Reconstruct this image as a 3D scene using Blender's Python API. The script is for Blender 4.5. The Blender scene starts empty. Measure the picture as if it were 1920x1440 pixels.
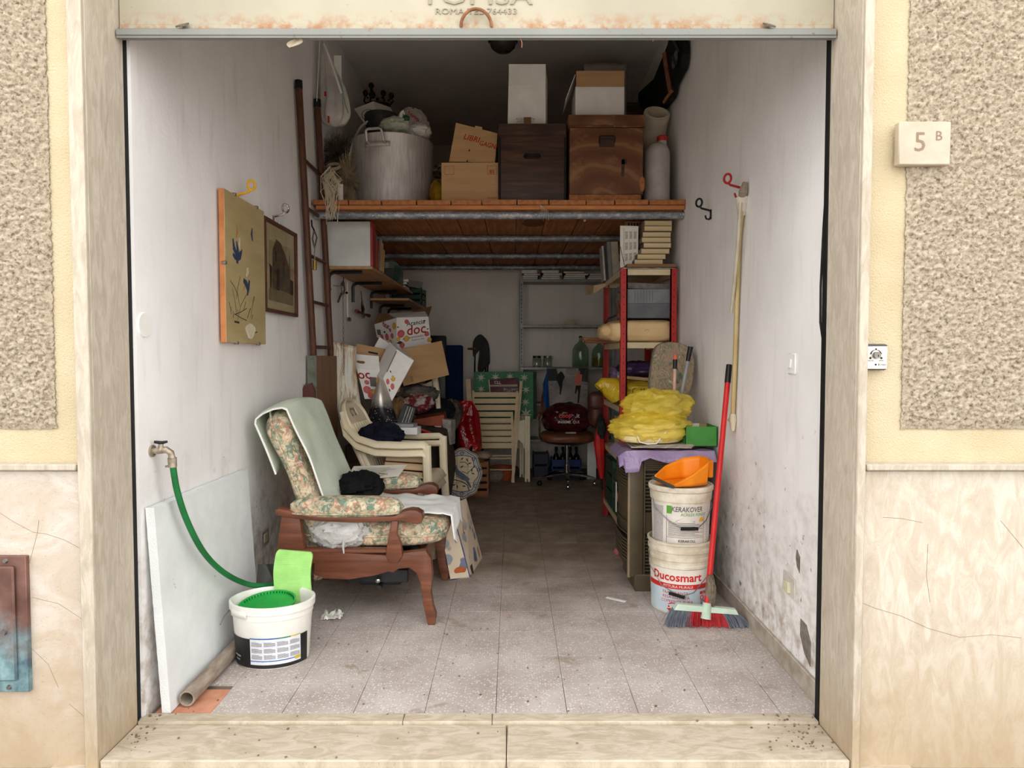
import bpy, bmesh, math, random
from mathutils import Vector, Matrix, Euler, noise
random.seed(7)
SC = bpy.context.scene
COL = SC.collection
R = math.radians

# ------------------------------------------------------------------ camera, sky, exposure
CAM_H, PITCH, FOC = 1.30, R(2.3), 1300.0
cam = bpy.data.cameras.new('camera'); cam.sensor_width = 36.0; cam.sensor_fit = 'HORIZONTAL'
cam.lens = 36.0 * FOC / 1920.0; cam.clip_start = 0.05
cam_o = bpy.data.objects.new('camera', cam); COL.objects.link(cam_o)
cam_o.location = (0, 0, CAM_H); cam_o.rotation_euler = (R(90) - PITCH, 0, 0)
SC.camera = cam_o
W = bpy.data.worlds.new('overcast_sky'); SC.world = W; W.use_nodes = True
W.node_tree.nodes['Background'].inputs[0].default_value = (1.0, 0.985, 0.96, 1)
W.node_tree.nodes['Background'].inputs[1].default_value = 1.75
sun = bpy.data.lights.new('sun', 'SUN'); sun.energy = 11.0; sun.angle = R(0.6); sun.color = (1.0, 0.93, 0.82)   # assumed and added behind the house: lights the street, bounce brightens ceiling and loft
assumed_sun_o = bpy.data.objects.new('sun', sun); COL.objects.link(assumed_sun_o); assumed_sun_o.rotation_euler = (R(-38), 0, 0); assumed_sun_o.location = (0, 12, 20)
SC.view_settings.view_transform = 'Standard'; SC.view_settings.look = 'None'
SC.view_settings.exposure = 0.75; SC.view_settings.gamma = 1.0
SC.view_settings.use_curve_mapping = False
SC.cycles.max_bounces = 12; SC.cycles.diffuse_bounces = 8; SC.cycles.transparent_max_bounces = 12

# ------------------------------------------------------------------ sight lines: a pixel of the photo to a point of the room
CP, SP = math.cos(PITCH), math.sin(PITCH)
def ray(px, py):
    u = (px - 960) / FOC; v = (720 - py) / FOC
    return u, v * SP + CP, v * CP - SP
def at(px, py, Y):
    d = ray(px, py); s = Y / d[1]
    return Vector((d[0] * s, Y, CAM_H + d[2] * s))
def atz(px, py, z=0.0):
    d = ray(px, py); s = (z - CAM_H) / d[2]
    return Vector((d[0] * s, d[1] * s, z))
def atx(px, py, X):
    d = ray(px, py); s = X / d[0]
    return Vector((X, d[1] * s, CAM_H + d[2] * s))
def ext(x0, y0, x1, y1, Y):
    a = at(x0, y1, Y); b = at(x1, y0, Y)
    return a.x, b.x, a.z, b.z

# ------------------------------------------------------------------ mesh builder
class B:
    def __init__(s): s.v = []; s.f = []
    def add(s, vs, fs):
        o = len(s.v); s.v += [Vector(p) for p in vs]; s.f += [tuple(i + o for i in f) for f in fs]; return s
    def box(s, c, size, rot=(0, 0, 0), bev=0.0, seg=1):
        M = Matrix.Translation(c) @ Euler([R(a) for a in rot]).to_matrix().to_4x4()
        hx, hy, hz = size[0] / 2, size[1] / 2, size[2] / 2
        if bev <= 0:
            vs = [M @ Vector((x, y, z)) for x in (-hx, hx) for y in (-hy, hy) for z in (-hz, hz)]
            return s.add(vs, [(0, 1, 3, 2), (4, 6, 7, 5), (0, 4, 5, 1), (2, 3, 7, 6), (0, 2, 6, 4), (1, 5, 7, 3)])
        bm = bmesh.new(); bmesh.ops.create_cube(bm, size=1.0)
        for v in bm.verts: v.co = Vector((v.co.x * size[0], v.co.y * size[1], v.co.z * size[2]))
        bmesh.ops.bevel(bm, geom=list(bm.edges), offset=min(bev, 0.49 * min(size)), segments=seg, profile=0.5, affect='EDGES')
        bm.verts.index_update()
        s.add([M @ v.co for v in bm.verts], [tuple(v.index for v in f.verts) for f in bm.faces]); bm.free(); return s
    def bb(s, x0, x1, y0, y1, z0, z1, bev=0.0, seg=1):
        return s.box(((x0 + x1) / 2, (y0 + y1) / 2, (z0 + z1) / 2), (abs(x1 - x0), abs(y1 - y0), abs(z1 - z0)), bev=bev, seg=seg)
    def hexa(s, p):   # 8 points: bottom ring (4) then top ring (4)
        return s.add(p, [(3, 2, 1, 0), (4, 5, 6, 7), (0, 1, 5, 4), (1, 2, 6, 5), (2, 3, 7, 6), (3, 0, 4, 7)])
    def tube(s, pts, r, n=8, closed=False, cap=True, flat=None):
        pts = [Vector(p) for p in pts]; m = len(pts)
        rr = r if isinstance(r, (list, tuple)) else [r] * m
        vs = []; up = None
        for i, p in enumerate(pts):
            if closed: t = pts[(i + 1) % m] - pts[i - 1]
            else: t = pts[min(i + 1, m - 1)] - pts[max(i - 1, 0)]
            t = t.normalized() if t.length > 1e-9 else Vector((0, 0, 1))
            if up is None:
                up = Vector((0, 0, 1)) if abs(t.z) < 0.9 else Vector((0, 1, 0))
            a = (up - t * up.dot(t))
            if a.length < 1e-6: a = t.orthogonal()
            a.normalize(); up = a; b = t.cross(a)
            fl = flat or (1, 1)
            for k in range(n):
                an = 2 * math.pi * k / n
                vs.append(p + a * (math.cos(an) * rr[i] * fl[0]) + b * (math.sin(an) * rr[i] * fl[1]))
        fs = []
        for i in range(m if closed else m - 1):
            j = (i + 1) % m
            for k in range(n):
                fs.append((i * n + k, i * n + (k + 1) % n, j * n + (k + 1) % n, j * n + k))
        if cap and not closed:
            fs.append(tuple(reversed(range(n)))); fs.append(tuple(range((m - 1) * n, m * n)))
        return s.add(vs, fs)
    def cyl(s, p0, p1, r0, r1=None, n=16):
        return s.tube([p0, p1], [r0, r0 if r1 is None else r1], n)
    def lathe(s, prof, n=32, c=(0, 0, 0), sx=1, sy=1, M=None, a0=0, a1=2 * math.pi, cap=False):
        full = abs(a1 - a0 - 2 * math.pi) < 1e-6; m = n if full else n + 1
        vs = []; c = Vector(c)
        for (r, z) in prof:
            for k in range(m):
                a = a0 + (a1 - a0) * k / n
                p = Vector((r * math.cos(a) * sx, r * math.sin(a) * sy, z))
                vs.append((M @ p if M else p) + c)
        fs = []
        for i in range(len(prof) - 1):
            for k in range(n):
                k2 = (k + 1) % m
                fs.append((i * m + k, i * m + k2, (i + 1) * m + k2, (i + 1) * m + k))
        if cap:
            fs.append(tuple(reversed(range(m)))); fs.append(tuple(range((len(prof) - 1) * m, len(prof) * m)))
        return s.add(vs, fs)
    def prism(s, poly, fn, h0, h1):     # poly of (u, v); fn(u, v, w) -> point
        n = len(poly)
        vs = [fn(u, v, h0) for u, v in poly] + [fn(u, v, h1) for u, v in poly]
        fs = [tuple(range(n)), tuple(reversed(range(n, 2 * n)))] + [(i, i + n, (i + 1) % n + n, (i + 1) % n) for i in range(n)]
        return s.add(vs, fs)
    def pixprism(s, poly, Y0, Y1):      # an outline seen on the plane Y0, cut straight back to Y1
        pp = [at(x, y, Y0) for x, y in poly]
        return s.prism([(p.x, p.z) for p in pp], lambda u, v, w: Vector((u, w, v)), Y0, Y1)
    def sheet(s, fn, nu, nv, cu=False):
        vs = [fn(i / nu, j / nv) for j in range(nv + 1) for i in range(nu if cu else nu + 1)]
        w = nu if cu else nu + 1
        fs = [(j * w + i, j * w + (i + 1) % w, (j + 1) * w + (i + 1) % w, (j + 1) * w + i) for j in range(nv) for i in range(nu)]
        return s.add(vs, fs)
    def blob(s, c, size, amp=0.12, freq=2.0, seed=0, n=32, m=20, flat=None, pw=2.0, M=None, oct=3, ridge=True):
        c = Vector(c); vs = []; e = 2.0 / pw
        sg = lambda x: math.copysign(abs(x) ** e, x)
        for j in range(m + 1):
            ph = -math.pi / 2 + math.pi * j / m
            for i in range(n):
                th = 2 * math.pi * i / n
                p = Vector((sg(math.cos(ph)) * sg(math.cos(th)), sg(math.cos(ph)) * sg(math.sin(th)), sg(math.sin(ph))))
                q = p * freq + Vector((seed * 7.3, seed * 3.1, seed * 1.7)); d = 0; a = 1
                for o in range(oct):
                    nv = noise.noise(q); d += a * ((0.35 - abs(nv) * 1.6) if ridge else nv); q = q * 2.1; a *= 0.5
                p = p * (1 + amp * d)
                p = Vector((p.x * size[0] / 2, p.y * size[1] / 2, p.z * size[2] / 2))
                if M: p = M @ p
                p = p + c
                if flat is not None and p.z < flat: p.z = flat + 0.0005 * math.sin(i)
                vs.append(p)
        fs = []
        for j in range(m):
            for i in range(n):
                i2 = (i + 1) % n
                if j == 0: fs.append((i, n + i2, n + i)) if i2 != i else None
                fs.append((j * n + i, j * n + i2, (j + 1) * n + i2, (j + 1) * n + i))
        return s.add(vs, [f for f in fs if len(set(f)) > 2])
    def disc(s, c, r, U, V, n=14, off=0.0):
        c = Vector(c); U = Vector(U); V = Vector(V); N = U.cross(V).normalized() * off
        return s.add([c + N + U * (r * math.cos(2 * math.pi * k / n)) + V * (r * math.sin(2 * math.pi * k / n)) for k in range(n)], [tuple(range(n))])
    def quad(s, a, b, c, d): return s.add([a, b, c, d], [(0, 1, 2, 3)])
    def xf(s, M): s.v = [M @ p for p in s.v]; return s

_text = {}
def text_geo(body, align='CENTER', shear=0.0, bold=0.0):
    k = (body, align, shear, bold)
    if k not in _text:
        cu = bpy.data.curves.new('t', 'FONT'); cu.body = body; cu.size = 1.0; cu.align_x = align; cu.resolution_u = 2; cu.shear = shear; cu.offset = bold
        ob = bpy.data.objects.new('t', cu); COL.objects.link(ob); bpy.context.view_layer.update()
        me = bpy.data.meshes.new_from_object(ob.evaluated_get(bpy.context.evaluated_depsgraph_get()))
        _text[k] = ([tuple(v.co) for v in me.vertices], [tuple(p.vertices) for p in me.polygons])
        bpy.data.objects.remove(ob); bpy.data.curves.remove(cu); bpy.data.meshes.remove(me)
    return _text[k]
def text(b, body, size, fn, align='CENTER', shear=0.0, bold=0.0, sx=1.0):   # fn(u, v) -> point
    v, f = text_geo(body, align, shear, bold)
    return b.add([fn(p[0] * size * sx, p[1] * size) for p in v], f)
def plane_fn(o, U, V, off=0.0015):
    o = Vector(o); U = Vector(U).normalized(); V = Vector(V).normalized(); N = U.cross(V) * off
    return lambda u, v: o + U * u + V * v + N

# ------------------------------------------------------------------ objects
WLOC = {}
def obj(name, b, m, parent=None, smooth=40, solid=0.0, kind=None, origin=None, sub=0):
    me = bpy.data.meshes.new(name)
    lo = Vector((min(p.x for p in b.v), min(p.y for p in b.v), min(p.z for p in b.v)))
    hi = Vector((max(p.x for p in b.v), max(p.y for p in b.v), max(p.z for p in b.v)))
    o3 = Vector(origin) if origin is not None else Vector(((lo.x + hi.x) / 2, (lo.y + hi.y) / 2, lo.z))
    me.from_pydata([tuple(p - o3) for p in b.v], [], b.f); me.validate()
    me.materials.append(m)
    if smooth:
        me.shade_smooth(); me.set_sharp_from_angle(angle=R(smooth))
    o = bpy.data.objects.new(name, me); COL.objects.link(o)
    if parent: o.parent = parent; o.location = o3 - WLOC[parent.name]
    else: o.location = o3
    WLOC[o.name] = o3
    if solid:
        md = o.modifiers.new('thickness', 'SOLIDIFY'); md.thickness = solid; md.offset = 0
    if sub:
        md = o.modifiers.new('round', 'SUBSURF'); md.levels = sub; md.render_levels = sub
    if kind: o['kind'] = kind
    return o
def fix(o, label, cat, group=None):
    o['label'] = label; o['category'] = cat
    if group: o['group'] = group
    return o
def thing(name, label, cat, loc, group=None):
    o = bpy.data.objects.new(name, None); o.empty_display_size = 0.05; COL.objects.link(o)
    o.location = loc; WLOC[o.name] = Vector(loc); return fix(o, label, cat, group)
def solo(name, label, cat, b, m, group=None, **k):
    return fix(obj(name, b, m, **k), label, cat, group)
def struct(name, b, m, label=None, **k):
    o = obj(name, b, m, kind='structure', **k)
    if label: o['label'] = label
    return o
def clone(o, parent, name=None):
    c = o.copy(); COL.objects.link(c); c.parent = parent; return c

# ------------------------------------------------------------------ materials
def srgb(r, g, b):
    f = lambda x: (x / 255 / 12.92) if x <= 10 else ((x / 255 + 0.055) / 1.055) ** 2.4
    return (f(r), f(g), f(b), 1)
class N:
    def __init__(s, name):
        s.m = bpy.data.materials.new(name); s.m.use_nodes = True; s.t = s.m.node_tree
        s.p = s.t.nodes['Principled BSDF']; s.out = s.t.nodes['Material Output']
    def n(s, ty, **k):
        x = s.t.nodes.new(ty)
        for a, v in k.items(): setattr(x, a, v)
        return x
    def l(s, a, b): s.t.links.new(a, b)
    def coord(s, world=False, scale=(1, 1, 1), rot=(0, 0, 0)):
        o = s.n('ShaderNodeNewGeometry').outputs['Position'] if world else s.n('ShaderNodeTexCoord').outputs['Object']
        mp = s.n('ShaderNodeMapping'); mp.inputs['Scale'].default_value = scale; mp.inputs['Rotation'].default_value = rot
        s.l(o, mp.inputs['Vector']); return mp.outputs[0]
    def noise(s, vec, scale, detail=4, rough=0.55, dist=0.0):
        x = s.n('ShaderNodeTexNoise'); x.inputs['Scale'].default_value = scale; x.inputs['Detail'].default_value = detail
        x.inputs['Roughness'].default_value = rough; x.inputs['Distortion'].default_value = dist
        s.l(vec, x.inputs['Vector']); return x.outputs['Fac']
    def voro(s, vec, scale, feature='F1', rnd=1.0):
        x = s.n('ShaderNodeTexVoronoi'); x.feature = feature; x.inputs['Scale'].default_value = scale; x.inputs['Randomness'].default_value = rnd
        s.l(vec, x.inputs['Vector']); return x
    def ramp(s, fac, stops, interp='LINEAR'):
        x = s.n('ShaderNodeValToRGB'); x.color_ramp.interpolation = interp; e = x.color_ramp.elements
        e[0].position, e[0].color = stops[0]; e[1].position, e[1].color = stops[-1]
        for p, c in stops[1:-1]:
            q = e.new(p); q.color = c
        s.l(fac, x.inputs[0]); return x.outputs[0]
    def mix(s, fac, a, b, blend='MIX'):
        x = s.n('ShaderNodeMix'); x.data_type = 'RGBA'; x.blend_type = blend
        for v, i in ((fac, 0), (a, 6), (b, 7)):
            if isinstance(v, (int, float)): x.inputs[i].default_value = v
            elif isinstance(v, tuple): x.inputs[i].default_value = v
            else: s.l(v, x.inputs[i])
        return x.outputs[2]
    def math(s, op, a, b=0.0, clamp=False):
        x = s.n('ShaderNodeMath'); x.operation = op; x.use_clamp = clamp
        for v, i in ((a, 0), (b, 1)):
            if isinstance(v, (int, float)): x.inputs[i].default_value = v
            else: s.l(v, x.inputs[i])
        return x.outputs[0]
    def sep(s, vec):
        x = s.n('ShaderNodeSeparateXYZ'); s.l(vec, x.inputs[0]); return x.outputs
    def step(s, v, lo, hi):
        x = s.n('ShaderNodeMapRange'); x.inputs[1].default_value = lo; x.inputs[2].default_value = hi; s.l(v, x.inputs[0]); return x.outputs[0]
    def bump(s, h, strength, dist=0.01):
        x = s.n('ShaderNodeBump'); x.inputs['Strength'].default_value = strength; x.inputs['Distance'].default_value = dist
        s.l(h, x.inputs['Height']); s.l(x.outputs[0], s.p.inputs['Normal'])
    def fin(s, col=None, rough=0.6, metal=0.0, spec=0.3, alpha=1.0, coat=0.0):
        p = s.p
        if col is not None:
            if isinstance(col, tuple): p.inputs['Base Color'].default_value = col
            else: s.l(col, p.inputs['Base Color'])
        if isinstance(rough, (int, float)): p.inputs['Roughness'].default_value = rough
        else: s.l(rough, p.inputs['Roughness'])
        p.inputs['Metallic'].default_value = metal; p.inputs['Specular IOR Level'].default_value = spec
        p.inputs['Alpha'].default_value = alpha; p.inputs['Coat Weight'].default_value = coat
        return s.m
def mat(name, c, c2=None, rough=0.6, metal=0, scale=9, bump=0.0, bscale=80, stretch=(1, 1, 1), spec=0.3, alpha=1.0, coat=0.0, lo=0.35, hi=0.68, detail=5, dist=0.01):
    k = N(name); a = srgb(*c); b = srgb(*(c2 or tuple(x * 0.86 for x in c)))
    v = k.coord(scale=stretch); f = k.noise(v, scale, detail)
    col = k.ramp(f, [(lo, b), (hi, a)])
    if bump: k.bump(k.noise(k.coord(), bscale, 3), bump, dist)
    return k.fin(col, rough, metal, spec, alpha, coat)
def cloth(name, c, c2=None, scale=6, weave=500, rough=0.9, bump=0.25): return mat(name, c, c2, rough, 0, scale, bump, weave, spec=0.1)
def film(name, c, c2=None, alpha=0.6, rough=0.25, tl=0.22):
    rough *= .7; k = N(name); v = k.coord(); col = k.ramp(k.noise(v, 5, 4), [(.35, srgb(*(c2 or tuple(x * .86 for x in c)))), (.68, srgb(*c))])
    cr = k.math('ADD', k.math('ABSOLUTE', k.math('SUBTRACT', k.noise(v, 9, 2, .5, 1.5), .5)), k.math('MULTIPLY', k.math('ABSOLUTE', k.math('SUBTRACT', k.noise(v, 22, 2, .5, 1), .5)), .5))
    k.bump(cr, 0.45, .03); k.fin(col, rough, 0, .6); x = k.n('ShaderNodeBsdfTranslucent'); k.l(col, x.inputs[0])
    mx = k.n('ShaderNodeMixShader'); mx.inputs[0].default_value = tl; k.l(k.p.outputs[0], mx.inputs[1]); k.l(x.outputs[0], mx.inputs[2])
    tr = k.n('ShaderNodeBsdfTransparent'); m2 = k.n('ShaderNodeMixShader'); m2.inputs[0].default_value = alpha; k.l(tr.outputs[0], m2.inputs[1]); k.l(mx.outputs[0], m2.inputs[2]); k.l(m2.outputs[0], k.out.inputs[0]); return k.m
def woodm(name, c, c2, axis=2, scale=5, rough=0.55, ring=9.0):
    k = N(name); st = [ring, ring, ring]; st[axis] = 0.7
    v = k.coord(scale=tuple(st)); f = k.noise(v, scale, 6, 0.6, 0.6)
    f2 = k.noise(k.coord(), 3.0, 3)
    col = k.ramp(f, [(0.32, srgb(*c2)), (0.5, srgb(*[(a + b) / 2 for a, b in zip(c, c2)])), (0.68, srgb(*c))])
    col = k.mix(k.step(f2, 0.3, 0.75), col, k.mix(1.0, col, (0.72, 0.7, 0.68, 1), 'MULTIPLY'))
    k.bump(f, 0.12, 0.004); return k.fin(col, rough)

def m_plaster(name, damp_h, tint=(243, 241, 240), streak=True, reach=0.35):
    k = N(name); w = k.coord(world=True); x, y, z = k.sep(w)
    big = k.noise(w, 1.7, 5); fine = k.noise(w, 14, 6, 0.6); vs = k.noise(k.coord(world=True, scale=(3, 3, 0.5)), 5, 5)
    base = k.ramp(big, [(0.3, srgb(*[c * 0.93 for c in tint])), (0.7, srgb(*tint))])
    if streak: base = k.mix(k.math('MULTIPLY', k.step(vs, 0.55, 0.8), 0.35), base, srgb(196, 186, 176))
    # damp line creeping up from the floor with a ragged edge of its own
    h = k.math('ADD', z, k.math('MULTIPLY', k.math('SUBTRACT', k.noise(w, 2.6, 6, 0.65), 0.5), -1.6))
    wet = k.step(h, damp_h + reach, damp_h - reach)
    spots = k.step(fine, 0.42, 0.66)
    col = k.mix(k.math('MULTIPLY', wet, k.math('ADD', k.math('MULTIPLY', spots, 0.75), 0.12)), base, srgb(150, 132, 112))
    peel = k.step(k.noise(w, 7.5, 6, 0.7), 0.66, 0.69)
    col = k.mix(k.math('MULTIPLY', peel, wet), col, srgb(176, 170, 166))
    rim = k.math('MULTIPLY', k.step(k.noise(w, 22, 3), 0.68, 0.72), k.step(h, damp_h + reach * 1.6, damp_h))
    col = k.mix(k.math('MULTIPLY', rim, 0.8), col, srgb(110, 92, 74))
    k.bump(k.math('ADD', k.noise(w, 60, 4), k.math('MULTIPLY', k.math('MULTIPLY', peel, wet), -1.5)), 0.25, 0.006)
    return k.fin(col, 0.9, spec=0.1)
def m_travertine(name, c=(235, 222, 202), c2=(196, 176, 148), stretch=(1, 1, 4), soil=0.28, scale=5.0, sx=7, crk=0.0):
    k = N(name); w = k.coord(world=True); x, y, z = k.sep(w)
    v = k.coord(world=True, scale=stretch); f = k.noise(v, scale, 9, 0.68, 1.2)
    col = k.ramp(f, [(0.28, srgb(*c2)), (0.46, srgb(*[(a + b) / 2 for a, b in zip(c, c2)])), (0.58, srgb(*c)), (0.8, srgb(*[min(255, q * 1.05) for q in c]))])
    pit = k.step(k.noise(k.coord(world=True, scale=tuple(q * 3 for q in stretch)), sx * 4, 4, 0.7), 0.61, 0.68)
    col = k.mix(k.math('MULTIPLY', pit, 0.5), col, srgb(140, 118, 92))
    vn = k.n('ShaderNodeTexNoise'); vn.inputs['Scale'].default_value = 0.9; vn.inputs['Detail'].default_value = 9
    k.l(w, vn.inputs['Vector']); crack = k.math('LESS_THAN', k.math('ABSOLUTE', k.math('SUBTRACT', vn.outputs['Fac'], 0.5)), 0.0016)
    col = k.mix(k.math('MULTIPLY', crack, crk), col, srgb(120, 100, 80))
    d = k.math('ADD', z, k.math('MULTIPLY', k.noise(w, 6, 6, 0.65), -0.5))
    if soil > 0: col = k.mix(k.math('MULTIPLY', k.step(d, soil - 0.1, -0.3), 0.75), col, srgb(170, 146, 112))
    k.bump(k.math('SUBTRACT', f, pit), 0.3, 0.004); return k.fin(col, 0.62, spec=0.25)
def m_terrazzo():
    k = N('worn_terrazzo'); w = k.coord(world=True); x, y, z = k.sep(w)
    vo = k.voro(w, 95); chip = k.step(vo.outputs['Distance'], 0.42, 0.3); rc = k.sep(vo.outputs['Color'])[0]
    base = k.ramp(k.noise(w, 3.2, 6, 0.6), [(0.3, srgb(164, 152, 146)), (0.7, srgb(198, 189, 184))])
    col = k.mix(k.math('MULTIPLY', chip, k.math('MULTIPLY', k.step(rc, 0.45, 0.5), 0.55)), base, srgb(232, 226, 220))
    col = k.mix(k.math('MULTIPLY', chip, k.math('MULTIPLY', k.step(rc, 0.2, 0.15), 0.4)), col, srgb(128, 112, 104))
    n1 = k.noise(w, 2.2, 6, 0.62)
    old = k.step(k.math('ADD', y, k.math('MULTIPLY', k.math('SUBTRACT', n1, 0.5), 2.4)), 3.35, 4.5)   # browner floor further in, greyer near the street, with a ragged edge
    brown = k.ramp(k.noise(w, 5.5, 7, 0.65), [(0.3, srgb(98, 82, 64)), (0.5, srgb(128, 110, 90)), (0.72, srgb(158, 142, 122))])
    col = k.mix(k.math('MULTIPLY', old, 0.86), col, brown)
    st = k.step(k.noise(w, 4.0, 5, 0.55, 0.8), 0.63, 0.68)
    col = k.mix(k.math('MULTIPLY', st, 0.5), col, srgb(136, 116, 92))
    sp = k.step(k.noise(w, 34, 3), 0.72, 0.75); col = k.mix(k.math('MULTIPLY', sp, 0.6), col, srgb(90, 76, 62))
    k.bump(k.noise(w, 120, 3), 0.12, 0.003)
    return k.fin(col, k.ramp(k.noise(w, 6, 4), [(0.3, (0.45,) * 3 + (1,)), (0.7, (0.75,) * 3 + (1,))]), spec=0.3)
def m_floral(name, sc=1.0, dim=1.0):
    k = N(name); v = k.coord(scale=(1, 1, 1)); nz = k.n('ShaderNodeTexNoise'); nz.inputs['Scale'].default_value = 16 * sc; nz.inputs['Detail'].default_value = 3
    k.l(v, nz.inputs['Vector']); vv = k.n('ShaderNodeVectorMath'); vv.operation = 'MULTIPLY_ADD'
    k.l(nz.outputs['Color'], vv.inputs[0]); vv.inputs[1].default_value = (0.07 / sc,) * 3; k.l(v, vv.inputs[2])
    a = k.voro(vv.outputs[0], 34 * sc); r = k.sep(a.outputs['Color'])[0]
    c = lambda r, g, b: srgb(r * dim, g * dim, b * dim)
    col = k.ramp(r, [(0.0, c(204, 192, 166)), (0.2, c(150, 162, 138)), (0.36, c(208, 178, 152)), (0.5, c(118, 138, 122)), (0.62, c(190, 176, 146)), (0.78, c(186, 142, 120)), (0.9, c(146, 138, 110))], 'CONSTANT')
    pet = k.voro(vv.outputs[0], 95 * sc); pr = k.sep(pet.outputs['Color'])[1]
    col = k.mix(k.math('MULTIPLY', k.step(pr, 0.6, 0.7), 0.45), col, c(232, 212, 186))
    col = k.mix(k.math('MULTIPLY', k.step(pr, 0.2, 0.12), 0.5), col, c(112, 126, 104))
    edge = k.step(a.outputs['Distance'], 0.5, 0.62); col = k.mix(k.math('MULTIPLY', edge, 0.3), col, c(110, 94, 72))
    k.bump(k.noise(v, 420, 2), 0.3, 0.002); return k.fin(col, 0.92, spec=0.08)
def m_rust(name, c, rustc, lo, hi, zl=None):
    k = N(name); w = k.coord(world=True); x, y, z = k.sep(w)
    base = k.ramp(k.noise(w, 3, 5), [(0.3, srgb(*[q * 0.9 for q in c])), (0.7, srgb(*c))])
    n1 = k.noise(w, 18, 7, 0.7); m = k.step(n1, lo, hi)
    if zl: m = k.math('MULTIPLY', m, k.step(z, zl + 0.05, zl - 0.015))
    col = k.mix(m, base, srgb(*rustc)); sp = k.step(k.noise(w, 40, 3), 0.7, 0.73)
    col = k.mix(k.math('MULTIPLY', sp, 0.5), col, srgb(150, 104, 62)); k.bump(n1, 0.1, 0.003)
    return k.fin(col, 0.55, spec=0.4)
def m_galv():
    k = N('galvanised_steel'); v = k.coord(scale=(0.6, 1, 1)); f = k.noise(v, 26, 6, 0.7); f2 = k.noise(k.coord(), 90, 3)
    col = k.ramp(f, [(0.3, srgb(92, 98, 104)), (0.55, srgb(140, 144, 148)), (0.72, srgb(206, 206, 204))])
    col = k.mix(k.step(f2, 0.62, 0.7), col, srgb(216, 214, 208)); k.bump(f, 0.15, 0.003)
    return k.fin(col, 0.5, 0.35, 0.5)
def m_alu():
    k = N('brushed_aluminium'); f = k.noise(k.coord(scale=(14, 14, 1.2)), 6, 5); g = k.noise(k.coord(), 5, 5)
    col = k.ramp(f, [(0.3, srgb(170, 166, 162)), (0.7, srgb(206, 202, 198))]); col = k.mix(k.step(g, 0.5, 0.8), col, srgb(160, 154, 148))
    return k.fin(col, 0.48, 0.55, 0.5)
def m_glass(name, c, tint=0.55, rough=0.08):
    k = N(name); tr = k.n('ShaderNodeBsdfTransparent'); gl = k.n('ShaderNodeBsdfGlossy'); gl.inputs['Roughness'].default_value = rough
    tr.inputs[0].default_value = srgb(*c); lw = k.n('ShaderNodeLayerWeight'); lw.inputs[0].default_value = 0.35
    mx = k.n('ShaderNodeMixShader'); k.l(k.math('ADD', k.math('MULTIPLY', lw.outputs['Facing'], tint), 0.1 * tint), mx.inputs[0]); k.l(tr.outputs[0], mx.inputs[1]); k.l(gl.outputs[0], mx.inputs[2])
    k.l(mx.outputs[0], k.out.inputs[0]); return k.m
def m_stucco():
    k = N('rough_cast_stucco'); w = k.coord(world=True); f = k.noise(w, 75, 4, 0.7)
    col = k.ramp(f, [(0.34, srgb(112, 98, 82)), (0.47, srgb(166, 153, 134)), (0.72, srgb(194, 183, 165))])
    k.bump(k.noise(w, 130, 4), 0.5, 0.006); return k.fin(col, 0.95, spec=0.05)

# ------------------------------------------------------------------ shared materials
M = {}
M['wall'] = m_plaster('damp_white_plaster_left', 0.42)
M['wall_r'] = m_plaster('damp_white_plaster_right', 0.42, reach=0.42)
M['wall_b'] = m_plaster('dingy_plaster_back', 0.1, (232, 224, 214))
M['ceil'] = mat('ceiling_plaster', (240, 236, 234), (226, 222, 218), 0.95, scale=2, bump=0.1)
M['trav'] = m_travertine('travertine_jamb', (194, 184, 169), (168, 157, 140), (7, 7, 1.5), 0.1)
M['marble'] = m_travertine('honed_marble_panel', (202, 193, 183), (182, 165, 146), (1.6, 1.6, 2.4), 0.42, 2.6)
M['marble_r'] = m_travertine('pitted_travertine_panel', (204, 195, 181), (182, 167, 147), (6.5, 6.5, 2.4), 0.36, 3.2, 5)
M['step'] = m_travertine('worn_travertine_step', (194, 182, 164), (164, 150, 128), (2.2, 6, 1), -0.4, 4)
M['terr'] = m_terrazzo()
M['grout'] = mat('grout', (120, 108, 98), rough=0.95)
M['stucco'] = m_stucco()
M['yellow_stucco'] = mat('yellow_fine_stucco', (204, 191, 162), (192, 177, 146), 0.95, scale=4, bump=0.5, bscale=170, spec=0.05)
M['asphalt'] = mat('pale_worn_asphalt', (160, 154, 148), (100, 96, 92), 0.95, scale=60, bump=0.8, bscale=110, detail=6)
M['shutter'] = m_rust('cream_painted_steel', (178, 171, 151), (160, 106, 60), 0.46, 0.62, 2.42)
M['rail'] = m_rust('grey_painted_rail', (138, 140, 136), (122, 92, 66), 0.62, 0.7)
M['black'] = mat('black_matt', (22, 22, 22), (12, 12, 12), 0.7)
M['blackp'] = mat('black_plastic', (30, 30, 32), (18, 18, 20), 0.35)
M['galv'] = m_galv(); M['alu'] = m_alu()
M['plank'] = woodm('raw_pine_plank', (198, 134, 84), (150, 92, 54), 1, 4, 0.7, 6)
M['plank_end'] = woodm('plank_edge_batten', (214, 142, 88), (172, 104, 62), 0, 4, 0.7, 8)
M['white'] = mat('white_paint', (240, 239, 236), (228, 226, 221), 0.6)
M['paper'] = mat('paper', (232, 228, 218), (220, 214, 202), 0.8)
M['ink'] = mat('black_ink', (40, 38, 38), rough=0.8)
M['inkg'] = mat('grey_ink', (120, 116, 112), rough=0.8)
M['redink'] = mat('red_ink', (176, 40, 34), rough=0.7)
M['card'] = mat('brown_cardboard', (188, 152, 112), (174, 138, 98), 0.85, scale=3, stretch=(1, 1, 6))
M['cardin'] = mat('cardboard_inside', (150, 112, 76), (132, 96, 62), 0.9)
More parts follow.
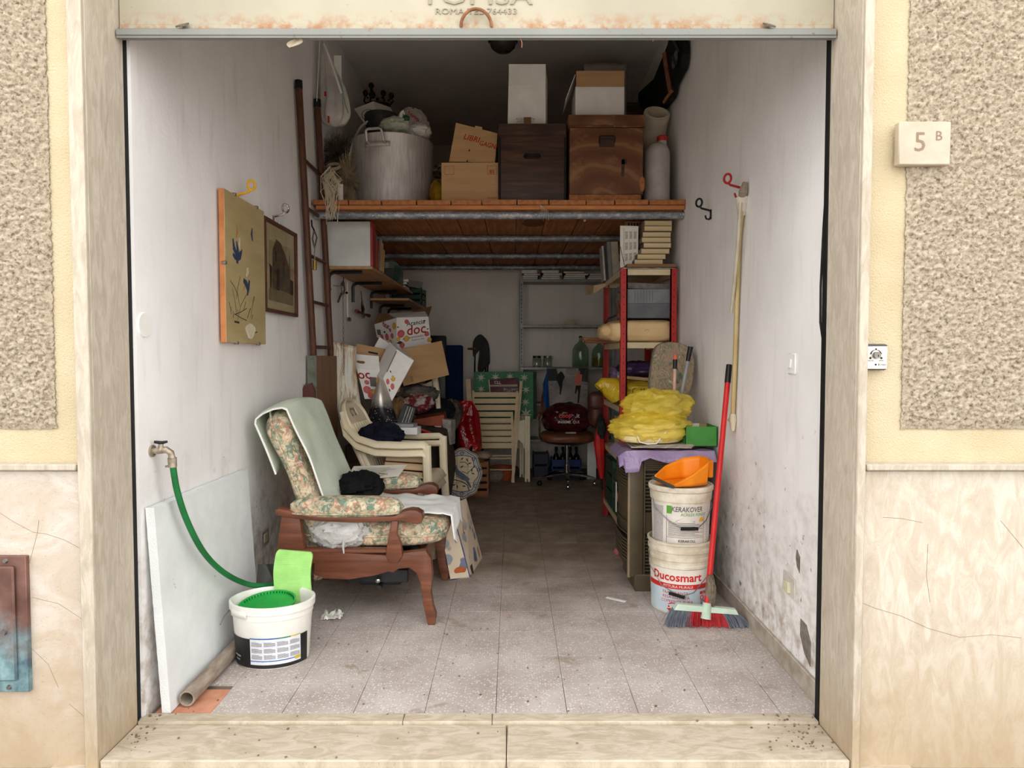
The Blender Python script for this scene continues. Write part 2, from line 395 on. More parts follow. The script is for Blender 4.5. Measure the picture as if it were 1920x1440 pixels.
M['chrome'] = mat('chrome', (214, 212, 208), (190, 188, 186), 0.16, 1.0)
M['steel'] = mat('dull_steel', (150, 146, 140), (112, 108, 104), 0.4, 0.8, scale=30)
M['pages'] = mat('book_pages', (218, 198, 158), (198, 174, 132), 0.9, scale=4, stretch=(1, 1, 60))
M['red'] = mat('red_enamel', (186, 48, 40), (160, 36, 32), 0.45, scale=6)
M['beige_metal'] = mat('beige_enamel_shelf', (214, 198, 164), (196, 178, 144), 0.5)
M['plastic_w'] = mat('ivory_resin', (232, 220, 192), (216, 202, 172), 0.42, scale=5)
M['clear'] = m_glass('clear_glass', (226, 232, 226)); M['green_glass'] = m_glass('pale_green_glass', (214, 228, 218), 0.4)

# ------------------------------------------------------------------ floor, threshold, street
XL, XR, YB, ZC = -1.325, 1.145, 8.0, 3.70
floor = struct('floor', B().bb(XL - 0.14, XR + 0.14, 2.44, YB + 0.15, -0.14, -0.011), M['grout'], 'worn grey terrazzo tile floor turning brown further in', smooth=0)
T0X, T0Y, TS = -0.059, 2.704, 0.26
tb = B().box((0, 0, -0.006), (TS - 0.0014, TS - 0.0014, 0.012), bev=0.0004)
terra = mat('terracotta_tile', (206, 150, 122), (188, 128, 100), 0.9, scale=16)
tile0 = None
xs = [T0X + TS * i for i in range(-5, 5)]; ys = [T0Y + TS * j for j in range(-1, 21)]
for i, x in enumerate(xs):
    for j, y in enumerate(ys):
        x0, x1 = max(x, XL), min(x + TS, XR); y0, y1 = max(y, 2.472), min(y + TS, YB)
        if x1 - x0 < 0.02 or y1 - y0 < 0.02: continue
        if i == 0 and j == 0:
            t = obj('tile', B().bb(x0 + 0.02, x1 - 0.001, y0 + 0.002, y1 - 0.04, -0.012, -0.003, bev=0.001), terra, floor, smooth=0); t['label'] = 'loose terracotta tile set into the corner'
            continue
        if x1 - x0 > TS - 0.001 and y1 - y0 > TS - 0.001:
            if tile0 is None:
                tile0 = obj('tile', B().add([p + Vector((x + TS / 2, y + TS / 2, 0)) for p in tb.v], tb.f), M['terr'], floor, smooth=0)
            else:
                t = clone(tile0, floor); t.location = Vector((x + TS / 2, y + TS / 2, -0.012)) - WLOC['floor']
                t.rotation_euler = (R(random.uniform(-.06, .06)), R(random.uniform(-.06, .06)), 0)
        else:
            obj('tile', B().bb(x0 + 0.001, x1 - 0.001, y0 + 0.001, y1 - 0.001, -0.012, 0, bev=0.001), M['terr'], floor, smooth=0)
th = struct('trim_1', B().bb(-1.335, 1.095, 2.24, 2.47, -0.13, -0.03), M['grout'], 'worn travertine doorstep with a raised inner edge')
for a, b_ in ((-1.333, -0.02), (-0.017, 1.093)):
    obj('slab', B().bb(a, b_, 2.19, 2.41, -0.034, -0.006, bev=0.004), M['step'], th)
obj('slab', B().bb(-1.5, -0.4, 2.165, 2.24, -0.06, -0.035, bev=0.003), M['step'], th); obj('slab', B().bb(-0.397, 1.3, 2.165, 2.24, -0.06, -0.035, bev=0.003), M['step'], th)
for a, b_ in ((-1.33, -0.39), (-0.388, -0.072), (-0.07, 1.09)):
    obj('edge_strip', B().bb(a, b_, 2.412, 2.471, -0.03, 0.004, bev=0.003), M['step'], th)
struct('ground', B().bb(-14, 14, -14, 2.3, -0.3, -0.045), M['asphalt'], 'pale worn asphalt of the street', smooth=0)

# ------------------------------------------------------------------ walls, ceiling, back
struct('wall_left', B().bb(XL - 0.2, XL, 2.45, YB + 0.2, -0.14, ZC + 0.1), M['wall'], 'white plaster wall with damp stains low down')
struct('wall_right', B().bb(XR, XR + 0.2, 2.47, YB + 0.2, -0.14, ZC + 0.1), M['wall_r'], 'white plaster wall flaking and stained near the floor')
struct('wall_back', B().bb(XL - 0.2, XR + 0.2, YB, YB + 0.2, -0.14, ZC + 0.1), M['wall_b'])
struct('ceiling', B().bb(XL - 0.2, XR + 0.2, 2.3, YB + 0.2, ZC, ZC + 0.2), M['ceil'])
struct('baseboard_right', B().bb(XR - 0.014, XR, 2.48, YB, 0, 0.085, bev=0.003), mat('grimy_marble_skirting', (186, 176, 164), (150, 138, 124), 0.6, scale=12))
struct('baseboard_left', B().bb(XL, XL + 0.012, 3.4, YB, 0, 0.085, bev=0.003), mat('grimy_marble_skirting_left', (166, 154, 142), (130, 118, 104), 0.6, scale=12))
struct('pilaster', B().bb(XL - 0.1, XL + 0.035, 7.3, 8.0, 0, ZC), M['wall_b'])
# flaked holes low on the right wall: shallow chipped patches standing out as broken render
flake = mat('bare_grey_render', (140, 132, 124), (108, 100, 92), 0.95, scale=30, bump=0.8, bscale=60)
for i, (pts) in enumerate(([(1494, 1030), (1500, 1045), (1499, 1075), (1494, 1062), (1492, 1044)], [(1501, 1160), (1512, 1172), (1520, 1205), (1519, 1250), (1508, 1225), (1500, 1190)])):
    pp = [atx(x, y, XR - 0.0015) for x, y in pts]
    b = B(); b.add([Vector((XR - 0.002, p.y, p.z)) for p in pp] + [Vector((XR + 0.01, p.y, p.z)) for p in pp], [tuple(range(len(pp)))] + [(k, (k + 1) % len(pp), (k + 1) % len(pp) + len(pp), k + len(pp)) for k in range(len(pp))])
    o = obj('plaster_flake', b, flake, bpy.data.objects['wall_right'], smooth=0)

# ------------------------------------------------------------------ facade
JL, JR = -1.335, 1.095
struct('trim_2', B().bb(JL - 0.047, JL, 2.205, 2.425, -0.05, 2.95, bev=0.004).bb(JL - 0.047, JL - 0.001, 2.19, 2.21, -0.05, 2.95, bev=0.003), M['trav'], 'travertine jamb on the side of the water tap')
struct('trim_3', B().bb(JR, JR + 0.03, 2.205, 2.425, -0.05, 2.95, bev=0.004).bb(JR + 0.001, JR + 0.03, 2.19, 2.21, -0.05, 2.95, bev=0.003), M['trav'], 'travertine jamb on the side of the house number')
struct('guide_rail', B().bb(JL - 0.03, JL - 0.002, 2.425, 2.452, 0, 2.9), M['black'], 'black shutter guide slot beside the left jamb')
struct('guide_rail', B().bb(JR - 0.003, JR + 0.03, 2.425, 2.452, 0, 2.9), M['black'], 'black shutter guide slot beside the right jamb')
struct('wall_front', B().bb(-4.5, 4.5, 2.30, 2.45, 2.95, 4.2).bb(-4.5, JL - 0.046, 2.24, 2.45, -0.14, 2.95).bb(JR + 0.029, 4.5, 2.24, 2.45, -0.14, 2.95), M['yellow_stucco'], 'pale yellow stucco facade around the garage opening', smooth=0)
struct('lintel', B().bb(JL - 0.2, JR + 0.2, 2.205, 2.4, 2.95, 3.1, bev=0.004), M['trav'])
def fac(x0, x1, side):
    s = struct('wainscot_' + side, B().bb(x0, x1, 2.215, 2.25, -0.05, 0.932, bev=0.003), M['marble'] if side == 'left' else M['marble_r'])
    s['label'] = 'veined marble wainscot beside the copper box' if side == 'left' else 'pitted travertine wainscot below the key switch'
    s2 = struct('sill_' + side, B().bb(x0, x1, 2.19, 2.25, 0.936, 0.956, bev=0.003), M['trav'])
def cracks(side, polys):
    for pts in polys:
        obj('crack', B().tube([at(x, y, 2.2149) for x, y in pts], 0.0007, 4), gr0, bpy.data.objects['wainscot_' + side])
gr0 = mat('crack_dirt', (150, 132, 110), rough=0.9)
fac(-4.4, JL - 0.052, 'left'); fac(JR + 0.034, 4.4, 'right')
cracks('left', [[(0, 962), (25, 978), (62, 998), (86, 1001), (120, 1012), (150, 1028), (180, 1043)], [(73, 975), (70, 1000), (62, 1030), (54, 1060)], [(60, 1120), (110, 1132), (150, 1158), (183, 1178)], [(58, 1215), (90, 1245), (110, 1290)], [(130, 1320), (165, 1350), (185, 1372)]])
cracks('right', [[(1603, 1125), (1640, 1140), (1690, 1155), (1740, 1178), (1800, 1195), (1860, 1190), (1915, 1196)], [(1740, 1020), (1737, 1080), (1744, 1130)], [(1876, 976), (1900, 1005), (1919, 1028)], [(1655, 970), (1690, 972), (1730, 980)]])
def rough(name, xa, xb, lab):
    b = B()
    def f(u, v, nx=1):
        X = xa + (xb - xa) * u; Z = 1.065 + (2.95 - 1.065) * v
        p = Vector((X * 78, Z * 100, 3.3)); h = noise.noise(p) * 0.6 + noise.noise(p * 2.2) * 0.4
        e = min(1, u * 40, (1 - u) * 40, v * 60) if True else 1
        return Vector((X + 0.006 * noise.noise(p + Vector((9, 1, 4))), 2.231 - 0.013 * max(0.0, min(1, 0.5 + h * 1.3)) * e + 0.004 * (1 - e), Z + 0.004 * noise.noise(p + Vector((2, 8, 4)))))
    n = int(abs(xb - xa) / 0.0045); b.sheet(f, n, 400)
    o = struct(name, b, M['stucco'], lab, smooth=180)
rough('roughcast_panel', -2.15, -1.475, 'coarse taupe roughcast panel on the left of the opening')
rough('roughcast_panel', 1.258, 2.0, 'coarse taupe roughcast panel behind the house number')

# roller shutter, raised
sh = struct('door_1', B().bb(JL + 0.004, JR - 0.004, 2.40, 2.412, 2.418, 2.95), M['shutter'], 'cream steel up-and-over shutter with a rusted lower edge, raised')
obj('fold', B().bb(JL + 0.004, JR - 0.004, 2.396, 2.404, 2.4, 2.424, bev=0.002), M['shutter'], sh)
obj('bottom_rail', B().bb(JL + 0.004, JR - 0.004, 2.372, 2.412, 2.376, 2.400, bev=0.003).bb(JL + 0.004, JR - 0.004, 2.376, 2.383, 2.370, 2.38), M['rail'], sh)
rust = mat('rusted_iron', (158, 112, 82), (120, 78, 52), 0.8, scale=30, bump=0.3)
hc = at(893, 50, 2.393)
obj('handle', B().tube([hc + Vector((-0.052 * math.cos(a), -0.022 * math.sin(a), 0.048 * math.sin(a))) for a in [math.pi * k / 12 for k in range(13)]], 0.0055, 8), rust, sh)
for px, s in ((345, -1), (1440, 1)):
    c = at(px, 48, 2.39)
    obj('latch_tab', B().box(c + Vector((0, -0.012, -0.004)), (0.03, 0.034, 0.006), (35, 0, 18 * s)), M['steel'], sh)
b = B(); text(b, 'TOMSA', 0.085, plane_fn(at(893, 8, 2.4) + Vector((0, 0, -0.002)), (1, 0, 0), (0, 0, 1), 0.0), sx=1.35)
emb = mat('embossed_cream_paint', (162, 154, 134), (150, 141, 120), 0.6)
b.v = [p + Vector((0, -0.003, 0)) for p in b.v]; lt = obj('embossed_lettering', b, emb, sh, smooth=0, solid=0.004)
b = B(); text(b, 'ROMA TEL 764433', 0.028, plane_fn(at(893, 27, 2.4), (1, 0, 0), (0, 0, 1), 0.002), sx=1.25); obj('embossed_lettering', b, emb, sh, smooth=0, solid=0.003)
for px in (555, 580, 820, 1205, 1295, 1365): obj('rivet', B().blob(at(px, 55, 2.3955), (0.009, 0.006, 0.009), 0, n=8, m=5), rust, sh)
cob = mat('dusty_cobweb_bits', (214, 204, 190), (190, 176, 150), 0.9)
solo('pale_flake', 'pale wing-shaped flake hanging under the shutter edge', 'flake', B().sheet(lambda u, v: at(553, 80, 2.40) + Vector(((u - .5) * 0.052 * math.sin(math.pi * (0.08 + 0.84 * v)) + (v - .5) * 0.03, 0.004 * math.sin(u * 6), (v - .5) * 0.03)), 8, 8), cob, solid=0.0006)
web = mat('cobweb_thread', (200, 196, 190), rough=0.9, alpha=0.45)
for k, (x, y, L) in enumerate(((553, 70, 0.012), (975, 72, 0.03), (800, 70, 0.01), (1222, 70, 0.012))):
    p = at(x, y - 2, 2.385); q = p + Vector((0.006, 0.01, -L))
    solo('cobweb_tuft', ('fine thread holding the pale flake under the shutter', 'orange speck of cobweb under the shutter right of the lamp', 'short pale fleck stuck under the shutter left of the lamp', 'tiny white fleck under the shutter near the hanging black bag')[k], 'cobweb', B().tube([p, (p + q) / 2 + Vector((0.004, 0, 0)), q], 0.0012, 5), terra if k == 1 else web)

# house number, key switch, copper box, cable
b = B(); x0, x1, z0, z1 = ext(1682, 229, 1781, 310, 2.205)
pl = thing('house_number_plaque', 'square travertine plaque carved 5 B on the roughcast wall', 'plaque', ((x0 + x1) / 2, 2.2, z0))
obj('plate', b.bb(x0, x1, 2.197, 2.225, z0, z1, bev=0.003), mat('plaque_travertine', (194, 184, 168), (178, 166, 147), 0.6, scale=10, bump=0.1), pl)
gr = mat('carved_groove', (150, 132, 108), rough=0.9)
b = B(); text(b, '5', 0.085, plane_fn((x0 + 0.066, 2.197, z0 + 0.042), (1, 0, 0), (0, 0, 1), 0.001)); obj('carved_numeral', b, gr, pl, smooth=0)
b = B(); text(b, 'B', 0.042, plane_fn((x0 + 0.124, 2.197, z0 + 0.075), (1, 0, 0), (0, 0, 1), 0.001)); obj('carved_letter', b, gr, pl, smooth=0)
x0, x1, z0, z1 = ext(1612, 644, 1664, 695, 2.215); cx = (x0 + x1) / 2; cz = (z0 + z1) / 2; cx += 0.003
ks = thing('key_switch', 'brushed metal key switch plate with curved arrows', 'key switch', (cx, 2.22, z0))
obj('housing', B().box((cx, 2.226, cz), (0.084, 0.03, 0.084), bev=0.008, seg=2), mat('dark_grey_housing', (84, 82, 82), rough=0.5), ks)
obj('plate', B().box((cx, 2.209, cz - 0.002), (0.074, 0.004, 0.072), bev=0.0015), mat('pale_aluminium_plate', (226, 222, 216), (208, 202, 194), 0.35, 0.3), ks)
kc = Vector((cx, 2.207, cz + 0.006)); lk = obj('lock_cylinder', B().cyl(kc, kc + Vector((0, -0.012, 0)), 0.011, n=20), M['steel'], ks)
obj('keyhole', B().box(kc + Vector((0.002, -0.0125, -0.002)), (0.002, 0.001, 0.007)), M['black'], lk)
obj('screw_hole', B().disc(kc + Vector((0, -0.0003, 0.019)), 0.003, (1, 0, 0), (0, 0, 1)), M['black'], ks); obj('indicator', B().disc(kc + Vector((0, -0.0003, -0.03)), 0.0032, (1, 0, 0), (0, 0, 1)), M['black'], ks)
b = B(); F = plane_fn(kc, (1, 0, 0), (0, 0, 1), 0.0004)
for s in (-1, 1):
    for k in range(10):
        a0, a1 = R(80 - k * 7), R(80 - (k + 1) * 7); w0, w1 = 0.0006 + k * 0.0002, 0.0006 + (k + 1) * 0.0002
        b.quad(F(s * (0.017 - w0) * math.cos(a0), (0.017 - w0) * math.sin(a0)), F(s * (0.017 + w0) * math.cos(a0), (0.017 + w0) * math.sin(a0)), F(s * (0.017 + w1) * math.cos(a1), (0.017 + w1) * math.sin(a1)), F(s * (0.017 - w1) * math.cos(a1), (0.017 - w1) * math.sin(a1)))
    b.add([F(s * 0.0175 - 0.005, -0.009), F(s * 0.0175, -0.0135), F(s * 0.0175 + 0.005, -0.009), F(s * 0.0175, -0.005)], [(0, 1, 2, 3)])
text(b, 'CHIUDE', 0.0065, plane_fn(kc + Vector((-0.019, 0, -0.0195)), (1, 0, 0), (0, 0, 1), 0.0004)); text(b, 'APRE', 0.0065, plane_fn(kc + Vector((0.0175, 0, -0.0195)), (1, 0, 0), (0, 0, 1), 0.0004)); text(b, 'STARKO', 0.005, plane_fn(kc + Vector((0.025, 0, -0.0325)), (1, 0, 0), (0, 0, 1), 0.0004), bold=0.02)
b.disc(kc + Vector((0.0115, 0, -0.03)), 0.0034, (1, 0, 0), (0, 0, 1), off=0.0004)
obj('printed_arrows', b, M['ink'], ks, smooth=0)
obj('crescent', B().disc(kc + Vector((0.0128, -0.0007, -0.03)), 0.0026, (1, 0, 0), (0, 0, 1)), mat('cream_print', (236, 220, 190)), ks, smooth=0)
k = N('verdigris_copper'); w = k.coord(world=True); z = k.sep(w)[2]
cop = k.ramp(k.noise(w, 9, 5), [(0.3, srgb(96, 68, 60)), (0.7, srgb(136, 100, 90))]); ver = k.ramp(k.noise(w, 24, 5), [(0.3, srgb(78, 104, 116)), (0.7, srgb(140, 172, 176))])
k.fin(k.mix(k.step(k.math('ADD', z, k.math('MULTIPLY', k.noise(w, 14, 5, 0.7), 0.35)), 0.66, 0.48), cop, ver), 0.5, 0.3); M['copper'] = k.m
xr, zt, zb = at(52, 1170, 2.2).x, at(48, 1043, 2.2).z, at(52, 1297, 2.2).z
cb = thing('copper_meter_box', 'verdigris copper meter box set in the marble', 'meter box', (xr - 0.15, 2.2, zb))
obj('frame', B().bb(xr - 0.3, xr, 2.198, 2.225, zb, zt, bev=0.002), M['copper'], cb)
dr = obj('door', B().bb(xr - 0.27, xr - 0.033, 2.186, 2.199, zb + 0.04, zt - 0.03, bev=0.005), M['copper'], cb)
obj('lock', B().cyl((xr - 0.066, 2.187, (zb + zt) / 2 - 0.02), (xr - 0.066, 2.178, (zb + zt) / 2 - 0.02), 0.010, 0.008, 12), M['steel'], dr)
for zz in (zt - 0.014, zb + 0.016): obj('screw', B().cyl((xr - 0.064, 2.199, zz), (xr - 0.064, 2.192, zz), 0.009, 0.006, 10), M['steel'], cb)
solo('black_cable', 'black cable hanging loose down the right jamb', 'cable', B().tube([Vector((1.112 - 0.0, 2.47, 2.36)), Vector((1.112, 2.475, 1.95)), Vector((1.104, 2.478, 1.75)), Vector((1.098, 2.478, 1.55)), Vector((1.099, 2.478, 1.42)), Vector((1.112, 2.475, 1.33)), Vector((1.117, 2.472, 1.0)), Vector((1.117, 2.472, 0.45))], 0.004, 6), M['black'])
grit = mat('street_grit', (150, 134, 114), (96, 82, 66), 0.95, scale=80)
b = B()
for k in range(220):
    if k < 60: x, y = random.gauss(1.0, 0.06), random.uniform(2.24, 2.46)
    elif k < 90: x, y = random.gauss(-1.28, 0.03), random.uniform(2.24, 2.46)
    else: x, y = random.uniform(-1.2, 1.08), random.uniform(2.2, 3.3)
    r = random.uniform(0.0012, 0.004); z = 0.001 if y > 2.46 else (0.005 if y > 2.412 else -0.005)
    if x > 1.09 or x < -1.32: continue
    b.box((x, y, z + r * 0.4), (r * 2, r * 1.6, r), (0, 0, random.uniform(0, 90)))
g = obj('grit', b, grit, kind='stuff', smooth=0); fix(g, 'scattered grit and crumbs on the doorstep and front floor', 'grit')

# ================================================================== LOFT
loft = thing('loft_platform', 'raw pine plank loft resting on galvanised pipes', 'loft', (-0.1, 6.3, 2.2))
Lx = [(p - 960) / FOC * 4.70 for p in (606, 662, 722, 786, 849, 905, 969, 1027, 1095, 1147, 1209, 1274)]
Lx[0] = XL + 0.004; Lx[-1] = XR - 0.004
LZ = 2.329
for i in range(len(Lx) - 1):
    obj('plank', B().bb(Lx[i] + 0.0035, Lx[i + 1] - 0.0035, 4.60 + random.uniform(0, 0.012), 7.99, 2.296, LZ - random.uniform(0, 0.002), bev=0.002), M['plank'], loft)
obj('batten', B().bb(XL + 0.03, XR - 0.004, 4.612, 4.66, 2.267, 2.2945, bev=0.003), M['plank_end'], loft)
for y, z in ((4.665, 2.239), (5.75, 2.268), (6.75, 2.268), (7.62, 2.268)):
    obj('pipe', B().cyl((XL + 0.001, y, z), (XR - 0.001, y, z), 0.0265, n=18), M['galv'], loft)
tw = at(1013, 390, 4.59)
b = B()
for k in range(5): b.tube([tw + Vector((0, 0, 0.02)), tw + Vector((0.01 + 0.01 * k, -0.008, -0.02)), tw + Vector((0.016 * k - 0.01, -0.004, -0.05 - 0.008 * k))], 0.0011, 4)
solo('twine_wisp', 'wisp of pale twine tied round the front loft pipe', 'twine', b, mat('pale_twine', (214, 200, 172)))
obj('paint_drip', B().blob(Vector((0.53, 5.1, 2.29)), (0.02, 0.03, 0.02), 0.2, n=12, m=8), M['white'], loft)
obj('water_stain', B().sheet(lambda u, v: Vector((0.16 + (v * 0.085) * math.cos(u * 6.283) * (1 + 0.25 * noise.noise(Vector((math.cos(u * 6.283) * 2, math.sin(u * 6.283) * 2, 1)))), 5.22 + (v * 0.16) * math.sin(u * 6.283), 2.2948)), 28, 2, cu=True), mat('tannin_stain', (120, 72, 42), (98, 58, 34), 0.8), loft)
# ceiling lamp
lp = at(943, 66, 5.26)
cl = thing('ceiling_lamp', 'dark bulkhead lamp with a ribbed rim on the ceiling', 'lamp', (lp.x, 5.26, ZC - 0.13))
obj('base', B().lathe([(0.001, 0), (0.09, 0), (0.09, -0.04), (0.001, -0.04)], 28, (lp.x, 5.26, ZC)), M['blackp'], cl)
obj('shade', B().lathe([(0.098, -0.04), (0.1, -0.07), (0.09, -0.1), (0.06, -0.128), (0.001, -0.14)], 28, (lp.x, 5.26, ZC)), mat('smoked_lamp_glass', (74, 66, 58), (50, 44, 40), 0.25), cl)
obj('rib', B().tube([Vector((lp.x + 0.102 * math.cos(a) * (1 + 0.03 * (k % 2)), 5.26 + 0.102 * math.sin(a) * (1 + 0.03 * (k % 2)), ZC - 0.055)) for k, a in enumerate([2 * math.pi * q / 48 for q in range(48)])], 0.008, 6, closed=True), M['blackp'], cl)

# -------- stock pot
pc = Vector((-0.862, 5.06, LZ + 0.001)); PR, PH = 0.29, 0.49
pot = thing('stock_pot', 'big dented aluminium stock pot on the loft', 'pot', pc)
obj('body', B().lathe([(0.001, 0), (PR - 0.012, 0), (PR, 0.012), (PR, PH - 0.01), (PR + 0.006, PH), (PR - 0.002, PH + 0.002), (PR - 0.008, PH - 0.01), (PR - 0.008, 0.01), (0.001, 0.01)], 56, pc), M['alu'], pot)
for ang in (R(-101), R(79)):
    d = Vector((math.cos(ang), math.sin(ang), 0)); t = Vector((-d.y, d.x, 0))
    pb = B().sheet(lambda u, v: pc + Vector(((PR + 0.003) * math.cos(ang + (u - .5) * 0.62), (PR + 0.003) * math.sin(ang + (u - .5) * 0.62), PH - 0.095 + 0.035 * v)), 10, 1)
    p = obj('handle_plate', pb, M['alu'], pot, solid=0.005)
    c = pc + d * PR + Vector((0, 0, PH - 0.075))
    obj('handle', B().tube([c - t * 0.06, c - t * 0.06 + d * 0.035 + Vector((0, 0, .01)), c - t * 0.055 + d * 0.06 + Vector((0, 0, 0.07)), c - t * 0.04 + d * 0.062 + Vector((0, 0, 0.08)), c + t * 0.04 + d * 0.062 + Vector((0, 0, 0.08)), c + t * 0.055 + d * 0.06 + Vector((0, 0, 0.07)), c + t * 0.06 + d * 0.035 + Vector((0, 0, .01)), c + t * 0.06], 0.009, 8), M['alu'], pot)
# tyre-like black tub, bags in the pot
c = at(715, 224, 5.02); fix(obj('black_tub', B().lathe([(0.001, -.16), (0.098, -.16), (0.105, -0.06), (0.112, -0.05), (0.112, -0.02), (0.118, -0.012), (0.12, 0.02), (0.112, 0.032), (0.1, 0.02), (0.095, -0.15), (0.001, -0.15)], 36, c), mat('dusty_black_rubber', (50, 48, 50), (32, 30, 32), .6)), 'ribbed black tub standing in the stock pot', 'tub')
bagw = film('white_carrier_film', (226, 222, 214), (200, 196, 190), 0.9, 0.35); bagg = film('grey_carrier_film', (206, 196, 192), (176, 166, 162), 0.93, 0.35)
gb = thing('grey_carrier_bag', 'full greyish carrier bag with red lettering in the pot', 'bag', at(780, 260, 5.1)); c = at(772, 248, 5.13)
obj('film', B().blob(c, (0.27, 0.26, 0.34), 0.16, 2.4, 3, 40, 26), bagg, gb)
b = B(); text(b, 'coop', 0.05, lambda u, v: c + Vector((0.03 + u * 0.75 + 0.1 * v, -0.128 + abs(u) * 0.12, 0.065 - u * 0.65 + v * 0.7)), bold=0.02); obj('lettering', b, M['redink'], gb, smooth=0)
c = at(742, 238, 4.93); kb = thing('knotted_white_bag', 'knotted white bag with a dark green tip in the pot', 'bag', c)
obj('film', B().blob(c, (0.22, 0.2, 0.13), 0.18, 2.6, 5, 36, 22), film('pale_green_film', (216, 220, 204), (186, 190, 172), 0.9), kb)
obj('knot', B().tube([c + Vector((0.04, -0.02, 0.05)), c + Vector((0.045, -0.03, 0.085)), c + Vector((0.055, -0.03, 0.10)), c + Vector((0.065, -0.02, 0.08))], [0.016, 0.012, 0.01, 0.006], 8), M['white'], kb)
obj('bottle_tip', B().blob(c + Vector((0.08, -0.045, 0.045)), (0.05, 0.04, 0.045), 0.2, 2, 3, 16, 10), mat('dark_green_plastic', (34, 74, 48), rough=0.3), kb)
solo('small_white_bag', 'crumpled translucent white bag at the front rim of the pot', 'bag', B().blob(at(786, 246, 4.93), (0.17, 0.14, 0.1), 0.2, 2.6, 9, 32, 20), bagw)
# carton with circular mark, iron candelabrum, hanging lamp parts
def carton(name, label, p8, m=None, cat='box'):
    t = thing(name, label, cat, sum((Vector(p) for p in p8[:4]), Vector()) / 4)
    obj('body', B().hexa([Vector(p) for p in p8]), m or M['card'], t, smooth=0); return t
p = [at(678, 235, 5.5), at(700, 250, 5.5)]
a, b_, d, e = at(690, 242, 5.45), at(716, 232, 5.45), at(700, 190, 5.45), at(664, 204, 5.45)
dep = Vector((0.10, 0.22, 0.03)); q = [a, b_, b_ + dep, a + dep, e, d, d + dep, e + dep]
ct = carton('marked_carton', 'small white carton with a round ink drawing beside the pot', q, M['paper'])
cc = (a + b_ + d + e) / 4; U = (d - e).normalized(); V = (e - a).normalized()
b = B(); n_ = [cc + U * (0.052 * math.cos(t)) + V * (0.052 * math.sin(t)) + Vector((0, -0.004, 0)) for t in [2 * math.pi * k / 28 for k in range(28)]]
b.tube(n_, 0.002, 4, closed=True).tube([cc + V * 0.04 + Vector((0, -0.004, 0)), cc - V * 0.045 + U * 0.01 + Vector((0, -0.004, 0))], 0.002, 4)
for k in range(3): b.tube([cc - U * 0.03 + V * (0.02 - 0.02 * k) + Vector((0, -0.004, 0)), cc - U * 0.01 + V * (0.01 - 0.02 * k) + Vector((0, -0.004, 0))], 0.002, 4)
obj('ink_drawing', b, M['ink'], ct)
iron = mat('dark_wrought_iron', (42, 34, 30), (22, 18, 16), 0.5, 0.3, scale=20)
ic = at(708, 196, 5.75); cd = thing('wrought_iron_candelabrum', 'dark wrought iron candelabrum with scrolled arms behind the pot', 'candelabrum', ic - Vector((0, 0, 0.3)))
obj('stem', B().cyl((ic.x, 5.75, LZ), (ic.x, 5.75, ic.z + 0.05), 0.012).blob(ic + Vector((0, 0, -0.02)), (0.2, 0.14, 0.09), 0.25, 2.5, 2, 24, 14), iron, cd)
for s, h in ((-0.7, 0.0), (-0.35, 0.06), (0.4, 0.0), (0.9, -0.02)):
    pts = [ic + Vector((s * 0.02, 0, 0)), ic + Vector((s * 0.1, -0.02, -0.03)), ic + Vector((s * 0.15, -0.03, 0.02)), ic + Vector((s * 0.13, -0.03, 0.06 + h)), ic + Vector((s * 0.10, -0.03, 0.04 + h))]
    obj('arm', B().tube(pts, 0.008, 7), iron, cd); obj('cup', B().blob(pts[3] + Vector((0, 0, 0.02)), (0.045, 0.045, 0.05), 0.05, 2, 1, 16, 10), iron, cd)
obj('finial', B().blob(at(698, 178, 5.72), (0.055, 0.055, 0.06), 0, n=16, m=10), iron, cd)
solo('dark_wooden_box', 'plain dark box behind the stock pot carrying the small carton', 'box', B().bb(-1.12, -0.86, 5.46, 5.72, LZ + 0.001, min(p.z for p in q) - 0.001), M['dwood'] if 'dwood' in M else iron)
# white strip, dried grass, raffia
st = [at(x, y, 4.95) for x, y in ((652, 320), (656, 290), (664, 262), (676, 240), (690, 228))]
solo('plastic_strip', 'pale bent plastic strip leaning between wall and pot', 'strip', B().tube(st, 0.024, 10, flat=(1, 0.25)), mat('off_white_plastic', (206, 198, 188), (186, 178, 168)))
def tuft(name, label, c, size, n, col, r=0.0014, seed=1, down=0.0):
    rnd = random.Random(seed); b = B(); c = Vector(c)
    for k in range(n):
        d = Vector((rnd.gauss(0, 1), rnd.gauss(0, 1), rnd.gauss(0, 1))).normalized(); d = Vector((d.x * size[0], d.y * size[1], d.z * size[2]))
        e = Vector((rnd.gauss(0, .25) * size[0], rnd.gauss(0, .25) * size[1], rnd.gauss(0, .25) * size[2]))
        b.tube([c + e * 0.4, c + d * 0.5 + e * 0.6, c + d + e + Vector((0, 0, -down * rnd.random()))], r, 3, cap=False)
    o = obj(name, b, col, kind=None); return fix(o, label, 'dried grass')
strawm = mat('dried_grass', (160, 144, 118), (112, 98, 76), 0.95, scale=20); strawd = mat('dark_dried_grass', (96, 84, 70), (60, 52, 44), 0.95, scale=20)
tuft('dried_grass_bunch', 'dark feathery dried grass against the wall above the raffia', at(632, 288, 4.95), (0.085, 0.05, 0.11), 700, strawd, 0.0016, 4)
tuft('dried_grass_bunch', 'beige brush of dried grass beside the stock pot', at(652, 338, 4.78), (0.055, 0.06, 0.15), 900, strawm, 0.0016, 5, 0.02)
solo('straw_wreath', 'small straw ring lying on top of the dried grass', 'wreath', B().tube([at(626, 312, 4.72) + Vector((0.04 * math.cos(t), 0.02 * math.sin(t), 0.022 * math.sin(t))) for t in [6.283 * k / 16 for k in range(16)]], 0.012, 7, closed=True), strawm)
rnd = random.Random(3); b = B(); rc = at(622, 350, 4.62)
